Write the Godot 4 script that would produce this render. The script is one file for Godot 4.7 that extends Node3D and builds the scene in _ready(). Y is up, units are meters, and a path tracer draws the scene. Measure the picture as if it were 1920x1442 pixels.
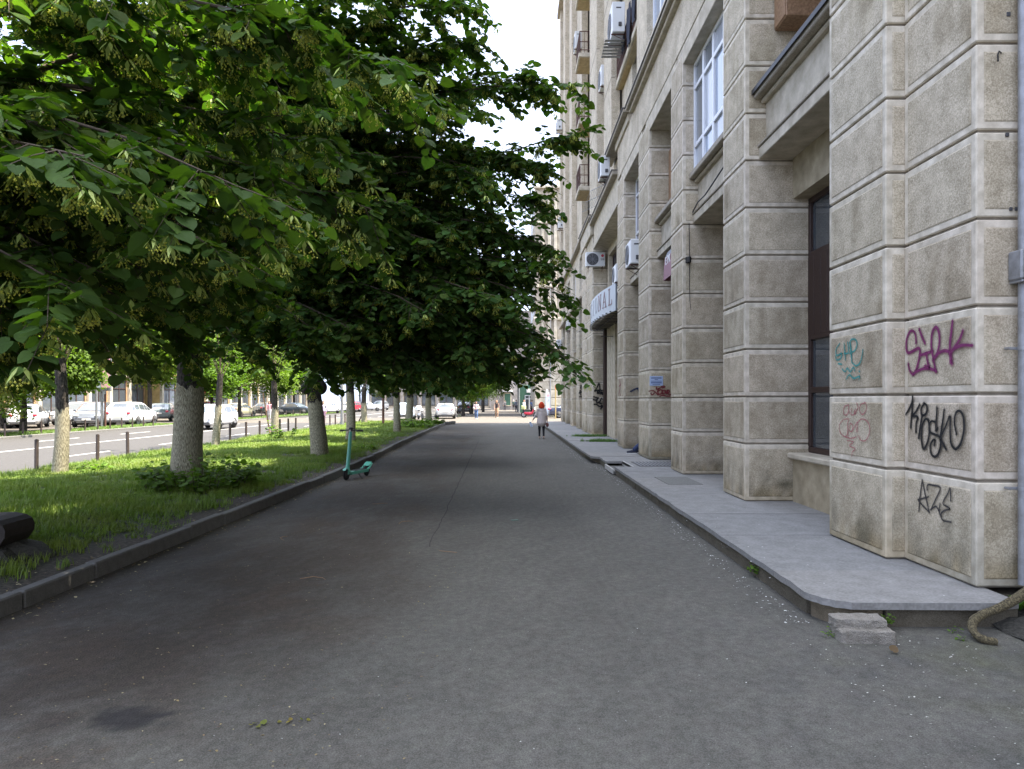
extends Node3D

# ------------------------------------------------------------------ mesh builder
class MB:
	var v := PackedVector3Array()
	var n := PackedVector3Array()
	var t := PackedVector2Array()
	var c := PackedColorArray()
	var col := Color(1, 1, 1)

	func tri3(a: Vector3, b: Vector3, d: Vector3, na: Vector3, nb: Vector3, nd: Vector3, ua: Vector2, ub: Vector2, ud: Vector2) -> void:
		# a, b, d counter-clockwise seen from outside; stored clockwise
		v.append(a); v.append(d); v.append(b)
		n.append(na); n.append(nd); n.append(nb)
		t.append(ua); t.append(ud); t.append(ub)
		c.append(col); c.append(col); c.append(col)

	func tri(a: Vector3, b: Vector3, d: Vector3) -> void:
		var nn := (b - a).cross(d - a)
		if nn.length_squared() < 1e-16:
			return
		nn = nn.normalized()
		tri3(a, b, d, nn, nn, nn, Vector2.ZERO, Vector2((b - a).length(), 0), Vector2((d - a).length(), (d - a).length()))

	func quad(a: Vector3, b: Vector3, d: Vector3, e: Vector3) -> void:
		var nn := (b - a).cross(e - a)
		if nn.length_squared() < 1e-16:
			nn = (d - b).cross(e - b)
		nn = nn.normalized()
		var w := (b - a).length()
		var h := (e - a).length()
		tri3(a, b, d, nn, nn, nn, Vector2(0, 0), Vector2(w, 0), Vector2(w, h))
		tri3(a, d, e, nn, nn, nn, Vector2(0, 0), Vector2(w, h), Vector2(0, h))

	func quadn(a: Vector3, b: Vector3, d: Vector3, e: Vector3, na: Vector3, nb: Vector3, nd: Vector3, ne: Vector3, ua: Vector2, ub: Vector2, ud: Vector2, ue: Vector2) -> void:
		tri3(a, b, d, na, nb, nd, ua, ub, ud)
		tri3(a, d, e, na, nd, ne, ua, ud, ue)

	func box(o: Vector3, s: Vector3, bv := 0.0, bs := Basis()) -> void:
		var h := s * 0.5
		if bv <= 0.0:
			var p := []
			for i in 8:
				p.append(o + bs * Vector3(h.x if i & 1 else -h.x, h.y if i & 2 else -h.y, h.z if i & 4 else -h.z))
			quad(p[4], p[5], p[7], p[6]); quad(p[1], p[0], p[2], p[3])
			quad(p[5], p[1], p[3], p[7]); quad(p[0], p[4], p[6], p[2])
			quad(p[6], p[7], p[3], p[2]); quad(p[0], p[1], p[5], p[4])
			return
		bv = minf(bv, minf(h.x, minf(h.y, h.z)) * 0.95)
		var q := {}
		for i in 8:
			var sg := Vector3(1 if i & 1 else -1, 1 if i & 2 else -1, 1 if i & 4 else -1)
			for ax in 3:
				var w := h - Vector3(bv, bv, bv)
				w[ax] = h[ax]
				q[i * 3 + ax] = o + bs * (w * sg)
		var fl := [[2, 4, 5, 7, 6], [2, 1, 0, 2, 3], [0, 5, 1, 3, 7], [0, 0, 4, 6, 2], [1, 6, 7, 3, 2], [1, 0, 1, 5, 4]]
		for f in fl:
			quad(q[f[1] * 3 + f[0]], q[f[2] * 3 + f[0]], q[f[3] * 3 + f[0]], q[f[4] * 3 + f[0]])
		for i in 8:
			for ax in 3:
				if i & (1 << ax):
					continue
				var j := i | (1 << ax)
				var u := (ax + 1) % 3
				var w2 := (ax + 2) % 3
				_oriented([q[i * 3 + u], q[j * 3 + u], q[j * 3 + w2], q[i * 3 + w2]], o)
			_oriented([q[i * 3], q[i * 3 + 1], q[i * 3 + 2]], o)

	func _oriented(p: Array, o: Vector3) -> void:
		var nn: Vector3 = (p[1] - p[0]).cross(p[2] - p[0])
		var out: bool = nn.dot(p[0] - o) > 0
		if p.size() == 3:
			if out: tri(p[0], p[1], p[2])
			else: tri(p[0], p[2], p[1])
		else:
			if out: quad(p[0], p[1], p[2], p[3])
			else: quad(p[0], p[3], p[2], p[1])

	# box by its limits; d is the distance ahead of the origin (z = -d)
	func lim(x0: float, x1: float, y0: float, y1: float, d0: float, d1: float, bv := 0.0) -> void:
		box(Vector3((x0 + x1) / 2, (y0 + y1) / 2, -(d0 + d1) / 2), Vector3(x1 - x0, y1 - y0, d1 - d0), bv)

	func tube(p: Array, r: Array, sides := 8, cap := true, vs := 1.0, seedn := 0.0) -> void:
		var k := p.size()
		var rings := []
		var nr := []
		var up := Vector3.UP
		var lens := 0.0
		var ls := []
		var pu := Vector3.ZERO
		for i in k:
			var tg: Vector3 = (p[mini(i + 1, k - 1)] - p[maxi(i - 1, 0)])
			if tg.length_squared() < 1e-14:
				tg = Vector3.UP
			tg = tg.normalized()
			var u: Vector3
			if i == 0:
				u = tg.cross(Vector3.RIGHT if absf(tg.x) < 0.8 else Vector3.FORWARD).normalized()
			else:
				u = (pu - tg * pu.dot(tg))
				u = u.normalized() if u.length_squared() > 1e-8 else tg.cross(Vector3.UP).normalized()
			pu = u
			var w := tg.cross(u)
			var ring := []
			var nm := []
			for j in sides + 1:
				var a := TAU * j / sides
				var dir := u * cos(a) + w * sin(a)
				var rr: float = r[i]
				if seedn != 0.0:
					rr *= 1.0 + 0.07 * sin(a * 3.0 + p[i].y * 2.2 + seedn) + 0.04 * sin(a * 5.0 - p[i].y * 3.1 + seedn * 2.0)
				ring.append(p[i] + dir * rr)
				nm.append(dir)
			rings.append(ring)
			nr.append(nm)
			if i > 0:
				lens += (p[i] - p[i - 1]).length()
			ls.append(lens * vs)
		for i in k - 1:
			for j in sides:
				quadn(rings[i][j], rings[i][j + 1], rings[i + 1][j + 1], rings[i + 1][j], nr[i][j], nr[i][j + 1], nr[i + 1][j + 1], nr[i + 1][j],
					Vector2(float(j) / sides, ls[i]), Vector2(float(j + 1) / sides, ls[i]), Vector2(float(j + 1) / sides, ls[i + 1]), Vector2(float(j) / sides, ls[i + 1]))
		if cap:
			for j in sides:
				tri(p[0], rings[0][j + 1], rings[0][j])
				tri(p[k - 1], rings[k - 1][j], rings[k - 1][j + 1])

	# vertical prism over a polygon of Vector2(x, d), counter-clockwise seen from above in (x, -z)
	func prism(poly: Array, y0: float, y1: float) -> void:
		var pk := PackedVector2Array(poly)
		var cw := Geometry2D.is_polygon_clockwise(pk)
		if cw:
			poly = poly.duplicate(); poly.reverse(); pk = PackedVector2Array(poly)
		var ix := Geometry2D.triangulate_polygon(pk)
		for i in range(0, ix.size(), 3):
			var a := pk[ix[i]]; var b := pk[ix[i + 1]]; var d := pk[ix[i + 2]]
			if (b - a).cross(d - a) < 0:
				var sw := b; b = d; d = sw
			tri(Vector3(a.x, y1, -a.y), Vector3(b.x, y1, -b.y), Vector3(d.x, y1, -d.y))
			tri(Vector3(a.x, y0, -a.y), Vector3(d.x, y0, -d.y), Vector3(b.x, y0, -b.y))
		for i in pk.size():
			var a := pk[i]; var b := pk[(i + 1) % pk.size()]
			quad(Vector3(a.x, y0, -a.y), Vector3(b.x, y0, -b.y), Vector3(b.x, y1, -b.y), Vector3(a.x, y1, -a.y))

	func ball(o: Vector3, s: Vector3, nu := 10, nv := 6) -> void:
		for i in nv:
			for j in nu:
				var q := []
				for k in [[i, j], [i, j + 1], [i + 1, j + 1], [i + 1, j]]:
					var th: float = PI * k[0] / nv
					var ph: float = TAU * k[1] / nu
					q.append(Vector3(sin(th) * cos(ph), cos(th), sin(th) * sin(ph)))
				quadn(o + q[0] * s, o + q[1] * s, o + q[2] * s, o + q[3] * s, q[0], q[1], q[2], q[3], Vector2(j, i), Vector2(j + 1, i), Vector2(j + 1, i + 1), Vector2(j, i + 1))

	# ribbon along 3D points lying on a plane with normal nn
	func ribbon(p: Array, w: float, nn: Vector3, taper := 0.0) -> void:
		var k := p.size()
		var L := []
		var R := []
		for i in k:
			var tg: Vector3 = (p[mini(i + 1, k - 1)] - p[maxi(i - 1, 0)]).normalized()
			var sd := nn.cross(tg).normalized()
			var ww := w * (1.0 - taper * absf(2.0 * i / maxf(1.0, k - 1) - 1.0))
			L.append(p[i] + sd * ww * 0.5)
			R.append(p[i] - sd * ww * 0.5)
		for i in k - 1:
			quad(R[i], R[i + 1], L[i + 1], L[i])
		for e in [0, k - 1]:
			var ax: Vector3 = (L[e] - p[e])
			var ay := nn.cross(ax)
			for j in 8:
				var a := TAU * j / 8; var b := TAU * (j + 1) / 8
				tri(p[e] + nn * 0.0004, p[e] + nn * 0.0004 + ax * cos(a) + ay * sin(a), p[e] + nn * 0.0004 + ax * cos(b) + ay * sin(b))

	func into(am: ArrayMesh, m: Material) -> void:
		if v.is_empty():
			return
		var a := []
		a.resize(Mesh.ARRAY_MAX)
		a[Mesh.ARRAY_VERTEX] = v
		a[Mesh.ARRAY_NORMAL] = n
		a[Mesh.ARRAY_TEX_UV] = t
		a[Mesh.ARRAY_COLOR] = c
		am.add_surface_from_arrays(Mesh.PRIMITIVE_TRIANGLES, a)
		am.surface_set_material(am.get_surface_count() - 1, m)

# ------------------------------------------------------------------ naming and tagging
var taken := {}
var M := {}
var TX := {}

func numbered(s: String) -> String:
	if not taken.has(s):
		taken[s] = 0
		return s
	taken[s] += 1
	return "%s_%03d" % [s, taken[s]]

func tag(o: Node, label: String, category: String, group := "") -> Node:
	o.set_meta("label", label)
	o.set_meta("category", category)
	if group != "":
		o.set_meta("group", group)
	return o

func thing(called: String, label: String, category: String, at := Vector3.ZERO, yaw := 0.0, group := "") -> Node3D:
	var o := Node3D.new()
	o.name = numbered(called)
	add_child(o)
	o.position = at
	o.rotation.y = yaw
	tag(o, label, category, group)
	return o

func mesh_of(parts: Array) -> ArrayMesh:   # [mb, mat, mb, mat ...]
	var am := ArrayMesh.new()
	for i in range(0, parts.size(), 2):
		parts[i].into(am, parts[i + 1])
	return am

func part(called: String, parent: Node, parts: Array, label := "") -> MeshInstance3D:
	var o := MeshInstance3D.new()
	o.mesh = mesh_of(parts)
	if parent == self:
		o.name = numbered(called)
		add_child(o)
	else:
		var nm := called
		var k := 0
		while parent.has_node(nm):
			k += 1
			nm = "%s_%03d" % [called, k]
		o.name = nm
		parent.add_child(o)
	if label != "":
		o.set_meta("label", label)
	return o

# quicker naming for parents with very many children
var kidcount := {}
func kid(called: String, parent: Node, o: Node) -> Node:
	var key := str(parent.get_instance_id()) + called
	var k: int = kidcount.get(key, 0)
	o.name = called if k == 0 else "%s_%03d" % [called, k]
	kidcount[key] = k + 1
	parent.add_child(o)
	return o

func pivot(called: String, parent: Node, at := Vector3.ZERO, yaw := 0.0) -> Node3D:
	var o := Node3D.new()
	kid(called, parent, o)
	o.position = at
	o.rotation.y = yaw
	return o

func piece(called: String, parent: Node, parts: Array, label := "") -> MeshInstance3D:
	var o := MeshInstance3D.new()
	o.mesh = mesh_of(parts)
	kid(called, parent, o)
	if label != "":
		o.set_meta("label", label)
	return o

func struct(called: String, parts: Array, parent: Node = self) -> MeshInstance3D:
	var o := part(called, parent, parts)
	if parent == self:
		o.set_meta("kind", "structure")
	return o

func boxmesh(x0: float, x1: float, y0: float, y1: float, d0: float, d1: float, m: Material, bv := 0.0) -> Array:
	var b := MB.new()
	b.lim(x0, x1, y0, y1, d0, d1, bv)
	return [b, m]

func multi(called: String, parent: Node, mesh: Mesh, buf: PackedFloat32Array, colors := true) -> MultiMeshInstance3D:
	var mm := MultiMesh.new()
	mm.transform_format = MultiMesh.TRANSFORM_3D
	mm.use_colors = colors
	mm.mesh = mesh
	mm.instance_count = buf.size() / (16 if colors else 12)
	mm.buffer = buf
	var o := MultiMeshInstance3D.new()
	o.multimesh = mm
	if parent == self:
		o.name = numbered(called)
		add_child(o)
	else:
		kid(called, parent, o)
	o.set_meta("kind", "stuff")
	return o

func put12(buf: PackedFloat32Array, b: Basis, o: Vector3, col: Color) -> void:
	buf.append_array(PackedFloat32Array([b.x.x, b.y.x, b.z.x, o.x, b.x.y, b.y.y, b.z.y, o.y, b.x.z, b.y.z, b.z.z, o.z, col.r, col.g, col.b, 1.0]))

# ------------------------------------------------------------------ textures and materials
func noise_bytes(size: int, sd: int, freq: float, oct: int, type := FastNoiseLite.TYPE_SIMPLEX_SMOOTH) -> PackedByteArray:
	var f := FastNoiseLite.new()
	f.seed = sd
	f.noise_type = type
	f.frequency = freq
	f.fractal_octaves = oct
	f.fractal_type = FastNoiseLite.FRACTAL_FBM if oct > 1 else FastNoiseLite.FRACTAL_NONE
	if type == FastNoiseLite.TYPE_CELLULAR:
		f.cellular_return_type = FastNoiseLite.RETURN_DISTANCE
	var im := f.get_seamless_image(size, size)
	im.convert(Image.FORMAT_L8)
	return im.get_data()

# layers: [seed, freq, octaves, weight, type, power]; value 0..1 runs from colour lo to colour hi (sRGB)
func tex(size: int, layers: Array, lo: Color, hi: Color, bias := 0.5) -> ImageTexture:
	var nb := []
	for l in layers:
		nb.append(noise_bytes(size, l[0], l[1], l[2], l[4] if l.size() > 4 else FastNoiseLite.TYPE_SIMPLEX_SMOOTH))
	var acc := PackedFloat32Array()
	acc.resize(size * size)
	acc.fill(bias)
	for k in layers.size():
		var w: float = layers[k][3]
		var lut := PackedFloat32Array()
		var pw: float = layers[k][5] if layers[k].size() > 5 else 1.0
		for i in 256:
			lut.append(w * (pow(i / 255.0, pw) - pow(0.5, pw)))
		var a: PackedByteArray = nb[k]
		for i in size * size:
			acc[i] += lut[a[i]]
	var out := PackedByteArray()
	out.resize(size * size * 3)
	var lr := lo.r * 255.0; var lg := lo.g * 255.0; var lb := lo.b * 255.0
	var dr := (hi.r - lo.r) * 255.0; var dg := (hi.g - lo.g) * 255.0; var db := (hi.b - lo.b) * 255.0
	for i in size * size:
		var x := clampf(acc[i], 0.0, 1.0)
		out[i * 3] = int(lr + dr * x)
		out[i * 3 + 1] = int(lg + dg * x)
		out[i * 3 + 2] = int(lb + db * x)
	var im := Image.create_from_data(size, size, false, Image.FORMAT_RGB8, out)
	im.generate_mipmaps()
	return ImageTexture.create_from_image(im)

func lin(r: float, g: float, b: float) -> Color:
	return Color(r, g, b).linear_to_srgb()

func mat(c: Color, rough := 0.8, vc := false) -> StandardMaterial3D:
	var m := StandardMaterial3D.new()
	m.albedo_color = c
	m.roughness = rough
	m.vertex_color_use_as_albedo = vc
	return m

func tmat(c: Color, t: Texture2D, scale: float, rough := 0.85, vc := false, relief := 0.0, rt: Texture2D = null) -> StandardMaterial3D:
	var m := mat(c, rough, vc)
	m.albedo_texture = t
	m.uv1_triplanar = true
	m.uv1_world_triplanar = true
	m.uv1_scale = Vector3(scale, scale, scale)
	if relief > 0.0:
		m.heightmap_enabled = true
		m.heightmap_texture = rt if rt else t
		m.heightmap_scale = relief
		m.heightmap_flip_texture = true
	return m

func textures() -> void:
	var W := FastNoiseLite.TYPE_VALUE
	var C := FastNoiseLite.TYPE_CELLULAR
	TX.asphalt = tex(1024, [[1, 0.26, 1, 0.6, W], [2, 0.17, 2, 0.35], [3, 0.012, 4, 0.35]], Color(0.50, 0.49, 0.48), Color(1, 1, 1), 0.6)
	TX.asphalt_h = tex(512, [[4, 0.3, 1, 0.7, W], [5, 0.14, 2, 0.6]], Color(0, 0, 0), Color(1, 1, 1))
	TX.render = tex(1024, [[6, 0.24, 1, 0.6, W], [7, 0.006, 4, 0.4], [8, 0.05, 3, 0.3]], Color(0.60, 0.585, 0.545), Color(1, 1, 1), 0.74)
	TX.render_h = tex(512, [[9, 0.3, 1, 0.5, W], [10, 0.12, 3, 0.8]], Color(0, 0, 0), Color(1, 1, 1))
	TX.plain = tex(512, [[11, 0.01, 5, 0.9], [12, 0.2, 2, 0.25, W]], Color(0.76, 0.75, 0.72), Color(1, 1, 1), 0.6)
	TX.concrete = tex(512, [[13, 0.012, 5, 0.5], [14, 0.3, 1, 0.5, W]], Color(0.72, 0.72, 0.71), Color(1, 1, 1), 0.55)
	TX.soil = tex(512, [[15, 0.03, 5, 1.2], [16, 0.3, 1, 0.5, W]], Color(0.45, 0.45, 0.45), Color(1, 1, 1))
	TX.bark = tex(512, [[17, 0.035, 4, 1.6], [18, 0.12, 2, 0.7]], Color(0.3, 0.29, 0.28), Color(1, 1, 1), 0.55)
	TX.wash = tex(512, [[19, 0.05, 4, 1.7], [20, 0.2, 2, 0.7]], Color(0.42, 0.385, 0.31), Color(1, 1, 0.96), 0.66)
	TX.wood = tex(256, [[21, 0.05, 4, 0.9], [22, 0.2, 2, 0.4]], Color(0.7, 0.66, 0.62), Color(1, 1, 1), 0.55)
	TX.cloth = tex(256, [[23, 0.4, 1, 0.5, W], [24, 0.03, 3, 0.5]], Color(0.75, 0.75, 0.75), Color(1, 1, 1), 0.6)

func materials() -> void:
	M.asphalt = tmat(Color(1, 1, 1), TX.asphalt, 0.8, 0.92, true, 0.25, TX.asphalt_h)
	M.road = tmat(lin(0.07, 0.066, 0.064), TX.asphalt, 0.5, 0.9)
	M.crossing = tmat(lin(0.14, 0.122, 0.102), TX.asphalt, 0.5, 0.9)
	M.ground = tmat(lin(0.13, 0.125, 0.115), TX.soil, 0.3, 0.95)
	M.soil = tmat(Color(1, 1, 1), TX.soil, 0.9, 0.95, true, 0.8)
	M.kerb = tmat(lin(0.17, 0.165, 0.155), TX.concrete, 0.9, 0.9, false, 0.15)
	M.slab = tmat(lin(0.30, 0.295, 0.29), TX.concrete, 0.45, 0.85)
	M.slab_b = tmat(lin(0.28, 0.277, 0.275), TX.concrete, 0.41, 0.85)
	M.slab_c = tmat(lin(0.315, 0.305, 0.295), TX.concrete, 0.49, 0.85)
	M.riser = tmat(lin(0.125, 0.108, 0.08), TX.render, 0.8, 0.92, false, 0.3, TX.render_h)
	M.far_soil = tmat(lin(0.08, 0.10, 0.03), TX.soil, 0.6, 0.95)
	M.broken2 = tmat(lin(0.2, 0.2, 0.19), TX.render, 2.5, 0.9)
	M.crumbled = tmat(lin(0.2, 0.165, 0.115), TX.render, 1.3, 0.95, false, 1.2)
	M.broken = tmat(lin(0.33, 0.305, 0.27), TX.render, 1.3, 0.95, false, 1.2, TX.render_h)
	M.border = tmat(lin(0.78, 0.705, 0.59), TX.plain, 0.9, 0.85, true, 0.05)
	M.panel = tmat(lin(0.62, 0.54, 0.415), TX.render, 0.55, 0.93, true, 0.25, TX.render_h)
	M.joint = tmat(lin(0.36, 0.32, 0.265), TX.plain, 0.9, 0.95)
	M.wall = tmat(lin(0.66, 0.585, 0.465), TX.render, 0.33, 0.92, true, 0.12, TX.render_h)
	M.beam = tmat(lin(0.58, 0.52, 0.42), TX.plain, 0.5, 0.9, false, 0.05)
	M.cornice = tmat(lin(0.42, 0.375, 0.31), TX.render, 0.6, 0.9, false, 0.15)
	M.ochre = tmat(lin(0.55, 0.42, 0.24), TX.render, 0.5, 0.92)
	M.stone_strip = tmat(lin(0.62, 0.55, 0.43), TX.plain, 0.7, 0.85)
	M.brown_wood = tmat(lin(0.055, 0.03, 0.024), TX.wood, 2.0, 0.6)
	M.cabinet = tmat(lin(0.38, 0.235, 0.135), TX.wood, 1.2, 0.6)
	M.pvc = mat(lin(0.72, 0.74, 0.78), 0.35)
	M.glass = mat(lin(0.06, 0.07, 0.08), 0.06)
	M.glass.metallic_specular = 0.9
	M.curtain = tmat(lin(0.5, 0.52, 0.55), TX.cloth, 2.0, 0.9)
	M.ochre_wall = tmat(lin(0.44, 0.37, 0.255), TX.plain, 0.6, 0.92)
	M.dull_glass = mat(lin(0.17, 0.185, 0.20), 0.06)
	M.curtain_glass = mat(lin(0.42, 0.45, 0.5), 0.08)
	M.sky_glass = mat(lin(0.30, 0.36, 0.46), 0.05)
	M.sky_glass.metallic_specular = 0.9
	M.brown_glass = mat(lin(0.12, 0.085, 0.075), 0.1)
	M.poster_blue = mat(lin(0.42, 0.52, 0.58), 0.5)
	M.poster_pink = mat(lin(0.62, 0.36, 0.38), 0.5)
	M.poster_red = mat(lin(0.5, 0.2, 0.2), 0.5)
	M.poster_brick = mat(lin(0.42, 0.12, 0.09), 0.6)
	M.navy = mat(lin(0.022, 0.026, 0.045), 0.9)
	M.sign_board = mat(lin(0.50, 0.54, 0.58), 0.45)
	M.sign_red = mat(lin(0.25, 0.16, 0.17), 0.5)
	M.maroon = mat(lin(0.26, 0.11, 0.14), 0.6)
	M.awn_dark = mat(lin(0.13, 0.14, 0.16), 0.5)
	M.plaque = mat(lin(0.42, 0.53, 0.75), 0.4)
	M.plaque_ink = mat(lin(0.06, 0.09, 0.25), 0.5)
	M.brass = mat(lin(0.5, 0.33, 0.14), 0.35)
	M.vine = tmat(lin(0.2, 0.165, 0.09), TX.bark, 3.0, 0.95, false, 0.6)
	M.flag_blue = mat(lin(0.5, 0.58, 0.72), 0.7)
	M.orange = mat(lin(0.7, 0.2, 0.06), 0.6)
	M.bag = mat(lin(0.11, 0.035, 0.03), 0.5)
	M.denim = tmat(lin(0.035, 0.055, 0.14), TX.cloth, 2.5, 0.9)
	M.bag_yellow = mat(lin(0.5, 0.55, 0.25), 0.5)
	M.dark = mat(lin(0.03, 0.03, 0.032), 0.7)
	M.black = mat(lin(0.012, 0.012, 0.013), 0.5)
	M.rubber = mat(lin(0.018, 0.018, 0.019), 0.8)
	M.metal = mat(lin(0.32, 0.33, 0.35), 0.45)
	M.metal.metallic = 0.6
	M.zinc = tmat(lin(0.36, 0.37, 0.40), TX.plain, 1.5, 0.5)
	M.zinc.metallic = 0.4
	M.flash = mat(lin(0.09, 0.08, 0.075), 0.6)
	M.ac = mat(lin(0.66, 0.67, 0.67), 0.45)
	M.ac_dark = mat(lin(0.06, 0.06, 0.065), 0.6)
	M.red = mat(lin(0.5, 0.03, 0.06), 0.4)
	M.white = mat(lin(0.75, 0.75, 0.75), 0.5)
	M.paint = tmat(lin(0.72, 0.71, 0.68), TX.asphalt, 0.8, 0.8)
	M.rust = tmat(lin(0.12, 0.055, 0.04), TX.plain, 2.0, 0.7)
	M.bollard = tmat(lin(0.075, 0.055, 0.05), TX.plain, 2.0, 0.55)
	M.bark = tmat(lin(0.085, 0.072, 0.06), TX.bark, 1.0, 0.95, false, 1.6)
	M.bark.uv1_scale = Vector3(1.6, 0.4, 1.6)
	M.wash = tmat(lin(0.46, 0.43, 0.35), TX.wash, 1.0, 0.92, false, 1.4)
	M.wash.uv1_scale = Vector3(2.4, 0.42, 2.4)
	M.twig = mat(lin(0.085, 0.062, 0.045), 0.9)
	M.leaf = mat(Color(1, 1, 1), 0.5, true)
	M.leaf.metallic_specular = 0.2
	M.leaf.backlight_enabled = true
	M.leaf.backlight = Color(0.92, 1.0, 0.42)
	M.bract = mat(Color(1, 1, 1), 0.6, true)
	M.bract.backlight_enabled = true
	M.bract.backlight = Color(0.8, 0.8, 0.4)
	M.grass = mat(Color(1, 1, 1), 0.55, true)
	M.grass.backlight_enabled = true
	M.grass.backlight = Color(0.7, 0.8, 0.3)
	M.litter = mat(Color(1, 1, 1), 0.8, true)
	M.mint = mat(lin(0.085, 0.43, 0.31), 0.35)
	M.mint.clearcoat_enabled = true
	M.bench = tmat(lin(0.035, 0.026, 0.022), TX.render, 1.2, 0.8, false, 0.2, TX.render_h)
	M.bench_leg = tmat(lin(0.11, 0.032, 0.024), TX.render, 1.2, 0.85, false, 0.2, TX.render_h)
	M.bench_base = tmat(lin(0.09, 0.085, 0.07), TX.soil, 2.0, 0.95, false, 1.2)
	M.facade_cream = tmat(lin(0.46, 0.41, 0.335), TX.plain, 0.25, 0.9)
	M.facade_orange = tmat(lin(0.45, 0.28, 0.15), TX.plain, 0.25, 0.9)
	M.facade_yellow = tmat(lin(0.5, 0.37, 0.16), TX.plain, 0.25, 0.9)
	M.facade_grey = tmat(lin(0.3, 0.28, 0.28), TX.plain, 0.25, 0.9)
	M.facade_white = tmat(lin(0.52, 0.475, 0.4), TX.plain, 0.25, 0.9)
	M.shop_green = mat(lin(0.05, 0.13, 0.09), 0.5)
	M.skin = mat(lin(0.48, 0.29, 0.20), 0.6)
	M.skin.subsurf_scatter_enabled = true
	M.skin.subsurf_scatter_strength = 0.15

# ------------------------------------------------------------------ the scene
func _ready() -> void:
	# camera: eye 1.75 m, looking straight down the street, lens shifted up a little
	var cam := Camera3D.new()
	cam.name = "camera"
	add_child(cam)
	cam.position = Vector3(0, 1.75, 0)
	var near := 0.05
	cam.set_frustum(near * 1442.0 / 1340.0, Vector2(0, near * 29.0 / 1340.0), near, 900.0)
	cam.current = true
	# sky and air
	var env := Environment.new()
	env.background_mode = Environment.BG_SKY
	var sky := Sky.new()
	var sm := PhysicalSkyMaterial.new()
	sm.turbidity = 10.0
	sm.mie_coefficient = 0.06
	sm.mie_eccentricity = 0.78
	sm.mie_color = Color(0.90, 0.85, 0.76)
	sm.ground_color = Color(0.3, 0.29, 0.27)
	sm.energy_multiplier = 3.5
	sky.sky_material = sm
	env.sky = sky
	env.tonemap_mode = Environment.TONE_MAPPER_LINEAR
	env.tonemap_exposure = 8.8
	env.sdfgi_enabled = true
	env.ssao_enabled = true
	env.ssil_enabled = true
	var we := WorldEnvironment.new()
	we.name = "world"
	we.environment = env
	add_child(we)
	# sun: high, from the right over the roof
	var sun := DirectionalLight3D.new()
	sun.name = "sun"
	add_child(sun)
	var el := deg_to_rad(69.5)
	var to_sun := Vector3(0.985 * cos(el), sin(el), 0.17 * cos(el))
	sun.look_at_from_position(Vector3.ZERO, -to_sun, Vector3.FORWARD)
	sun.light_energy = 0.8
	sun.light_color = Color(1.0, 0.955, 0.88)
	sun.light_angular_distance = 0.5
	sun.shadow_enabled = true

	textures()
	materials()
	ground_and_paths()
	raised_pavement()
	apartment_building()
	far_buildings()
	trees()
	grass_and_plants()
	street_furniture()
	cars()
	people()
	litter()

# ------------------------------------------------------------------ ground, walkway, kerbs, roads
var N1 := FastNoiseLite.new()
var N2 := FastNoiseLite.new()

func ns(x: float, y: float, z := 0.0) -> float:   # about -1..1
	return clampf(N1.get_noise_3d(x, y, z) * 1.7, -1.0, 1.0)

func kerb_x(d: float) -> float:
	var pts := [[-6.0, -4.2], [4.0, -4.14], [8.0, -4.06], [16.0, -3.93], [22.0, -4.05], [28.0, -4.28], [40.0, -4.52], [50.0, -4.66], [60.0, -4.72]]
	for i in pts.size() - 1:
		if d <= pts[i + 1][0]:
			var f: float = (d - pts[i][0]) / (pts[i + 1][0] - pts[i][0])
			return lerpf(pts[i][1], pts[i + 1][1], f)
	return -4.7

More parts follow.
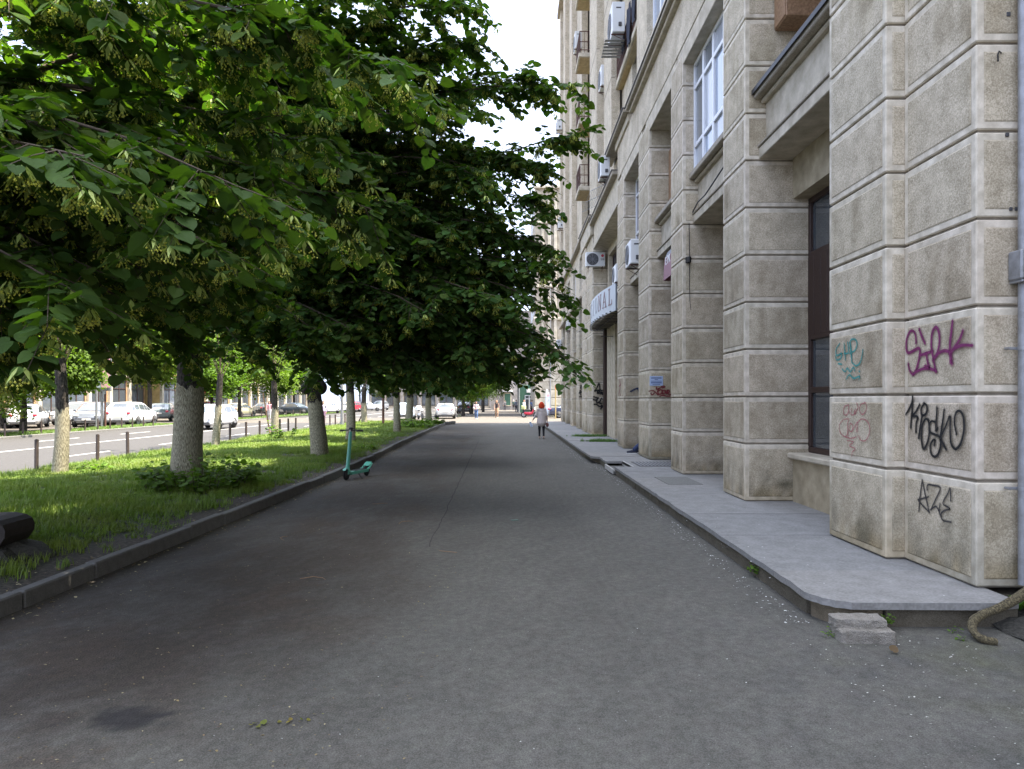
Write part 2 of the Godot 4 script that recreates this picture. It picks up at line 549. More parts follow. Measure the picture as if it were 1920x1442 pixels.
func walk_color(x: float, d: float) -> Color:
	var g := lin_grey(0.15 + 0.016 * ns(x * 0.5, d * 0.25, 3.0) + 0.012 * ns(x * 6.0, d * 6.0, 8.0) + 0.014 * ns(x * 2.2, d * 2.2, 7.0))
	g.b *= 0.86
	g.g *= 0.975
	# dried blossom and soil trodden into the asphalt on the tree side
	var edge := -1.0 + 0.55 * ns(x * 0.35, d * 0.16, 11.0) + 0.25 * ns(x * 1.5, d * 1.1, 12.0)
	var k := smoothstep(edge + 0.7, edge - 1.5, x)
	k *= clampf(0.74 + 0.42 * ns(x * 0.8, d * 0.5, 21.0) + 0.3 * ns(x * 2.4, d * 1.9, 22.0) + 0.26 * ns(x * 8.0, d * 7.0, 23.0), 0.0, 1.0)
	if d > 34.0:
		k *= 1.0 - 0.45 * smoothstep(34.0, 48.0, d)
	var brown := Color(0.082, 0.064, 0.05)
	g = g.lerp(brown, k * 0.95)
	# reddish drifts of fallen bracts
	var dr := smoothstep(0.3, 0.75, ns(x * 0.7, d * 0.6, 31.0) + 0.35 * ns(x * 3.0, d * 4.0, 32.0) + 0.25 * ns(x * 9.0, d * 9.0, 33.0)) * smoothstep(-0.7, -1.8, x)
	g = g.lerp(Color(0.105, 0.076, 0.054), dr * 0.6)
	# one ragged dark patch of crumbled tar
	var px := x + 2.13; var pd := d - 3.92
	var rr := sqrt(px * px / 0.05 + pd * pd / 0.022) + 0.35 * ns(x * 7.0, d * 9.0, 41.0) + 0.4 * ns(x * 17.0, d * 17.0, 42.0)
	g = g.lerp(Color(0.032, 0.031, 0.03), smoothstep(1.05, 0.8, rr) * 0.9)
	# moss and grit near the end of the raised pavement
	var ms := smoothstep(2.0, 3.6, x + 0.5 * ns(x * 1.7, d * 1.7, 51.0)) * smoothstep(6.0, 4.6, d)
	g = g.lerp(Color(0.13, 0.135, 0.075), ms * clampf(0.3 + 0.6 * ns(x * 2.2, d * 2.2, 52.0), 0.0, 0.8))
	var dk := smoothstep(0.3, 0.8, ns(x * 1.4, d * 1.4, 55.0)) * smoothstep(1.0, 2.4, x) * smoothstep(6.5, 5.0, d)
	g = g.lerp(Color(0.085, 0.085, 0.085), dk * 0.5)
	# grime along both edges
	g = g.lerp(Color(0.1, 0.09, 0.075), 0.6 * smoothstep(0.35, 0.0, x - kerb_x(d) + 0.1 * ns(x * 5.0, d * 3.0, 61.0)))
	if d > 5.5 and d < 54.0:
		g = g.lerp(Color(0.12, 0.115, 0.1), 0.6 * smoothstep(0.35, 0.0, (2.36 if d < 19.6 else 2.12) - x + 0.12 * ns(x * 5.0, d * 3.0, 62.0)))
	return g

func lin_grey(v: float) -> Color:
	return Color(v, v * 0.985, v * 0.99)

func ground_and_paths() -> void:
	N1.seed = 77; N1.frequency = 1.0; N1.noise_type = FastNoiseLite.TYPE_SIMPLEX_SMOOTH
	N2.seed = 91; N2.frequency = 1.0; N2.fractal_octaves = 4
	var b := MB.new()
	b.quad(Vector3(-450, -0.03, 120), Vector3(450, -0.03, 120), Vector3(450, -0.03, -700), Vector3(-450, -0.03, -700))
	struct("ground", [b, M.ground])
	# the asphalt walk as a fine sheet, its wear in the colour of each point
	b = MB.new()
	var ds := []
	var d := -5.0
	while d < 56.0:
		ds.append(d)
		d += clampf(absf(d - 0.5) * 0.018, 0.055, 0.5) if d > 2.4 else 0.6
	ds.append(56.0)
	var xs := []
	var x := -5.4
	while x < 9.0:
		xs.append(x)
		x += 0.06 if x < 3.6 else 0.3
	var cols := []
	for i in ds.size():
		var row := []
		for j in xs.size():
			row.append(walk_color(xs[j], ds[i]))
		cols.append(row)
	for i in ds.size() - 1:
		for j in xs.size() - 1:
			if xs[j] > 3.7 and ds[i] > 8.0:
				continue
			var p := []
			for q in [[i, j], [i, j + 1], [i + 1, j + 1], [i + 1, j]]:
				p.append(Vector3(xs[q[1]], 0.0, -ds[q[0]]))
			var cc := [cols[i][j], cols[i][j + 1], cols[i + 1][j + 1], cols[i + 1][j]]
			for tr in [[0, 2, 1], [0, 3, 2]]:
				for q in tr:
					b.v.append(p[q]); b.n.append(Vector3.UP); b.t.append(Vector2(p[q].x, p[q].z)); b.c.append(cc[q])
	struct("walkway", [b, M.asphalt])
	# the seam between the two pours of asphalt, an open crack that wanders
	b = MB.new()
	b.col = Color(0.04, 0.038, 0.036)
	var pl := []
	d = 8.5
	while d < 32.0:
		pl.append(Vector3(-1.02 - (d - 10.0) * 0.02 + 0.018 * ns(0.0, d * 0.5, 5.0) + 0.015 * ns(0.0, d * 5.0, 6.0), 0.004, -d))
		d += 0.22
	b.ribbon(pl, 0.022, Vector3.UP, 0.6)
	struct("asphalt_seam", [b, M.asphalt])
	# crossing street beyond the building
	struct("crossing_street", boxmesh(-30, 60, -0.05, 0.004, 54.5, 69.5, M.crossing))
	# far part of the walk
	struct("far_walkway", boxmesh(-7.5, 4.5, -0.05, 0.006, 69.5, 150, M.crossing))
	# road
	struct("road", boxmesh(-22.6, -11.45, -0.05, 0.0, -40, 190, M.road))
	var rm := Node3D.new()
	rm.name = "road_marking"; rm.set_meta("kind", "structure"); add_child(rm)
	piece("solid_line", rm, boxmesh(-17.27, -17.13, -0.03, 0.004, -20, 150, M.paint))
	d = 2.0
	while d < 130.0:
		piece("dash", rm, boxmesh(-13.86, -13.74, -0.03, 0.004, d, d + 3.0, M.paint))
		piece("dash", rm, boxmesh(-20.06, -19.94, -0.03, 0.004, d + 2.0, d + 5.0, M.paint))
		d += 6.5
	# verge: soil under the grass, slightly domed, worn bare along the kerb
	b = MB.new()
	var gd := []
	d = -3.0
	while d < 54.0:
		gd.append(d); d += 0.3
	var gx := 26
	var vc := func(xx: float, dd: float) -> Color:
		var bare := smoothstep(0.75, 0.1, kerb_x(dd) - 0.14 - xx + 0.3 * ns(xx, dd, 3.0))
		bare = maxf(bare, smoothstep(0.5, 0.8, ns(xx * 0.5, dd * 0.5, 9.0)) * 0.7)
		return Color(0.05, 0.065, 0.022).lerp(Color(0.1, 0.078, 0.055), clampf(bare, 0, 1))
	for i in gd.size() - 1:
		for j in gx:
			var p := []; var cc := []
			for q in [[i, j], [i, j + 1], [i + 1, j + 1], [i + 1, j]]:
				var dd: float = gd[q[0]]
				var xx := lerpf(-11.2, kerb_x(dd) - 0.13, float(q[1]) / gx)
				p.append(Vector3(xx, verge_y(xx, dd), -dd)); cc.append(vc.call(xx, dd))
			for tr in [[0, 2, 1], [0, 3, 2]]:
				for q in tr:
					b.v.append(p[q]); b.n.append(Vector3.UP); b.t.append(Vector2(p[q].x, p[q].z)); b.c.append(cc[q])
	struct("verge_soil", [b, M.soil])
	# kerb stones between walk and verge
	var kb := Node3D.new()
	kb.name = "kerb"; kb.set_meta("kind", "structure"); add_child(kb)
	var rng := RandomNumberGenerator.new()
	rng.seed = 5
	d = -3.0
	while d < 49.5:
		var a := Vector3(kerb_x(d) - 0.06, 0, -d)
		var e := Vector3(kerb_x(d + 1.0) - 0.06, 0, -d - 1.0)
		var m := MB.new()
		var dir := (e - a).normalized()
		var bs := Basis(dir.cross(Vector3.UP) * -1.0, Vector3.UP, -dir)
		bs = bs.rotated(Vector3.UP, rng.randf_range(-0.006, 0.006))
		m.box((a + e) / 2 + Vector3(rng.randf_range(-0.006, 0.006), 0.0 + rng.randf_range(-0.012, 0.012), 0), Vector3(0.125, 0.31, 0.986), 0.014, bs)
		piece("kerb_stone", kb, [m, M.kerb])
		d += 1.0
	# tumbled kerb stones at the far end
	for k in 5:
		var m := MB.new()
		m.box(Vector3(-4.72 + 0.12 * k, 0.07 + 0.012 * k, -50.0 - k * 0.42), Vector3(0.13, 0.22, 0.36), 0.02, Basis(Vector3.UP, 0.35 + k * 0.14) * Basis(Vector3.FORWARD, 0.25))
		piece("kerb_stone", kb, [m, M.kerb])
	var rk := Node3D.new()
	rk.name = "road_kerb"; rk.set_meta("kind", "structure"); add_child(rk)
	d = -3.0
	while d < 53.0:
		var m := MB.new()
		m.lim(-11.46, -11.24, -0.1, 0.10, d, d + 1.99, 0.015)
		piece("kerb_stone", rk, [m, M.kerb])
		var m2 := MB.new()
		m2.lim(-22.8, -22.58, -0.1, 0.11, d + 14.0, d + 15.99, 0.015)
		piece("kerb_stone", rk, [m2, M.kerb])
		d += 2.0
	struct("far_verge", boxmesh(-25.2, -22.8, -0.1, 0.09, 8, 49.5, M.far_soil))
	struct("far_verge", boxmesh(-26.2, -22.8, -0.1, 0.09, 56, 110, M.far_soil))
	struct("parking_ground", boxmesh(-33.0, -25.2, -0.1, 0.012, -5, 160, M.crossing))
	struct("parking_ground", boxmesh(-25.2, -22.6, -0.1, 0.008, 49.5, 56, M.crossing))
	struct("far_pavement", boxmesh(-36.5, -33.0, -0.1, 0.12, -5, 160, M.kerb))

func verge_y(x: float, d: float) -> float:
	var f := clampf((kerb_x(d) - 0.13 - x) / 7.0, 0.0, 1.0)
	return 0.125 + 0.10 * sin(PI * f) + 0.025 * ns(x * 0.6, d * 0.6, 14.0) * minf(1.0, f * 8.0) - 0.05 * f

# ------------------------------------------------------------------ the raised pavement in front of the building
func raised_pavement() -> void:
	var root := Node3D.new()
	root.name = "raised_pavement"; root.set_meta("kind", "structure"); add_child(root)
	var rng := RandomNumberGenerator.new()
	rng.seed = 12
	var top := 0.2
	var slab_n := [0]
	var slab := func(poly: Array, lift := 0.0) -> void:
		var m := MB.new()
		m.prism(poly, top - 0.055, top + lift)
		slab_n[0] = slab_n[0] + 1
		piece("paving_slab", root, [m, [M.slab, M.slab_b, M.slab_c][(slab_n[0] * 7) % 5 % 3]])
	var edge := func(d: float) -> float:
		if d < 19.6: return 2.38
		return lerpf(2.17, 1.98, clampf((d - 19.6) / 26.0, 0, 1))
	# near corner: a chipped, rounded cut
	slab.call([Vector2(2.38, 6.5), Vector2(2.372, 6.3), Vector2(2.385, 6.12), Vector2(2.37, 5.95), Vector2(2.362, 5.78), Vector2(2.385, 5.70), Vector2(2.415, 5.655), Vector2(2.43, 5.60), Vector2(2.475, 5.565), Vector2(2.50, 5.52), Vector2(2.56, 5.50), Vector2(2.60, 5.468), Vector2(2.72, 5.463), Vector2(3.03, 5.46), Vector2(3.4, 5.452), Vector2(3.72, 5.45), Vector2(3.9, 5.50), Vector2(3.9, 6.5)])
	var ds := [6.504]
	var d := 6.5
	while d < 51.0:
		d += rng.randf_range(1.35, 1.75)
		ds.append(d)
	for i in ds.size() - 1:
		var a: float = ds[i] + 0.005
		var e: float = ds[i + 1] - 0.005
		if a < 18.06 and e > 16.6:
			# slabs with the notch of the missing gully plate
			var na := maxf(a, 16.6); var ne := minf(e, 18.06)
			var poly := [Vector2(edge.call(a), a)]
			if a < 16.6: poly.append_array([Vector2(edge.call(16.6), 16.6), Vector2(2.79, 16.6)])
			else: poly = [Vector2(2.79, a)]
			if e > 18.06: poly.append_array([Vector2(2.79, 18.06), Vector2(edge.call(18.06), 18.06), Vector2(edge.call(e), e)])
			else: poly.append(Vector2(2.79, e))
			poly.append_array([Vector2(6.2, e), Vector2(6.2, a)])
			slab.call(poly)
			continue
		var rough := [Vector2(edge.call(a), a)]
		for k in 5:
			var q := lerpf(a, e, (k + 1.0) / 6.0)
			rough.append(Vector2(edge.call(q) + (rng.randf_range(-0.012, 0.012) if d < 99 else 0.0), q))
		rough.append_array([Vector2(edge.call(e), e), Vector2(6.2, e), Vector2(6.2, a)])
		slab.call(rough, rng.randf_range(-0.004, 0.004))
	# the notch floor and its pale edging
	piece("gully_floor", root, boxmesh(2.36, 2.79, 0.03, 0.09, 16.6, 18.06, M.kerb))
	piece("gully_edging", root, boxmesh(2.79, 2.83, 0.1, 0.206, 16.56, 18.1, M.paint))
	piece("gully_edging", root, boxmesh(2.34, 2.38, 0.03, 0.135, 16.62, 18.04, M.paint))
	# risers, in panels with open joints
	d = 5.86
	var kx := 0
	while d < 51.0:
		var e := minf(d + rng.randf_range(2.2, 3.2), 51.5)
		var m := MB.new()
		var x0: float = edge.call(d) + 0.035; var x1: float = edge.call(e) + 0.035
		var p := [Vector2(x0, d), Vector2(x1, e - 0.02), Vector2(x1 + 0.3, e - 0.02), Vector2(x0 + 0.3, d)]
		if not (d < 18.0 and e > 16.6):
			m.prism(p, -0.2, top - 0.056)
		else:
			m.prism([Vector2(2.41, d), Vector2(2.41, 16.6), Vector2(2.7, 16.6), Vector2(2.7, d)], -0.2, top - 0.056)
			m.prism([Vector2(2.41, 18.06), Vector2(2.41, maxf(18.2, e - 0.02)), Vector2(2.7, maxf(18.2, e - 0.02)), Vector2(2.7, 18.06)], -0.2, top - 0.056)
			m.prism([Vector2(2.41, 16.6), Vector2(2.41, 18.06), Vector2(2.7, 18.06), Vector2(2.7, 16.6)], -0.2, 0.03)
		piece("riser_panel", root, [m, M.riser])
		d = e
	var m := MB.new()
	m.prism([Vector2(2.43, 5.80), Vector2(2.47, 5.66), Vector2(2.55, 5.56), Vector2(2.64, 5.52), Vector2(2.86, 5.515), Vector2(2.86, 5.9), Vector2(2.46, 5.9)], -0.2, top - 0.06)
	piece("crumbled_corner", root, [m, M.crumbled])
	piece("riser_panel", root, boxmesh(2.88, 3.9, -0.2, top - 0.058, 5.51, 5.85, M.riser))
	# fill below the slabs
	piece("pavement_fill", root, boxmesh(2.9, 6.2, -0.2, top - 0.06, 5.9, 16.5, M.riser))
	piece("pavement_fill", root, boxmesh(2.9, 6.2, -0.2, top - 0.06, 18.2, 51.5, M.riser))
	piece("pavement_fill", root, boxmesh(2.85, 6.2, -0.2, top - 0.06, 16.5, 18.2, M.riser))
	# patch of rubbed terrazzo and the iron grate
	piece("terrazzo_patch", root, boxmesh(2.86, 3.5, top - 0.02, top + 0.007, 13.1, 14.35, M.broken2))
	var g := MB.new()
	for k in 11:
		g.lim(3.02 + k * 0.085, 3.02 + k * 0.085 + 0.035, top - 0.03, top + 0.012, 16.75, 17.75)
	piece("drain_grate_bars", root, [g, M.metal])
	var g2 := MB.new()
	g2.lim(2.97, 3.99, top - 0.05, top + 0.008, 16.66, 17.84)
	piece("drain_grate_frame", root, [g2, M.ac_dark])

# ------------------------------------------------------------------ the apartment building on the right
var G := {}
var block_tone := Color(1, 1, 1)
func V(a: float, b: float) -> Vector2:
	return Vector2(a, b)

const COURSE := [0.2, 1.08, 1.80, 2.525, 3.245, 3.965, 4.69, 5.41, 6.13, 6.855, 7.575, 8.30, 9.02]

# wear of the render at a world point: dark runs, blotches, mildew on the lowest course (multiplies the base colour)
func wear(p: Vector3, heavy := 1.0) -> Color:
	var blot := 0.5 + 0.5 * ns(p.x * 0.9 + 3.0, p.y * 0.8, p.z * 0.9)
	var run := 0.5 + 0.5 * ns(p.x * 5.5, p.y * 0.28, p.z * 5.5)
	var fine := 0.5 + 0.5 * ns(p.x * 7.0, p.y * 7.0, p.z * 7.0)
	var k := clampf((blot * 0.7 + run * 0.45 + fine * 0.15 - 0.62) * 1.8 * heavy, 0.0, 1.0)
	var c := Color(1, 1, 1).lerp(Color(0.50, 0.465, 0.39), k)
	if p.y < 1.15:
		var h := (p.y - 0.2) / 0.9
		var mil := smoothstep(0.62, 0.14, h + 0.24 * ns(p.x * 2.6, p.y * 1.2, p.z * 2.6)) * clampf(0.75 + 0.55 * ns(p.x * 1.6, p.y * 0.5, p.z * 1.6 + 9.0), 0.0, 1.0) * clampf(0.85 + 0.5 * ns(p.x * 13.0, p.y * 9.0, p.z * 13.0), 0.0, 1.0)
		c = c.lerp(Color(0.17, 0.18, 0.145), mil * 0.95)
		var och := smoothstep(0.4, 0.05, h) * clampf(0.5 + 0.8 * ns(p.x * 4.0, 1.0, p.z * 4.0), 0.0, 1.0)
		c = c.lerp(Color(0.78, 0.66, 0.45), och * 0.55)
	return c

# raised rough field on a block face: origin o, edges u (width), v (height), outward n
func field(b: MB, o: Vector3, u: Vector3, w: float, v: Vector3, h: float, n: Vector3, heavy: float, fine: bool) -> void:
	var us := [0.0, 0.012]
	var k := maxi(1, int(w / (0.09 if fine else 0.3)))
	for i in range(1, k): us.append(lerpf(0.012, w - 0.012, float(i) / k))
	us.append_array([w - 0.012, w])
	var vs := [0.0, 0.012]
	k = maxi(1, int(h / (0.09 if fine else 0.24)))
	for i in range(1, k): vs.append(lerpf(0.012, h - 0.012, float(i) / k))
	vs.append_array([h - 0.012, h])
	var P := []; var K := []
	for i in us.size():
		var r := []; var rc := []
		for j in vs.size():
			var rim: bool = i == 0 or j == 0 or i == us.size() - 1 or j == vs.size() - 1
			var p: Vector3 = o + u * us[i] + v * vs[j] + n * (0.0012 if rim else 0.007)
			r.append(p); rc.append(wear(p, heavy) * block_tone)
		P.append(r); K.append(rc)
	for i in us.size() - 1:
		for j in vs.size() - 1:
			var q := [P[i][j], P[i + 1][j], P[i + 1][j + 1], P[i][j + 1]]
			var cc := [K[i][j], K[i + 1][j], K[i + 1][j + 1], K[i][j + 1]]
			var edge: bool = i == 0 or j == 0 or i == us.size() - 2 or j == vs.size() - 2
			var nn := n
			if edge:
				nn = (q[1] - q[0]).cross(q[3] - q[0]).normalized()
			for tr in [[0, 2, 1], [0, 3, 2]]:
				for s in tr:
					b.v.append(q[s]); b.n.append(nn); b.t.append(Vector2.ZERO); b.c.append(cc[s])

# one block of a pier: smooth margins and a rough field on the faces that show
func stone(parent: Node, x0: float, x1: float, y0: float, y1: float, d0: float, d1: float, street: bool, nearf: bool, fine: bool, heavy := 1.0, m := 0.062) -> void:
	var b := MB.new()
	var mid := Vector3(x0, (y0 + y1) / 2, -(d0 + d1) / 2)
	var tone := 1.0 + 0.09 * ns(mid.y * 9.7, mid.z * 3.1, mid.x * 5.3)
	block_tone = Color(tone, tone * (1.0 + 0.015 * ns(mid.z * 7.0, mid.y * 5.0)), tone * (1.0 + 0.03 * ns(mid.y * 3.0, mid.z * 9.0)))
	b.col = wear(mid, 0.35) * block_tone
	b.lim(x0, x1, y0 + 0.013, y1 - 0.013, d0, d1, 0.010)
	if y0 < 0.3:
		for i in b.c.size():
			b.c[i] = wear(b.v[i], 0.35) * block_tone
	var f := MB.new()
	if street:
		field(f, Vector3(x0, y0 + m + 0.013, -d1 + m), Vector3(0, 0, 1), d1 - d0 - 2 * m, Vector3.UP, y1 - y0 - 2 * m - 0.026, Vector3(-1, 0, 0), heavy, fine)
	if nearf:
		field(f, Vector3(x0 + m, y0 + m + 0.013, -d0), Vector3(1, 0, 0), x1 - x0 - 2 * m, Vector3.UP, y1 - y0 - 2 * m - 0.026, Vector3(0, 0, 1), heavy * 0.7, fine)
	piece("stone_block", parent, [b, M.border, f, M.panel])

func pier(root: Node, x0: float, x1: float, d0: float, d1: float, upto: int, fine: bool, heavy := 1.0, nearx := -1.0) -> Node3D:
	var p := pivot("pier", root)
	piece("joint_core", p, boxmesh(x0 + 0.03, x1 - 0.03, 0.2, COURSE[upto] - 0.02, d0 + 0.03, d1 - 0.03, M.joint))
	for k in upto:
		stone(p, x0, x1, COURSE[k], COURSE[k + 1], d0, d1, true, true, fine, heavy)
	return p

func paint(root: Node, called: String, label: String, strokes: Array, w: float, col: Color, plane: int, at: float) -> void:
	var m := tmat(col, TX.render, 1.3, 0.75)
	var hm := mat(Color(col.r, col.g, col.b, 0.2), 0.85)
	hm.transparency = BaseMaterial3D.TRANSPARENCY_ALPHA
	var g := pivot(called, root)
	g.set_meta("label", label)
	var lift := 0.0
	for s in strokes:
		var b := MB.new()
		var pts := []
		for q in s:
			pts.append(Vector3(at - lift, q.y, -q.x) if plane == 0 else Vector3(q.x, q.y, -at + lift))
		lift += 0.0009
		# smooth the hand-drawn line
		var sm := []
		for i in pts.size() - 1:
			var a: Vector3 = pts[maxi(i - 1, 0)]; var e: Vector3 = pts[mini(i + 2, pts.size() - 1)]
			for k in 4:
				sm.append(pts[i].cubic_interpolate(pts[i + 1], a, e, k / 4.0))
		sm.append(pts[-1])
		b.ribbon(sm, w, Vector3(-1, 0, 0) if plane == 0 else Vector3(0, 0, 1), 0.25)
		var halo := MB.new()
		for i in sm.size():
			sm[i] += (Vector3(0.0003, 0, 0) if plane == 0 else Vector3(0, 0, -0.0003))
		halo.ribbon(sm, w * 2.1, Vector3(-1, 0, 0) if plane == 0 else Vector3(0, 0, 1), 0.2)
		piece("stroke", g, [b, m, halo, hm])

# a window in its own axes: x right, y up, z out; placed by a basis
func window(parent: Node, at: Vector3, bs: Basis, w: float, h: float, cols: int, rows: Array, fm: Material, gm, bar := 0.06) -> Node3D:
	var o := pivot("window", parent)
	o.transform = Transform3D(bs, at)
	var f := MB.new()
	var ys := [0.0]
	ys.append_array(rows)
	ys.append(h)
	f.box(Vector3(0, bar / 2, 0), Vector3(w, bar, 0.07), 0.008)
	f.box(Vector3(0, h - bar / 2, 0), Vector3(w, bar, 0.07), 0.008)
	for s in [-1, 1]:
		f.box(Vector3(s * (w / 2 - bar / 2), h / 2, 0.002), Vector3(bar, h - 2 * bar + 0.002, 0.07), 0.008)
	for r in rows:
		f.box(Vector3(0, r, 0.004), Vector3(w - 2 * bar, bar, 0.066), 0.008)
	var cw := (w - bar) / cols
	for i in range(1, cols):
		f.box(Vector3(-w / 2 + bar / 2 + cw * i, h / 2, 0.006), Vector3(bar * 1.2, h - 2 * bar, 0.064), 0.008)
	piece("frame", o, [f, fm])
	for i in cols:
		for j in ys.size() - 1:
			var g := MB.new()
			var y0: float = ys[j] + (bar if j == 0 else bar / 2)
			var y1: float = ys[j + 1] - (bar if j == ys.size() - 2 else bar / 2)
			g.box(Vector3(-w / 2 + bar / 2 + cw * (i + 0.5), (y0 + y1) / 2, -0.012), Vector3(cw - bar * 0.9, y1 - y0, 0.012))
			piece("pane", o, [g, gm[(i * 7 + j * 3) % gm.size()] if gm is Array else gm])
	return o

var WEST := Basis(Vector3(0, 0, 1), Vector3.UP, Vector3(-1, 0, 0))   # faces -x
var EAST := Basis(Vector3(0, 0, -1), Vector3.UP, Vector3(1, 0, 0))   # faces +x

# wall sheet facing -x with openings [d0, d1, y0, y1], reveals of given depth
func wall_west(parent: Node, called: String, x: float, d0: float, d1: float, y0: float, y1: float, op: Array, depth: float, m: Material, tintk := 0.6) -> void:
	var b := MB.new()
	var ds := [d0, d1]; var ys := [y0, y1]
	for q in op:
		ds.append_array([q[0], q[1]]); ys.append_array([q[2], q[3]])
	var k := d0 + 0.7
	while k < d1:
		ds.append(k); k += 0.7
	k = y0 + 0.8
	while k < y1:
		ys.append(k); k += 0.8
	ds.sort(); ys.sort()
	for i in ds.size() - 1:
		for j in ys.size() - 1:
			if ds[i + 1] - ds[i] < 1e-4 or ys[j + 1] - ys[j] < 1e-4: continue
			var cd: float = (ds[i] + ds[i + 1]) / 2; var cy: float = (ys[j] + ys[j + 1]) / 2
			var hole := false
			for q in op:
				if cd > q[0] and cd < q[1] and cy > q[2] and cy < q[3]: hole = true
			if hole: continue
			var p := [Vector3(x, ys[j], -ds[i + 1]), Vector3(x, ys[j], -ds[i]), Vector3(x, ys[j + 1], -ds[i]), Vector3(x, ys[j + 1], -ds[i + 1])]
			for tr in [[0, 2, 1], [0, 3, 2]]:
				for s in tr:
					b.v.append(p[s]); b.n.append(Vector3(-1, 0, 0)); b.t.append(Vector2.ZERO); b.c.append(wear(p[s], tintk))
	b.col = Color(0.95, 0.95, 0.95)
	for q in op:
		var a := x; var e := x + depth
		b.quad(Vector3(a, q[2], -q[0]), Vector3(a, q[2], -q[1]), Vector3(e, q[2], -q[1]), Vector3(e, q[2], -q[0]))
		b.quad(Vector3(a, q[3], -q[1]), Vector3(a, q[3], -q[0]), Vector3(e, q[3], -q[0]), Vector3(e, q[3], -q[1]))
		b.quad(Vector3(a, q[2], -q[1]), Vector3(a, q[3], -q[1]), Vector3(e, q[3], -q[1]), Vector3(e, q[2], -q[1]))
		b.quad(Vector3(a, q[3], -q[0]), Vector3(a, q[2], -q[0]), Vector3(e, q[2], -q[0]), Vector3(e, q[3], -q[0]))
	# thickness at the ends and the top
	var t := x + 0.3
	b.quad(Vector3(x, y0, -d0), Vector3(t, y0, -d0), Vector3(t, y1, -d0), Vector3(x, y1, -d0))
	b.quad(Vector3(t, y0, -d1), Vector3(x, y0, -d1), Vector3(x, y1, -d1), Vector3(t, y1, -d1))
	b.quad(Vector3(x, y1, -d0), Vector3(t, y1, -d0), Vector3(t, y1, -d1), Vector3(x, y1, -d1))
	b.quad(Vector3(x, y0, -d1), Vector3(t, y0, -d1), Vector3(t, y0, -d0), Vector3(x, y0, -d0))
	piece(called, parent, [b, m])

func bay_band(root: Node, d0: float, d1: float) -> void:
	var a := d0 + 0.004; var e := d1 - 0.004
	piece("fascia", root, boxmesh(3.77, 5.6, 5.43, 5.60, a, e, M.beam, 0.01))
	piece("fascia_ledge", root, boxmesh(3.745, 5.5, 5.602, 5.64, a, e, M.cornice, 0.008))
	piece("band_wall", root, boxmesh(3.88, 4.3, 5.642, 6.27, a, e, M.beam))
	piece("sill_cornice", root, boxmesh(3.80, 4.4, 6.272, 6.34, a, e, M.beam, 0.02))
	piece("sill_cornice", root, boxmesh(3.69, 4.9, 6.342, 6.46, a, e, M.cornice, 0.015))
	piece("lintel", root, boxmesh(3.565, 5.6, 8.75, 9.13, a - 0.5, e + 0.5, M.beam, 0.01))

func balcony(root: Node, x0: float, x1: float, y: float, d0: float, d1: float, closed := 0.0) -> void:
	var o := pivot("balcony", root)
	piece("slab", o, boxmesh(x0, x1, y - 0.2, y, d0, d1, M.beam, 0.02))
	piece("slab_underside", o, boxmesh(x0 + 0.08, x1, y - 0.23, y - 0.202, d0 + 0.08, d1 - 0.08, M.ochre))
	var r := MB.new()
	for q in [0.12, 0.5, 0.98]:
		r.lim(x0 + 0.04, x0 + 0.07, y + q, y + q + 0.035, d0 + 0.03, d1 - 0.03)
		r.lim(x0 + 0.04, x1, y + q + 0.001, y + q + 0.034, d0 + 0.03, d0 + 0.06)
	var d := d0 + 0.08
	while d < d1:
		r.lim(x0 + 0.045, x0 + 0.065, y, y + 1.0, d, d + 0.02)
		d += 0.14
	var x := x0 + 0.1
	while x < x1:
		r.lim(x, x + 0.02, y, y + 1.0, d0 + 0.035, d0 + 0.055)
		x += 0.16
	piece("railing", o, [r, M.rust])
	if closed > 0.0:
		piece("railing_sheet", o, boxmesh(x0 + 0.075, x0 + 0.085, y + 0.1, y + 0.95, d0 + 0.06, d1 - 0.06, M.rust))

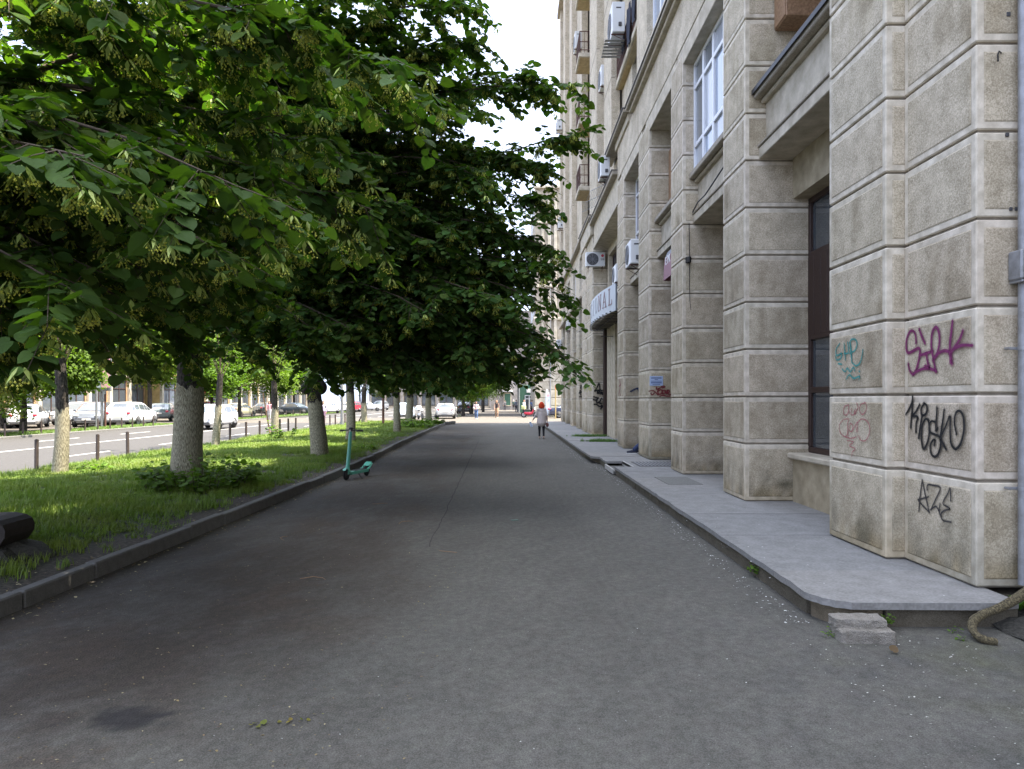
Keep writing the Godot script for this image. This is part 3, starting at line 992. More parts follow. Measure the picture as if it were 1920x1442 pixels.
func apartment_building() -> void:
	graffiti_data()
	var root := thing("apartment_building", "pale rendered apartment building with a row of rusticated stone piers along the raised pavement", "building")
	# ---- near corner: pier, set-back strip with the tags, side wall
	var p1 := pier(root, 3.64, 4.9, 6.96, 8.2, 12, true, 1.15)
	paint(root, "graffiti", "teal scrawled tag", G.teal, 0.017, lin(0.06, 0.34, 0.32), 0, 3.628)
	paint(root, "graffiti", "pale pink looping tag", G.pink, 0.009, lin(0.5, 0.16, 0.18), 0, 3.628)
	var pc := pier(root, 3.82, 4.9, 5.88, 6.958, 12, true, 1.25)
	paint(root, "graffiti", "purple tag in tall letters", G.purple, 0.03, lin(0.23, 0.03, 0.14), 0, 3.806)
	paint(root, "graffiti", "black tag in looping letters", G.black, 0.026, lin(0.015, 0.015, 0.017), 0, 3.806)
	paint(root, "graffiti", "thin grey tag of three letters", G.faint, 0.016, lin(0.06, 0.055, 0.055), 0, 3.806)
	var ps := pivot("side_wall", root)
	piece("joint_core", ps, boxmesh(4.9, 6.9, 0.0, 9.0, 5.93, 6.5, M.joint))
	for k in 12:
		for s in 1:
			var xa := 4.903 + s * 2.3
			stone(ps, xa, xa + 1.99, COURSE[k] - (0.3 if k == 0 else 0.0), COURSE[k + 1], 5.883, 6.4, false, true, false, 0.8)
	# ---- piers along the street
	var piers := [[3.56, 10.92, 12.05], [3.56, 14.9, 16.0], [3.56, 18.56, 20.1], [3.56, 22.8, 24.1]]
	var made := [p1]
	for q in piers:
		made.append(pier(root, q[0], 5.6, q[1], q[2], 12, q[1] < 16.0, 1.0))
	paint(root, "graffiti", "dark red tag below the small sign", G.red, 0.03, lin(0.22, 0.025, 0.035), 1, 18.535)
	paint(root, "graffiti", "blue letters at the edge of the pier", [[V(3.78, 2.02), V(4.0, 2.12), V(4.2, 2.06)], [V(4.02, 2.1), V(4.12, 1.84)], [V(4.28, 2.05), V(4.2, 1.95), V(4.3, 1.88)]], 0.05, lin(0.02, 0.04, 0.12), 1, 22.775)
	paint(root, "graffiti", "faded red scribble", [[V(23.2, 2.45), V(23.5, 2.0), V(23.35, 1.9)], [V(23.7, 2.5), V(23.4, 2.2), V(23.75, 1.95)], [V(23.25, 2.25), V(23.7, 2.2)]], 0.035, lin(0.35, 0.12, 0.13), 0, 3.545)
	# ---- bays between them
	var bays := [[8.2, 10.92], [12.05, 14.9], [16.0, 18.56], [20.1, 22.8]]
	for q in bays:
		bay_band(root, q[0], q[1])
	# bay 1: low wall, sill, brown window with a boarded middle
	piece("dado_wall", root, boxmesh(4.29, 4.8, 0.2, 0.86, 8.2, 10.92, M.ochre_wall))
	piece("window_sill", root, boxmesh(4.2, 4.8, 0.862, 0.95, 8.204, 10.916, M.beam, 0.02))
	piece("window_header", root, boxmesh(4.29, 4.8, 4.82, 5.43, 8.2, 10.92, M.ochre_wall))
	var bw := window(root, Vector3(4.56, 0.952, -9.56), WEST, 2.72, 3.866, 3, [0.95, 1.75, 3.0], M.brown_wood, M.glass, 0.085)
	for k in 12:
		piece("board", bw, [_local_box(Vector3(-1.25 + k * 0.227, 2.375, 0.03), Vector3(0.214, 1.2, 0.02)), M.brown_wood])
	piece("interior_wall", root, boxmesh(4.95, 5.0, 0.2, 5.43, 8.2, 10.92, M.dark))
	# bays 2 to 4: deep porches with a dark door wall
	for i in range(1, 4):
		var q: Array = bays[i]
		piece("porch_wall", root, boxmesh(5.6, 5.8, 0.2, 5.43, q[0], q[1], M.ochre_wall))
		var dm: float = (q[0] + q[1]) / 2
		window(root, Vector3(5.56, 0.21, -dm), WEST, 1.7, 3.3, 2, [0.9, 2.5], M.brown_wood, M.glass, 0.1)
	# upper order of the bays: loggias and windows
	piece("loggia_wall", root, boxmesh(5.0, 5.2, 6.46, 8.75, 8.2, 10.92, M.ochre_wall))
	window(root, Vector3(4.97, 6.9, -9.5), WEST, 1.6, 1.7, 2, [], M.brown_wood, M.glass)
	piece("sill_flashing", root, boxmesh(3.66, 4.0, 6.462, 6.475, 8.21, 10.91, M.zinc))
	piece("sill_flashing", root, boxmesh(3.655, 3.665, 6.40, 6.47, 8.21, 10.91, M.black))
	window(root, Vector3(3.82, 6.462, -13.475), WEST, 2.85, 2.288, 4, [0.55, 1.75], M.pvc, [M.curtain_glass, M.dull_glass, M.sky_glass, M.dull_glass, M.curtain_glass], 0.085)
	piece("curtain", root, boxmesh(3.9, 3.93, 6.5, 8.7, 12.1, 14.85, M.curtain))
	piece("loggia_wall", root, boxmesh(4.6, 4.8, 6.46, 8.75, 16.0, 18.56, M.ochre_wall))
	piece("loggia_door", root, boxmesh(4.06, 4.12, 6.46, 8.2, 18.2, 18.54, M.cabinet, 0.01))
	window(root, Vector3(4.56, 6.6, -17.1), WEST, 1.5, 2.0, 2, [], M.pvc, M.glass)
	window(root, Vector3(3.98, 6.462, -21.45), WEST, 2.7, 2.288, 3, [0.55, 1.75], M.pvc, M.brown_glass, 0.075)
	# ---- frieze and cornice of the near block
	var fd := [5.88, 7.9, 9.9, 11.9, 13.9, 15.9, 17.9, 20.1, 22.2, 24.1]
	for i in fd.size() - 1:
		wall_west(root, "frieze_panel", 3.56 if i > 0 else 3.6, fd[i] + 0.004, fd[i + 1] - 0.004, 9.155, 10.18, [], 0.1, M.wall, 1.1)
	piece("frieze_core", root, boxmesh(3.60, 12, 9.02, 10.3, 5.95, 24.05, M.joint))
	piece("main_cornice", root, boxmesh(3.44, 3.8, 10.182, 10.27, 5.7, 21.0, M.beam, 0.015))
	piece("main_cornice", root, boxmesh(3.34, 3.9, 10.272, 10.36, 5.62, 21.08, M.cornice, 0.015))
	piece("cornice_flashing", root, boxmesh(3.31, 3.9, 10.362, 10.385, 5.6, 21.1, M.flash))
	# ---- upper floors of the near block
	var ops := []
	for fl in 4:
		for q in [[8.0, 10.2], [12.2, 14.4], [16.2, 19.0]]:
			ops.append([q[0], q[1], 11.15 + fl * 3.2, 12.95 + fl * 3.2])
	wall_west(root, "upper_wall", 3.58, 5.9, 20.5, 10.385, 24.5, ops, 0.24, M.wall, 0.8)
	for q in ops:
		window(root, Vector3(3.78, q[2], -(q[0] + q[1]) / 2), WEST, q[1] - q[0], q[3] - q[2], 3, [], M.pvc, M.sky_glass, 0.07)
	# ---- stepped block at the fifth pier
	piece("pier_cap", root, boxmesh(3.5, 4.4, 10.18, 10.42, 21.6, 24.3, M.beam, 0.015))
	piece("pier_cap", root, boxmesh(3.34, 4.4, 10.422, 10.52, 21.5, 25.6, M.cornice, 0.015))
	piece("pier_cap_flashing", root, boxmesh(3.31, 4.4, 10.522, 10.55, 21.48, 25.62, M.flash))
	# ---- entrance bay with the curved sign
	var en0 := 24.1; var en1 := 31.4
	wall_west(root, "entrance_wall", 4.2, en0, en1, 0.2, 8.35, [[25.2, 28.2, 0.2, 3.9], [28.7, 31.0, 6.1, 8.0]], 0.3, M.stone_strip, 0.5)
	for q in [28.55, 29.15, 29.75, 30.35]:
		piece("pilaster_strip", root, boxmesh(4.1, 4.2, 0.2, 5.9, q, q + 0.46, M.stone_strip, 0.01))
	piece("door_jamb", root, boxmesh(4.0, 4.2, 0.2, 5.2, 31.0, 31.39, M.brown_wood))
	window(root, Vector3(4.4, 0.2, -26.7), WEST, 3.0, 3.7, 3, [2.6], M.brown_wood, M.glass, 0.09)
	window(root, Vector3(4.4, 6.1, -29.85), WEST, 2.3, 1.9, 3, [], M.brown_wood, M.glass, 0.1)
	piece("window_ledge", root, boxmesh(3.9, 4.25, 5.95, 6.02, 28.3, 31.1, M.rust))
	piece("entrance_lintel", root, boxmesh(3.56, 5.0, 8.35, 8.62, en0 + 0.004, en1 - 0.004, M.beam, 0.01))
	piece("entrance_frieze", root, boxmesh(3.6, 5.0, 8.65, 9.42, en0 + 0.004, en1 - 0.004, M.stone_strip))
	piece("entrance_cornice", root, boxmesh(3.4, 4.4, 9.422, 9.56, en0 + 0.2, en1 + 0.1, M.cornice, 0.015))
	piece("entrance_flashing", root, boxmesh(3.37, 4.4, 9.562, 9.59, en0 + 0.19, en1 + 0.12, M.flash))
	# ---- sixth pier in two steps, then the slender far ones
	var p6 := pier(root, 3.56, 5.2, 31.6, 34.1, 12, false)
	pier(root, 3.5, 5.2, 34.103, 35.8, 12, false)
	paint(root, "graffiti", "thick black tags with an arrow", G.tags, 0.06, lin(0.012, 0.012, 0.015), 1, 31.575)
	piece("pier_cap", root, boxmesh(3.44, 4.6, 9.02, 9.75, 31.45, 35.9, M.beam, 0.015))
	piece("pier_cap", root, boxmesh(3.36, 4.6, 9.752, 9.86, 31.35, 36.0, M.cornice, 0.015))
	piece("pier_cap_flashing", root, boxmesh(3.33, 4.6, 9.862, 9.89, 31.33, 36.02, M.flash))
	var fps := [[38.2, 39.6], [42.2, 43.6], [46.6, 47.9], [50.6, 51.9]]
	for i in fps.size():
		var pf := pier(root, 3.56, 5.0, fps[i][0], fps[i][1], 9, false)
		if i == 0:
			paint(root, "graffiti", "small black tag", G.small, 0.06, lin(0.015, 0.015, 0.017), 1, 38.175)
	var prev := 35.8
	for q in fps:
		var d0: float = prev; var d1: float = q[0]
		piece("band_wall", root, boxmesh(3.75, 4.4, 3.9, 4.5, d0, d1, M.stone_strip))
		piece("sill_cornice", root, boxmesh(3.66, 4.4, 4.502, 4.58, d0 + 0.01, d1 - 0.01, M.cornice))
		piece("back_wall", root, boxmesh(4.3, 4.4, 0.2, 3.9, d0, d1, M.ochre_wall))
		window(root, Vector3(3.95, 4.582, -(d0 + d1) / 2), WEST, d1 - d0, 2.2, 2, [1.6], M.brown_wood, M.glass, 0.1)
		prev = q[1]
	piece("far_cornice", root, boxmesh(3.4, 4.4, 6.86, 7.0, 35.9, 52.0, M.cornice, 0.02))
	wall_west(root, "far_attic", 3.58, 35.9, 52.0, 7.0, 9.7, [[36.3, 37.9, 7.4, 9.2], [40.2, 41.8, 7.4, 9.2], [44.3, 46.0, 7.4, 9.2], [48.3, 50.2, 7.4, 9.2]], 0.2, M.wall, 0.7)
	for q in [37.1, 41.0, 45.15, 49.25]:
		window(root, Vector3(3.74, 7.4, -q), WEST, 1.6, 1.8, 2, [], M.pvc, M.sky_glass)
	piece("far_attic_cornice", root, boxmesh(3.36, 4.4, 9.702, 9.85, 35.92, 52.05, M.cornice, 0.02))
	# ---- upper floors beyond the near block: projecting shafts and recesses
	var rec := []
	for fl in 6:
		for q in [[21.3, 22.9], [27.5, 28.9], [32.75, 34.4], [38.8, 40.2], [44.0, 45.4], [49.2, 50.6]]:
			if fl < 4 or q[0] > 32.7:
				rec.append([q[0], q[1], 10.9 + fl * 3.13, 12.9 + fl * 3.13])
	wall_west(root, "upper_wall", 3.85, 20.5, 32.5, 9.6, 24.5, rec.filter(func(q): return q[0] < 32.5), 0.25, M.wall, 0.8)
	wall_west(root, "upper_wall", 3.85, 32.5, 52.0, 9.6, 29.6, rec.filter(func(q): return q[0] > 32.5), 0.25, M.wall, 0.8)
	for q in rec:
		window(root, Vector3(4.05, q[2], -(q[0] + q[1]) / 2), WEST, q[1] - q[0], q[3] - q[2], 2, [], M.pvc, M.sky_glass, 0.07)
	for q in [[24.95, 27.0, 10.55], [29.3, 31.9, 9.6], [35.5, 38.0, 9.9], [41.4, 43.2, 9.86], [46.6, 48.4, 9.86], [51.0, 52.05, 9.86]]:
		wall_west(root, "projecting_shaft", 3.47, q[0], q[1], q[2], 24.7 if q[0] < 32.0 else 29.8, [], 0.1, M.wall, 0.9)
		# string lines of the render at each storey
		for fl in (4 if q[0] < 32.0 else 6):
			piece("storey_line", root, boxmesh(3.462, 3.6, 13.0 + fl * 3.13, 13.035 + fl * 3.13, q[0] - 0.004, q[1] + 0.004, M.joint))
	for fl in 5:
		if fl < 4: balcony(root, 3.6, 3.9, 12.75 + fl * 3.13, 20.6, 24.9)
		balcony(root, 3.1, 3.9, 11.7 + fl * 3.1, 33.2, 35.0, 1.0 if fl % 2 == 0 else 0.0)
	piece("roof_slab", root, boxmesh(3.3, 14.0, 29.6, 29.95, 32.2, 52.3, M.cornice))
	piece("roof_slab", root, boxmesh(3.3, 14.0, 24.5, 24.85, 5.7, 32.48, M.cornice))
	# body of the building behind the facade, and its wing round the yard
	piece("building_core", root, boxmesh(5.85, 14.0, 0.0, 29.6, 32.5, 51.9, M.wall))
	piece("building_core", root, boxmesh(5.85, 14.0, 0.0, 24.5, 6.6, 32.5, M.wall))
	piece("step_wall", root, boxmesh(3.9, 5.85, 24.5, 29.6, 32.52, 32.8, M.wall))
	piece("building_core", root, boxmesh(4.9, 14.0, 9.02, 24.5, 6.0, 20.4, M.wall))
	piece("end_wall", root, boxmesh(4.15, 5.85, 9.6, 29.6, 50.9, 51.95, M.wall))
	piece("yard_wing", root, boxmesh(6.9, 13.0, 0.0, 29.6, 3.0, 6.56, M.wall))
	rebase(root, Vector3(3.56, 0.0, -29.0))
	# the neighbouring block, mostly behind the camera
	var nb := thing("neighbouring_building", "plain rendered block beside the yard, right of the viewpoint", "building", Vector3(10.2, 0, 12))
	var nm := MB.new()
	nm.box(Vector3(0, 14.8, 0), Vector3(7.0, 29.6, 29.98))
	piece("wall", nb, [nm, M.wall])
	for fl in 7:
		for k in 6:
			window(nb, Vector3(-3.51, 1.6 + fl * 3.5, -12.0 + k * 4.6), WEST, 1.5, 1.7, 2, [], M.pvc, M.glass)

func _local_box(o: Vector3, s: Vector3, bv := 0.004) -> MB:
	var b := MB.new()
	b.box(o, s, bv)
	return b

func rebase(root: Node3D, p: Vector3) -> void:
	root.position = p
	for ch in root.get_children():
		ch.position -= p

func graffiti_data() -> void:
	G.purple = [[V(6.732, 2.284), V(6.74, 2.358), V(6.777, 2.403), V(6.84, 2.402), V(6.891, 2.336), V(6.899, 2.251), V(6.865, 2.203), V(6.765, 2.22), V(6.691, 2.236), V(6.667, 2.2), V(6.703, 2.084), V(6.752, 2.01), V(6.789, 1.993), V(6.84, 2.034), V(6.865, 2.099)], [V(6.679, 2.415), V(6.636, 2.342), V(6.583, 2.269)], [V(6.782, 1.997), V(6.679, 2.028), V(6.56, 2.043), V(6.457, 2.025), V(6.405, 2.006)], [V(6.667, 2.165), V(6.56, 2.179), V(6.457, 2.192)], [V(6.56, 2.175), V(6.537, 2.089), V(6.518, 2.048), V(6.583, 2.065)], [V(6.412, 2.006), V(6.445, 2.111), V(6.479, 2.234), V(6.468, 2.354), V(6.412, 2.404), V(6.367, 2.357), V(6.356, 2.264), V(6.389, 2.174), V(6.457, 2.105)], [V(6.423, 2.13), V(6.356, 2.172), V(6.27, 2.182), V(6.196, 2.155), V(6.175, 2.058)], [V(6.165, 2.434), V(6.182, 2.34), V(6.202, 2.226), V(6.194, 2.072)], [V(6.02, 2.337), V(6.074, 2.254), V(6.165, 2.179), V(6.202, 2.143)], [V(6.202, 2.162), V(6.124, 2.195), V(6.024, 2.212), V(5.893, 2.2)]]
	G.black = [[V(6.789, 1.787), V(6.795, 1.667), V(6.815, 1.554), V(6.822, 1.483)], [V(6.904, 1.609), V(6.827, 1.688), V(6.787, 1.751)], [V(6.667, 1.71), V(6.74, 1.633), V(6.802, 1.597), V(6.703, 1.592), V(6.728, 1.529), V(6.732, 1.445)], [V(6.602, 1.71), V(6.643, 1.669), V(6.636, 1.614), V(6.583, 1.615), V(6.548, 1.657), V(6.56, 1.704), V(6.602, 1.721)], [V(6.626, 1.614), V(6.655, 1.504), V(6.684, 1.392)], [V(6.525, 1.562), V(6.572, 1.575), V(6.626, 1.505), V(6.636, 1.394), V(6.607, 1.3), V(6.56, 1.331), V(6.514, 1.428), V(6.518, 1.536), V(6.532, 1.573)], [V(6.423, 1.552), V(6.479, 1.557), V(6.514, 1.515), V(6.491, 1.456), V(6.423, 1.439), V(6.356, 1.423), V(6.335, 1.358), V(6.367, 1.277), V(6.423, 1.24), V(6.479, 1.262), V(6.495, 1.335), V(6.457, 1.384), V(6.423, 1.39), V(6.434, 1.339)], [V(6.389, 1.685), V(6.401, 1.566), V(6.405, 1.473), V(6.378, 1.501)], [V(6.281, 1.667), V(6.302, 1.569), V(6.335, 1.437), V(6.345, 1.41)], [V(6.335, 1.411), V(6.281, 1.348), V(6.249, 1.312)], [V(6.335, 1.411), V(6.259, 1.518), V(6.196, 1.61), V(6.194, 1.508), V(6.186, 1.393), V(6.155, 1.344), V(6.104, 1.334), V(6.044, 1.389), V(6.004, 1.503), V(6.014, 1.614), V(6.064, 1.657), V(6.114, 1.637), V(6.134, 1.561), V(6.104, 1.454)]]
	G.faint = [[V(6.631, 1.01), V(6.583, 0.88), V(6.518, 0.72)], [V(6.631, 1.004), V(6.667, 0.841), V(6.684, 0.707)], [V(6.698, 0.816), V(6.607, 0.842), V(6.525, 0.867)], [V(6.691, 0.81), V(6.607, 0.767), V(6.514, 0.727)], [V(6.548, 0.925), V(6.537, 0.974), V(6.457, 0.979), V(6.345, 0.97), V(6.412, 0.862), V(6.491, 0.751)], [V(6.491, 0.751), V(6.412, 0.796), V(6.367, 0.763)], [V(6.345, 0.832), V(6.356, 0.752), V(6.324, 0.711)], [V(6.19, 0.874), V(6.196, 0.982), V(6.228, 0.939), V(6.302, 0.839), V(6.228, 0.817), V(6.211, 0.8), V(6.291, 0.775), V(6.335, 0.729), V(6.302, 0.689), V(6.238, 0.69), V(6.182, 0.692)]]
	G.teal = [[V(7.912, 2.374), V(8.002, 2.315), V(7.983, 2.247), V(7.858, 2.264), V(7.894, 2.209), V(7.983, 2.198), V(8.013, 2.241)], [V(7.947, 2.155), V(7.858, 2.142)], [V(7.806, 2.373), V(7.772, 2.186)], [V(7.72, 2.375), V(7.703, 2.262), V(7.806, 2.26)], [V(7.62, 2.146), V(7.636, 2.289), V(7.653, 2.385), V(7.554, 2.392), V(7.506, 2.342), V(7.554, 2.275), V(7.67, 2.251)], [V(7.38, 2.271), V(7.426, 2.151), V(7.522, 2.11), V(7.603, 2.145)], [V(7.67, 2.371), V(7.62, 2.162)], [V(7.841, 2.092), V(7.772, 2.057), V(7.72, 2.095), V(7.653, 2.052), V(7.587, 2.097), V(7.554, 2.056)], [V(7.442, 2.044), V(7.458, 2.052)], [V(7.737, 1.976), V(7.67, 2.021), V(7.571, 1.979), V(7.442, 1.998), V(7.458, 1.968)]]
	G.pink = [[V(7.72, 1.696), V(7.806, 1.671), V(7.813, 1.598), V(7.737, 1.592), V(7.697, 1.656), V(7.71, 1.704), V(7.686, 1.6)], [V(7.636, 1.657), V(7.653, 1.601), V(7.587, 1.595), V(7.554, 1.658), V(7.561, 1.595), V(7.506, 1.658)], [V(7.522, 1.643), V(7.49, 1.674), V(7.522, 1.72)], [V(7.333, 1.721), V(7.426, 1.705), V(7.458, 1.644), V(7.395, 1.599), V(7.318, 1.646), V(7.318, 1.706), V(7.349, 1.729)], [V(7.823, 1.533), V(7.912, 1.473), V(7.894, 1.392), V(7.772, 1.35), V(7.72, 1.4), V(7.72, 1.496), V(7.686, 1.545), V(7.806, 1.538)], [V(7.72, 1.496), V(7.703, 1.353)], [V(7.653, 1.498), V(7.686, 1.434), V(7.62, 1.413), V(7.603, 1.484), V(7.653, 1.498)], [V(7.62, 1.413), V(7.554, 1.47), V(7.49, 1.519), V(7.522, 1.409)], [V(7.49, 1.411), V(7.49, 1.504), V(7.395, 1.553), V(7.273, 1.526), V(7.234, 1.437), V(7.303, 1.344), V(7.411, 1.33), V(7.474, 1.38)], [V(7.772, 1.35), V(7.636, 1.341), V(7.506, 1.363)], [V(7.72, 1.312), V(7.571, 1.305), V(7.67, 1.26), V(7.538, 1.237), V(7.603, 1.201), V(7.564, 1.212)], [V(7.603, 1.193), V(7.61, 1.145)]]
	G.tags = [[V(3.654, 2.144), V(3.759, 2.301), V(3.837, 2.484), V(3.877, 2.34), V(3.89, 2.183)], [V(3.654, 2.144), V(3.785, 2.183), V(3.942, 2.177), V(4.099, 2.157)], [V(3.785, 2.157), V(3.779, 2.039)], [V(3.785, 2.039), V(3.89, 2.066)], [V(3.864, 2.144), V(3.85, 2.079), V(3.903, 2.066), V(3.909, 2.02)], [V(3.942, 2.118), V(3.942, 2.066)], [V(4.06, 2.092), V(3.994, 2.079), V(3.968, 2.013), V(4.034, 2.007)], [V(4.073, 2.092), V(4.073, 1.974)], [V(4.047, 2.353), V(4.164, 2.249), V(4.269, 2.144), V(4.125, 2.092)], [V(4.125, 2.079), V(4.204, 1.987), V(4.282, 1.974)], [V(3.602, 1.896), V(3.72, 1.856), V(3.824, 1.837)], [V(3.589, 1.765), V(3.68, 1.745), V(3.759, 1.752)], [V(3.785, 1.804), V(3.733, 1.712), V(3.759, 1.621), V(3.837, 1.647)], [V(3.955, 1.83), V(3.89, 1.699), V(3.864, 1.608), V(3.955, 1.595)], [V(4.073, 1.83), V(4.021, 1.765), V(4.086, 1.752), V(4.047, 1.673), V(4.034, 1.582)], [V(4.112, 1.752), V(4.106, 1.725)], [V(4.204, 1.817), V(4.164, 1.673)], [V(4.282, 1.765), V(4.178, 1.673), V(4.151, 1.634), V(4.23, 1.503), V(4.295, 1.542)], [V(3.628, 1.555), V(3.733, 1.555), V(3.837, 1.477), V(3.942, 1.457), V(4.066, 1.464)], [V(3.942, 1.516), V(4.06, 1.466), V(3.968, 1.425), V(3.922, 1.353)]]
	G.red = [[V(3.749, 2.085), V(3.749, 2.033)], [V(3.749, 2.033), V(3.806, 2.042), V(3.852, 2.068)], [V(3.87, 2.085), V(3.91, 2.108), V(3.959, 2.103), V(3.945, 2.074), V(3.887, 2.068)], [V(3.806, 2.045), V(3.783, 1.999), V(3.778, 1.959)], [V(3.829, 2.005), V(3.789, 1.97), V(3.795, 1.912), V(3.841, 1.901), V(3.887, 1.935), V(3.887, 1.999), V(3.847, 2.016)], [V(3.898, 1.987), V(3.91, 1.912)], [V(3.91, 2.005), V(3.962, 1.982), V(3.968, 1.935), V(3.91, 1.912)], [V(3.973, 1.999), V(4.008, 1.912), V(4.025, 2.01)], [V(4.031, 1.947), V(4.077, 1.953), V(4.071, 1.999), V(4.037, 1.993), V(4.037, 1.918), V(4.112, 1.889)], [V(3.553, 1.976), V(3.622, 1.993), V(3.691, 1.976), V(3.789, 1.878)], [V(3.605, 1.935), V(3.61, 1.895), V(3.651, 1.889), V(3.691, 1.935)], [V(3.829, 1.843), V(3.91, 1.866), V(4.002, 1.849), V(4.1, 1.849)]]
	G.small = [[V(3.69, 2.543), V(3.674, 2.432), V(3.785, 2.448), V(3.706, 2.511)], [V(3.785, 2.432), V(3.674, 2.385), V(3.753, 2.29)], [V(3.643, 2.242), V(3.627, 2.163), V(3.737, 2.163), V(3.658, 2.258)], [V(3.579, 2.116), V(3.769, 2.147), V(3.785, 2.037)], [V(3.658, 2.068), V(3.69, 2.005)], [V(3.595, 1.91), V(3.69, 1.942), V(3.801, 1.847)]]

# ------------------------------------------------------------------ buildings across the road and beyond the crossing
# a block with its front along local x, facing local +z, base at the origin
func town_house(label: String, at: Vector3, yaw: float, w: float, dep: float, floors: int, fh: float, bays: int, wm: Material, pm: Material, ground_h := 4.2) -> Node3D:
	var o := thing("town_building", label, "building", at, yaw, "")
	var h := ground_h + floors * fh
	var b := MB.new()
	b.box(Vector3(0, h / 2, -dep / 2), Vector3(w, h, dep))
	piece("wall", o, [b, wm])
	var c := MB.new()
	c.box(Vector3(0, h + 0.2, -dep / 2 + 0.3), Vector3(w + 0.7, 0.4, dep + 0.5), 0.05)
	piece("roof_cornice", o, [c, pm])
	c = MB.new()
	c.box(Vector3(0, ground_h - 0.15, 0.08), Vector3(w, 0.3, 0.3), 0.03)
	piece("string_course", o, [c, pm])
	var bw := w / bays
	for i in bays:
		var x := -w / 2 + bw * (i + 0.5)
		var p := MB.new()
		p.box(Vector3(x - bw / 2 + 0.22, ground_h / 2, 0.12), Vector3(0.42, ground_h - 0.31, 0.24), 0.02)
		piece("pilaster", o, [p, pm])
		window(o, Vector3(x + 0.2, 0.5, 0.01), Basis(), bw - 0.9, ground_h - 1.0, 2, [ground_h - 1.9], M.brown_wood, M.glass, 0.09)
		for f in floors:
			window(o, Vector3(x, ground_h + 0.8 + f * fh, 0.02), Basis(), bw * 0.42, fh * 0.6, 2, [], M.pvc, M.sky_glass, 0.08)
			var s := MB.new()
			s.box(Vector3(x, ground_h + 0.72 + f * fh, 0.1), Vector3(bw * 0.52, 0.1, 0.22), 0.02)
			piece("sill", o, [s, pm])
	return o

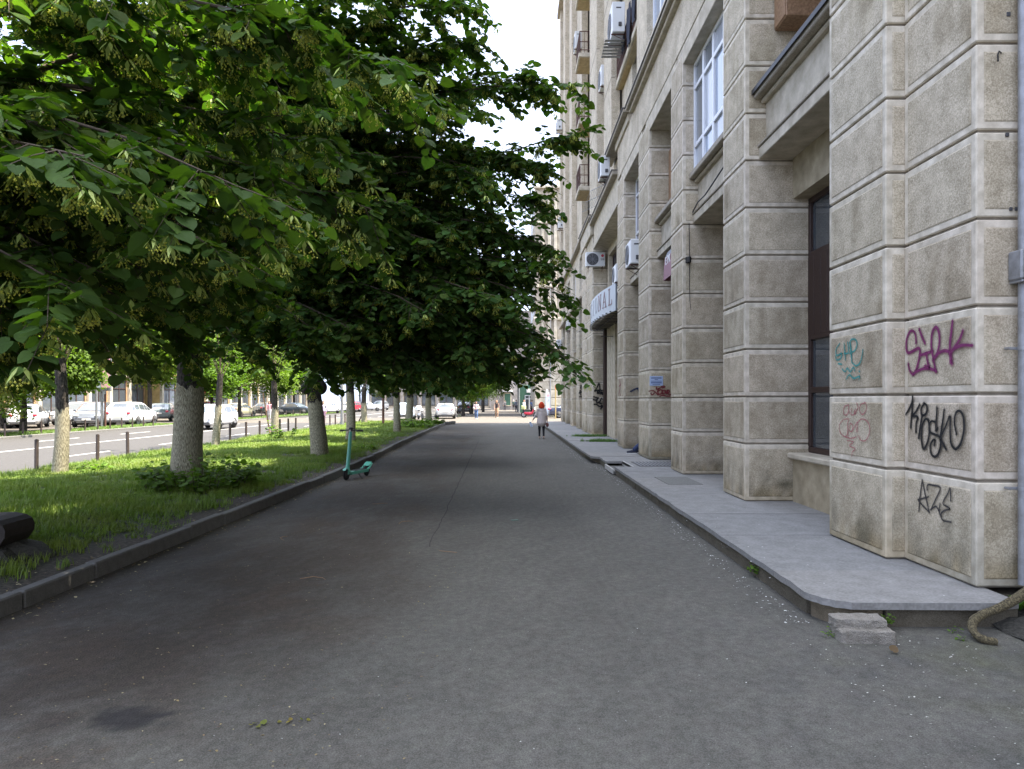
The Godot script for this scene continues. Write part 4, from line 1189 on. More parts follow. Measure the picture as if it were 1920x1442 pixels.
func far_buildings() -> void:
	# left side of the road, fronts facing the road (+x)
	town_house("orange and cream low building with pale pilasters behind the white parked cars", Vector3(-36.5, 0, -58), PI / 2, 26, 12, 3, 3.4, 8, M.facade_orange, M.facade_white)
	town_house("pale building at the left edge behind the leafy roadside trees", Vector3(-37.0, 0, -32), PI / 2, 24, 12, 4, 3.3, 6, M.facade_cream, M.facade_white)
	town_house("yellow building with white pilasters behind the red parked car", Vector3(-35.5, 0, -86), PI / 2, 28, 12, 3, 3.5, 8, M.facade_yellow, M.facade_white)
	town_house("farthest cream block on the left side of the road", Vector3(-36.0, 0, -117), PI / 2, 32, 12, 4, 3.4, 8, M.facade_cream, M.facade_white)
	town_house("grey block that closes the road in the far distance", Vector3(-18, 0, -190), 0.0, 40, 12, 5, 3.4, 10, M.facade_white, M.facade_grey)
	# beyond the crossing on the right: tall cream block, its end wall toward the crossing
	var o := thing("cream_block", "tall cream block across the crossing with a banded ground storey", "building", Vector3(8.4, 0, -74.5))
	var b := MB.new()
	b.box(Vector3(0, 11.9, -9.0), Vector3(12.0, 23.8, 18.0))
	piece("wall", o, [b, M.facade_cream])
	for k in 7:
		var s := MB.new()
		s.box(Vector3(0, 0.75 + k * 0.82, 0.03), Vector3(12.06, 0.74, 0.08), 0.02)
		piece("band_course", o, [s, M.facade_white])
	for q in [6.6, 10.2, 13.6, 16.9, 20.2, 23.9]:
		var s := MB.new()
		s.box(Vector3(0, q, 0.08), Vector3(12.3, 0.26, 0.4), 0.04)
		piece("string_course", o, [s, M.facade_white])
	for q in [-5.2, -4.55, -3.9]:
		var s := MB.new()
		s.box(Vector3(q, 14.9, 0.12), Vector3(0.3, 16.2, 0.22), 0.03)
		piece("pilaster", o, [s, M.facade_white])
	for f in 5:
		for q in [-2.4, 0.9, 4.0]:
			window(o, Vector3(q, 7.5 + f * 3.35, 0.02), Basis(), 1.3, 1.7, 2, [], M.pvc, M.sky_glass, 0.08)
		# street side
		for z in [-2.5, -6.0, -9.5, -13.0]:
			window(o, Vector3(-6.02, 7.5 + f * 3.35, z), WEST, 1.4, 1.7, 2, [], M.pvc, M.sky_glass, 0.08)
	var pp := MB.new()
	pp.tube([Vector3(-4.4, 0.1, 0.14), Vector3(-4.4, 23.0, 0.14)], [0.07, 0.07], 8)
	piece("drainpipe", o, [pp, M.zinc])
	var r := MB.new()
	r.box(Vector3(1.0, 24.8, -8), Vector3(9, 1.6, 12))
	piece("attic", o, [r, M.facade_white])
	# a row of shops farther on, stepping out of line
	var sh := thing("shop_building", "dark green shop front under a grey storey, straight behind the walking woman", "building", Vector3(2.0, 0, -98))
	b = MB.new()
	b.box(Vector3(0.9, 7.0, -5), Vector3(4.2, 14.0, 10.0))
	piece("wall", sh, [b, M.facade_grey])
	b = MB.new()
	b.box(Vector3(0.2, 1.9, 0.06), Vector3(2.7, 3.8, 0.16), 0.03)
	piece("shop_front", sh, [b, M.shop_green])
	window(sh, Vector3(0.35, 0.4, 0.16), Basis(), 1.2, 2.0, 2, [1.5], M.pvc, M.glass, 0.08)
	b = MB.new()
	b.box(Vector3(0.5, 3.0, 0.2), Vector3(1.0, 0.5, 0.12), 0.02)
	piece("sign_board", sh, [b, M.white])
	b = MB.new()
	b.box(Vector3(1.35, 1.7, 0.18), Vector3(0.22, 3.4, 0.12), 0.02)
	piece("red_post", sh, [b, M.rust])
	var sg := thing("shop_building", "grey building with a lit shop window at the far end of the walk", "building", Vector3(-1.0, 0, -126))
	b = MB.new()
	b.box(Vector3(0, 8.0, -5), Vector3(5.5, 16.0, 10.0))
	piece("wall", sg, [b, M.facade_grey])
	window(sg, Vector3(0.2, 0.7, 0.05), Basis(), 1.3, 2.3, 1, [], M.stone_strip, M.shop_green, 0.12)
	b = MB.new()
	b.box(Vector3(0.2, 3.3, 0.3), Vector3(1.8, 0.25, 0.7), 0.03)
	piece("canopy", sg, [b, M.white])
	town_house("pale terrace far down the walk behind the trees", Vector3(-14, 0, -150), 0.0, 26, 12, 4, 3.4, 7, M.facade_cream, M.facade_grey)

# ------------------------------------------------------------------ trees
func leaf_mesh(sz := 1.0) -> ArrayMesh:
	# heart-shaped lime leaf, base at the origin, tip along +z, upper side +y, folded along the midrib
	var b := MB.new()
	var prof := [[-0.10, 0.18], [0.0, 0.38], [0.15, 0.49], [0.36, 0.51], [0.58, 0.43], [0.78, 0.27], [0.92, 0.09], [1.02, 0.0]]
	for s in [-1.0, 1.0]:
		for i in prof.size() - 1:
			var z0: float = prof[i][0]; var w0: float = prof[i][1]; var z1: float = prof[i + 1][0]; var w1: float = prof[i + 1][1]
			var f := func(z: float, w: float) -> Vector3:
				return Vector3(s * w, 0.13 * w - 0.10 * z * z + 0.05 * sin(z * 9.0) * w, z) * 0.11 * sz
			var m0 := maxf(z0, 0.0)
			var c0 := Vector3(0, -0.10 * m0 * m0, m0) * 0.11 * sz; var c1 := Vector3(0, -0.10 * z1 * z1, z1) * 0.11 * sz
			var a: Vector3 = f.call(z0, w0); var e: Vector3 = f.call(z1, w1)
			if s > 0:
				b.quad(c0, c1, e, a) if c0 != c1 else b.tri(c0, e, a)
			else:
				b.quad(a, e, c1, c0) if c0 != c1 else b.tri(c0, a, e)
	return mesh_of([b, M.leaf])

func clump_mesh(rng: RandomNumberGenerator, count: int, spread: float, sz: float) -> ArrayMesh:
	# a loose spray of simple leaves for trees far away
	var b := MB.new()
	for i in count:
		var o := Vector3(rng.randfn(0, 1), rng.randfn(0, 0.7), rng.randfn(0, 1)) * spread
		var bs := Basis.from_euler(Vector3(rng.randf_range(-1.0, 1.0), rng.randf() * TAU, rng.randf_range(-0.8, 0.8)))
		var k := rng.randf_range(0.7, 1.25) * sz
		var g := rng.randf_range(0.75, 1.25)
		b.col = Color(g, g, g)
		b.quad(o + bs * Vector3(-0.45, 0.05, 0) * k, o + bs * Vector3(0, -0.08, -0.7) * k, o + bs * Vector3(0.45, 0.05, 0) * k, o + bs * Vector3(0, 0.03, 0.5) * k)
	return mesh_of([b, M.leaf])

func blossom_mesh(rng: RandomNumberGenerator) -> ArrayMesh:
	# pale tongue-shaped bracts with hanging stalks and round buds
	var b := MB.new()
	for i in 4:
		var a := i * 1.6 + rng.randf()
		var dir := Vector3(cos(a) * 0.6, -0.8, sin(a) * 0.6).normalized()
		var sd := dir.cross(Vector3.UP).normalized()
		var o := Vector3(cos(a), 0, sin(a)) * 0.015
		b.col = Color(0.46, 0.56, 0.16)
		var L := rng.randf_range(0.07, 0.1)
		b.quad(o, o + dir * L * 0.35 + sd * 0.012, o + dir * L + Vector3(0, -0.004, 0), o + dir * L * 0.35 - sd * 0.012)
		var base := o + dir * L * 0.45
		for k in 4:
			var e := base + Vector3(rng.randf_range(-0.03, 0.03), rng.randf_range(-0.065, -0.03), rng.randf_range(-0.03, 0.03))
			b.col = Color(0.34, 0.40, 0.09)
			b.ribbon([base, e], 0.0022, Vector3(0.7, 0, 0.7))
			b.col = Color(0.66, 0.66, 0.11)
			var r := 0.0062
			var q := [Vector3(r, 0, 0), Vector3(0, 0, r), Vector3(-r, 0, 0), Vector3(0, 0, -r)]
			for j in 4:
				b.tri(e + Vector3(0, r, 0), e + q[(j + 1) % 4], e + q[j])
				b.tri(e - Vector3(0, r, 0), e + q[j], e + q[(j + 1) % 4])
	return mesh_of([b, M.bract])

var LEAF: ArrayMesh
var BLOSSOM: ArrayMesh

func bez(a: Vector3, b: Vector3, c: Vector3, t: float) -> Vector3:
	return a * (1 - t) * (1 - t) + b * 2 * t * (1 - t) + c * t * t

# o: the tree's base node at ground; everything local to it
# opt: h0 (fork height), r, lean(Vector3), blobs [[centre, radii, branches]], tips [Vector3 ...], twig density, scale of leaves, colour, blossoms
func lime_tree(label: String, at: Vector3, opt: Dictionary, group := "whitewashed lime trees in the grass strip") -> Node3D:
	var rng := RandomNumberGenerator.new()
	rng.seed = opt.get("seed", 1)
	var o := thing("lime_tree", label, "tree", at, 0.0, group)
	var h0: float = opt.h0
	var r: float = opt.r
	var lean: Vector3 = opt.get("lean", Vector3.ZERO)
	var wh: float = opt.get("wash", 1.4)
	# trunk: limewashed foot, dark bark above
	var pts := []; var rad := []
	var n := 14
	for i in n + 1:
		var f := float(i) / n
		pts.append(Vector3(0, -0.1 + (h0 + 0.1) * f, 0) + lean * f * f + Vector3(0.03 * sin(f * 5.0 + r * 40.0), 0, 0.03 * cos(f * 4.0)))
		rad.append(r * (1.0 + 0.14 * exp(-f * 9.0)) * (1.0 - 0.22 * f) * (1.0 + (0.34 if opt.get("burl", false) and absf(f - 0.74) < 0.09 else 0.0)))
	var cut := 1
	while cut < n and pts[cut].y < wh: cut += 1
	var tr := pivot("trunk", o)
	if wh > 0.0:
		var b := MB.new()
		b.tube(pts.slice(0, cut + 1), rad.slice(0, cut + 1), 36, true, 1.0, opt.get("seed", 1) * 1.3)
		var ye: float = pts[cut].y
		for i in b.v.size():
			if absf(b.v[i].y - ye) < 0.02:
				var a := atan2(b.v[i].z - pts[cut].z, b.v[i].x - pts[cut].x)
				b.v[i] = Vector3(b.v[i].x, b.v[i].y, b.v[i].z) + Vector3(0, 0.035 * sin(a * 3.0 + r * 50.0) + 0.03 * sin(a * 7.0) + 0.03 * sin(a * 11.0 + 2.0), 0)
		for i in b.v.size():
			b.v[i] += b.n[i] * 0.009
		piece("limewashed_bark", tr, [b, M.wash])
	var b2 := MB.new()
	var st := maxi(0, cut - 2) if wh > 0.0 else 0
	b2.tube(pts.slice(st, n + 1), rad.slice(st, n + 1), 36, true, 1.0, opt.get("seed", 1) * 1.3)
	piece("bark", tr, [b2, M.bark])
	if opt.get("burl", false):
		var bb := MB.new()
		var bp: Vector3 = pts[int(n * 0.72)]
		for q in [[Vector3(0.2, 0.0, 0.06), 0.19], [Vector3(-0.2, -0.02, 0.1), 0.16], [Vector3(0.05, 0.1, 0.2), 0.16]]:
			bb.ball(bp + q[0], Vector3(q[1], q[1] * 1.1, q[1]), 12, 8)
		piece("burl", tr, [bb, M.bark])
	# scaffold branches and twigs
	var wood := MB.new()
	var buf := PackedFloat32Array()
	var blo := PackedFloat32Array()
	var top: Vector3 = pts[n]
	var ls: float = opt.get("leaf", 1.0)
	var lc: Color = opt.get("col", Color(0.066, 0.128, 0.036))
	var bl: float = opt.get("blossom", 0.3)
	var dens: float = opt.get("dens", 1.0)
	var targets := []
	for t in opt.get("tips", []):
		targets.append([t, 1.6])
	for q in opt.blobs:
		for i in int(q[2]):
			var dir := Vector3(rng.randfn(0, 1), rng.randfn(0, 1), rng.randfn(0, 1)).normalized()
			var rr := pow(rng.randf(), 0.4)
			targets.append([q[0] + dir * Vector3(q[1]) * rr, 1.0])
	var up_lim: float = opt.get("spread", 2.5)
	for tg in targets:
		var tip: Vector3 = tg[0]
		var start: Vector3 = top + Vector3(0, rng.randf_range(-0.5, up_lim) * (0.3 if tip.y < top.y + 1.0 else 1.0), 0)
		start.y = minf(start.y, maxf(top.y, tip.y - 0.2))
		var leng := (tip - start).length()
		var flat := Vector3(tip.x - start.x, 0, tip.z - start.z)
		var ctrl := start + flat * 0.42 + Vector3(0, maxf(0.3, (tip.y - start.y) * 0.6 + leng * 0.24), 0)
		var bp := []; var br := []
		var seg := maxi(6, int(leng / 0.55))
		var r0 := clampf(leng * 0.0085, 0.012, 0.06) * (r / 0.25)
		for i in seg + 1:
			var t := float(i) / seg
			bp.append(bez(start, ctrl, tip, t) + Vector3(ns(tip.x * 3 + t * 3, 1.0, 2.0), ns(tip.z * 3 + t * 3, 5.0, 2.0), ns(tip.y * 3 + t * 3, 3.0, 8.0)) * 0.09 * leng * 0.3 * t)
			br.append(lerpf(r0, 0.004, t))
		wood.tube(bp, br, 5, false)
		# twigs along the outer part
		var tn := int(leng * 3.2 * dens * tg[1])
		for k in tn:
			var t := lerpf(0.3, 1.0, pow(rng.randf(), 0.75))
			var fi := t * seg
			var i0 := mini(int(fi), seg - 1)
			var p: Vector3 = bp[i0].lerp(bp[i0 + 1], fi - i0)
			var tg2: Vector3 = (bp[i0 + 1] - bp[i0]).normalized()
			var ang := rng.randf_range(0.3, 1.5) * (1 if rng.randf() < 0.5 else -1)
			var dir := tg2.rotated(Vector3.UP, ang)
			dir = (dir + Vector3(0, rng.randf_range(-0.55, 0.25), 0)).normalized()
			var tl := rng.randf_range(0.3, 0.75)
			var droop := rng.randf_range(0.1, 0.55)
			var nl := int(tl / (0.042 * ls))
			var e := p + dir * tl + Vector3(0, -droop * tl * 0.5, 0)
			wood.tube([p, p + dir * tl * 0.5 + Vector3(0, -droop * tl * 0.1, 0), e], [0.005, 0.0035, 0.0015], 3, false)
			for j in nl:
				var s := (j + 0.5) / nl
				var lp := p + dir * tl * s + Vector3(0, -droop * tl * 0.5 * s * s, 0)
				var side := (1.0 if j % 2 == 0 else -1.0)
				var ld := (dir * rng.randf_range(0.2, 0.9) + dir.cross(Vector3.UP).normalized() * side * rng.randf_range(0.5, 1.1) + Vector3(0, rng.randf_range(-0.62, 0.08), 0)).normalized()
				lp += ld * rng.randf_range(0.025, 0.05)
				var nu := (Vector3.UP + Vector3(rng.randfn(0, 0.3), 0, rng.randfn(0, 0.3)))
				var xx := nu.cross(ld).normalized()
				var yy := ld.cross(xx).normalized()
				if lp.y + at.y < 1.85: continue
				var sc := ls * rng.randf_range(0.6, 1.22)
				var g := rng.randf_range(0.72, 1.3)
				var yel := rng.randf_range(-0.12, 0.25)
				put12(buf, Basis(xx * sc, yy * sc, ld * sc), lp, Color(lc.r * g * (1.0 + yel), lc.g * g, lc.b * g * (1.0 - yel * 0.5)))
			if rng.randf() < bl:
				for j in 1 + rng.randi() % 2:
					var q := p.lerp(e, rng.randf_range(0.3, 1.0)) + Vector3(rng.randf_range(-0.05, 0.05), -0.015, rng.randf_range(-0.05, 0.05))
					var g := rng.randf_range(0.8, 1.2)
					put12(blo, Basis(Vector3.UP, rng.randf() * TAU).scaled(Vector3.ONE * rng.randf_range(0.8, 1.25) * ls), q, Color(g, g, g))
	var crown := pivot("crown", o)
	piece("branches", crown, [wood, M.twig])
	# the biggest leaves in view are pieces of their own
	var near: int = opt.get("near", 0)
	if near > 0:
		var rest := PackedFloat32Array()
		var order := []
		for i in range(0, buf.size(), 16):
			var w := at + Vector3(buf[i + 3], buf[i + 7], buf[i + 11])
			var dist := -w.z
			if dist > 1.5 and absf(w.x) < dist * 0.72 and w.y - 1.75 < dist * 0.58:
				order.append([(w - Vector3(0, 1.75, 0)).length(), i])
		order.sort_custom(func(a, c): return a[0] < c[0])
		var picked := {}
		var lm := []
		for v in 6:
			var m: StandardMaterial3D = M.leaf.duplicate()
			m.albedo_color = Color(lc.r * (0.8 + 0.12 * v), lc.g * (0.78 + 0.1 * v), lc.b * (0.9 + 0.05 * v)).linear_to_srgb()
			lm.append(m)
		for k in mini(near, order.size()):
			var i: int = order[k][1]
			picked[i] = true
			var l := MeshInstance3D.new()
			l.mesh = LEAF
			l.material_override = lm[k % 6]
			l.transform = Transform3D(Basis(Vector3(buf[i], buf[i + 4], buf[i + 8]), Vector3(buf[i + 1], buf[i + 5], buf[i + 9]), Vector3(buf[i + 2], buf[i + 6], buf[i + 10])), Vector3(buf[i + 3], buf[i + 7], buf[i + 11]))
			kid("leaf", crown, l)
		for i in range(0, buf.size(), 16):
			if not picked.has(i):
				rest.append_array(buf.slice(i, i + 16))
		buf = rest
	multi("foliage", crown, LEAF, buf)
	if blo.size() > 0:
		multi("blossom_bracts", crown, BLOSSOM, blo)
	leafcount += buf.size() / 16
	return o

var leafcount := 0

func far_tree(label: String, at: Vector3, h: float, rad: Vector3, sd: int, col: Color, group: String, trunk_r := 0.16, base := 2.2, count := 900, sz := 0.24) -> Node3D:
	var rng := RandomNumberGenerator.new()
	rng.seed = sd
	var o := thing("roadside_tree", label, "tree", at, 0.0, group)
	var tr := MB.new()
	tr.tube([Vector3(0, -0.1, 0), Vector3(0.05, base * 0.6, 0), Vector3(0, base + 0.6, 0.05), Vector3(0.1, h * 0.75, 0)], [trunk_r * 1.3, trunk_r, trunk_r * 0.8, 0.03], 10)
	piece("trunk", o, [tr, M.bark])
	var lb := MB.new()
	var cm := clump_mesh(rng, 14, 0.30, sz)
	var buf := PackedFloat32Array()
	var c0 := Vector3(0, (h + base) / 2, 0)
	var lobes := []
	for i in 9:
		var d := Vector3(rng.randfn(0, 1), rng.randfn(0, 0.8), rng.randfn(0, 1)).normalized()
		var lo := c0 + d * rad * 0.62
		lobes.append(lo)
		lb.tube([Vector3(0, base + 0.3, 0), (Vector3(0, base + 0.8, 0) + lo) / 2 + Vector3(0, 0.3, 0), lo], [trunk_r * 0.5, trunk_r * 0.3, 0.02], 5)
	piece("limbs", o, [lb, M.bark])
	for i in count:
		var lo: Vector3 = lobes[rng.randi() % 9]
		var d := Vector3(rng.randfn(0, 1), rng.randfn(0, 1), rng.randfn(0, 1)).normalized() * pow(rng.randf(), 0.45)
		var p := lo + d * rad * 0.55
		var g := rng.randf_range(0.7, 1.3)
		put12(buf, Basis.from_euler(Vector3(rng.randf_range(-0.3, 0.3), rng.randf() * TAU, rng.randf_range(-0.3, 0.3))), p, Color(col.r * g, col.g * g, col.b * g))
	multi("foliage", o, cm, buf)
	return o

func trees() -> void:
	LEAF = leaf_mesh()
	var rng := RandomNumberGenerator.new()
	rng.seed = 3
	BLOSSOM = blossom_mesh(rng)
	# --- the row beside the walk
	# nearest tree: its trunk stands left of the frame, its boughs hang into the picture
	lime_tree("nearest lime tree, its trunk outside the left edge and leafy flowering boughs hanging close overhead", Vector3(-6.4, 0.14, -5.2), {
		seed = 11, h0 = 3.0, r = 0.25, dens = 2.1, near = 290, blossom = 1.0, leaf = 1.0, col = Color(0.072, 0.135, 0.036),
		blobs = [[Vector3(2.2, 4.0, -0.3), Vector3(2.4, 1.6, 2.2), 26], [Vector3(0.4, 4.3, -1.4), Vector3(2.2, 1.3, 1.6), 12], [Vector3(2.9, 3.3, -1.6), Vector3(2.2, 1.2, 1.6), 20], [Vector3(-0.5, 3.2, -3.2), Vector3(2.0, 1.2, 1.6), 12], [Vector3(1.9, 2.8, -2.8), Vector3(1.6, 0.6, 1.2), 18], [Vector3(2.0, 3.5, -3.6), Vector3(1.4, 0.8, 1.2), 14]],
		tips = [Vector3(2.9, 2.2, 0.3), Vector3(3.3, 2.25, 0.0), Vector3(2.5, 2.2, -0.3), Vector3(2.2, 2.15, 0.1), Vector3(4.2, 2.75, 1.5), Vector3(4.7, 3.0, 1.0), Vector3(4.0, 2.2, 1.3), Vector3(2.6, 2.15, 0.3), Vector3(2.3, 2.05, -0.3), Vector3(1.9, 2.05, -0.6), Vector3(3.7, 2.4, 0.6), Vector3(2.2, 2.3, 0.2), Vector3(4.4, 2.6, 0.4), Vector3(3.7, 3.2, 1.2), Vector3(5.6, 4.0, 0.1), Vector3(5.3, 3.15, -0.4), Vector3(4.9, 3.6, -0.8), Vector3(3.0, 2.5, -0.4), Vector3(3.9, 2.75, 0.2), Vector3(2.0, 2.1, -0.9), Vector3(5.4, 4.3, -0.9), Vector3(4.6, 4.9, 0.2), Vector3(3.6, 4.6, 0.4), Vector3(4.2, 4.3, -0.3)]})
	lime_tree("big lime tree with a thick whitewashed trunk and leafy shoots round its foot", Vector3(-6.0, 0.17, -13.24), {
		seed = 22, h0 = 2.9, r = 0.265, wash = 1.62, dens = 2.3, blossom = 0.5,
		blobs = [[Vector3(1.8, 5.4, 0.6), Vector3(4.2, 2.8, 4.0), 80], [Vector3(-2.0, 5.2, 0.6), Vector3(3.2, 2.4, 3.4), 8], [Vector3(0.2, 6.4, 3.4), Vector3(2.6, 1.1, 1.4), 24], [Vector3(5.7, 3.6, 1.7), Vector3(1.3, 1.7, 1.5), 40], [Vector3(-1.0, 3.5, 1.5), Vector3(1.8, 0.7, 1.5), 14], [Vector3(3.9, 3.3, 1.6), Vector3(2.0, 1.5, 1.8), 34], [Vector3(2.2, 7.5, 1.2), Vector3(3.6, 1.3, 2.8), 50], [Vector3(3.6, 5.4, 2.6), Vector3(2.2, 2.2, 1.6), 24], [Vector3(3.4, 2.65, 1.2), Vector3(2.6, 0.6, 1.8), 30]],
		tips = [Vector3(6.90, 6.4, 2.3), Vector3(6.50, 6.55, 2.0), Vector3(5.70, 7.0, 2.6), Vector3(7.10, 5.7, 1.5), Vector3(6.50, 5.6, 1.2), Vector3(6.4, 5.4, 1.4), Vector3(6.85, 3.35, 1.7), Vector3(6.40, 3.7, 1.9), Vector3(6.3, 4.2, 1.4), Vector3(6.9, 2.15, 2.6), Vector3(6.3, 2.2, 2.2), Vector3(5.8, 2.15, 1.7), Vector3(5.2, 2.1, 1.6), Vector3(4.6, 2.15, 2.0), Vector3(5.50, 7.4, 3.0), Vector3(4.2, 2.1, 1.2), Vector3(6.5, 4.8, 1.8)]})
	lime_tree("lime tree with a dark knobbly burl on its leaning trunk, behind the scooter", Vector3(-5.5, 0.17, -20.4), {
		seed = 33, h0 = 2.75, r = 0.225, wash = 1.5, burl = true, lean = Vector3(-0.28, 0, 0.1), dens = 1.9, blossom = 0.12,
		blobs = [[Vector3(2.2, 5.0, 0.0), Vector3(4.4, 3.2, 3.6), 60], [Vector3(-1.5, 5.0, 0.0), Vector3(3.0, 2.2, 3.0), 12], [Vector3(2.2, 7.4, 0), Vector3(3.8, 1.7, 3.2), 34], [Vector3(4.6, 3.8, 1.4), Vector3(1.6, 1.6, 2.0), 30], [Vector3(4.2, 2.6, 0.5), Vector3(2.0, 1.0, 2.2), 26], [Vector3(2.6, 2.4, 2.6), Vector3(2.2, 0.6, 1.6), 16]]})
	lime_tree("slender whitewashed lime tree past the burled one, straight pale trunk", Vector3(-5.6, 0.14, -34.7), {
		seed = 44, h0 = 2.6, r = 0.165, wash = 1.7, dens = 1.0, leaf = 1.45, blossom = 0.0,
		blobs = [[Vector3(1.2, 4.8, 0), Vector3(3.6, 2.6, 4.0), 40], [Vector3(3.0, 3.1, 2.0), Vector3(2.2, 1.2, 3.0), 20], [Vector3(1.5, 6.8, 0), Vector3(3.6, 2.0, 4.0), 20]]})
	lime_tree("middle one of the hidden limes, crown over the walk behind the burled tree", Vector3(-6.2, 0.14, -27.4), {
		seed = 45, h0 = 3.0, r = 0.17, wash = 1.7, dens = 1.0, leaf = 1.35, blossom = 0.0,
		blobs = [[Vector3(2.2, 5.4, 0), Vector3(4.2, 3.2, 4.0), 60], [Vector3(3.6, 3.3, 1.0), Vector3(2.0, 1.2, 2.6), 18], [Vector3(1.0, 8.0, 0), Vector3(3.6, 2.0, 3.6), 20]]})
	lime_tree("farthest lime but one of the row, pale trunk among low shrubs", Vector3(-6.3, 0.14, -44.0), {
		seed = 46, h0 = 2.5, r = 0.24, wash = 1.6, dens = 0.7, leaf = 1.8, blossom = 0.0,
		blobs = [[Vector3(0.8, 4.9, 0), Vector3(4.0, 3.0, 4.4), 56], [Vector3(2.4, 3.0, 0.0), Vector3(2.2, 1.0, 3.0), 18]]})
	lime_tree("last lime of the row before the crossing, pale trunk beside the silver car", Vector3(-5.9, 0.14, -50.6), {
		seed = 47, h0 = 2.5, r = 0.22, wash = 1.6, dens = 0.7, leaf = 1.9, blossom = 0.0,
		blobs = [[Vector3(0.8, 4.8, 0), Vector3(3.8, 2.8, 3.8), 50], [Vector3(2.4, 3.0, 0.0), Vector3(2.0, 1.0, 2.4), 16]]})
	# --- thinner trees toward the road
	var rows := [
		["young roadside tree with a blackened trunk at the left, nearest the grass edge", Vector3(-9.85, 0.16, -15.6), 0.14, 51, 1.25, 1.1, 0.45],
		["slim crooked roadside tree with a white trunk in front of the moving white car", Vector3(-10.25, 0.16, -24.8), 0.12, 52, 1.3, 1.25, 0.4],
		["grey roadside tree propped by a leaning stake", Vector3(-11.1, 0.14, -33.4), 0.16, 53, 1.2, 1.4, 0.45],
		["roadside tree with a dark upper trunk near the tilted bollard", Vector3(-10.0, 0.14, -48.3), 0.19, 54, 1.3, 1.8, 0.3]]
	for q in rows:
		lime_tree(q[0], q[1], {seed = q[3], h0 = 2.5, r = q[2], wash = q[4], dens = q[6], leaf = q[5], blossom = 0.0, col = Color(0.075, 0.14, 0.028), lean = Vector3(0.12 if q[3] == 52 else 0.0, 0, 0),
			blobs = [[Vector3(0.2, 4.9, 0), Vector3(2.3, 1.9, 2.6), 30], [Vector3(0.3, 3.4, 0.3), Vector3(1.6, 0.8, 1.6), 8]]}, "thin trees along the road edge")
	# --- trees beyond the crossing and across the road
	var y := Color(0.13, 0.2, 0.035)
	var q2 := [
		["sunlit yellow-green tree beyond the crossing, left of the walk", Vector3(-5.2, 0.1, -76), 7.0, Vector3(3.2, 3.0, 3.2), y],
		["second tree beyond the crossing, darker and farther down the walk", Vector3(-5.0, 0.1, -88), 8.0, Vector3(3.4, 3.2, 3.4), Color(0.08, 0.14, 0.03)],
		["third tree beyond the crossing, over the far strollers", Vector3(-4.2, 0.1, -104), 8.5, Vector3(3.6, 3.4, 3.6), Color(0.085, 0.15, 0.03)],
		["fourth and farthest tree of the walk", Vector3(-5.0, 0.1, -120), 9.0, Vector3(4.0, 3.4, 4.0), Color(0.085, 0.15, 0.03)]]
	var k := 0
	for t in q2:
		far_tree(t[0], t[1], t[2], t[3], 70 + k, t[4], "trees beyond the crossing", 0.17, 2.1, 900, 0.2)
		k += 1
	var q3 := [
		["low bushy bright tree at the left edge across the road", Vector3(-24.6, 0.1, -33.5), 6.2, Vector3(2.6, 2.8, 2.6), y, 1.0],
		["dense bright tree above the white hatchback across the road", Vector3(-26.0, 0.1, -38.0), 8.2, Vector3(2.8, 3.2, 2.8), y, 2.2],
		["small round tree in front of the parked grey car", Vector3(-25.4, 0.1, -40.5), 5.2, Vector3(1.6, 1.6, 1.6), Color(0.12, 0.19, 0.04), 2.3],
		["yellow-green tree beside the big billboard", Vector3(-26.4, 0.1, -52.0), 7.4, Vector3(2.8, 2.6, 2.8), y, 3.2],
		["leafy tree in the verge behind the moving white car", Vector3(-24.6, 0.1, -58.5), 6.4, Vector3(2.5, 2.6, 2.5), Color(0.1, 0.17, 0.035), 2.0],
		["tall bright tree over the gold parked car", Vector3(-25.2, 0.1, -66.0), 8.6, Vector3(3.2, 3.4, 3.2), y, 2.4],
		["bright tree seen just left of the burled trunk", Vector3(-25.6, 0.1, -76.0), 8.4, Vector3(3.4, 3.6, 3.4), y, 2.0],
		["tree in front of the yellow building", Vector3(-27.5, 0.1, -90.0), 8.0, Vector3(3.2, 3.0, 3.2), Color(0.1, 0.17, 0.035), 2.4],
		["farthest tree across the road", Vector3(-26.0, 0.1, -122.0), 10.0, Vector3(4.4, 3.8, 4.4), Color(0.1, 0.17, 0.035), 2.4],
		["tall tree behind the parked cars at far left", Vector3(-31.5, 0.1, -44.0), 11.0, Vector3(4.0, 4.2, 4.0), Color(0.11, 0.18, 0.035), 3.0],
		["tall tree behind the orange building's corner", Vector3(-32.0, 0.1, -70.0), 12.0, Vector3(4.2, 4.4, 4.2), Color(0.11, 0.18, 0.035), 3.4]]
	k = 0
	for t in q3:
		far_tree(t[0], t[1], t[2], t[3], 90 + k, t[4], "sunlit trees across the road", 0.15, t[5], 1000, 0.2)
		k += 1

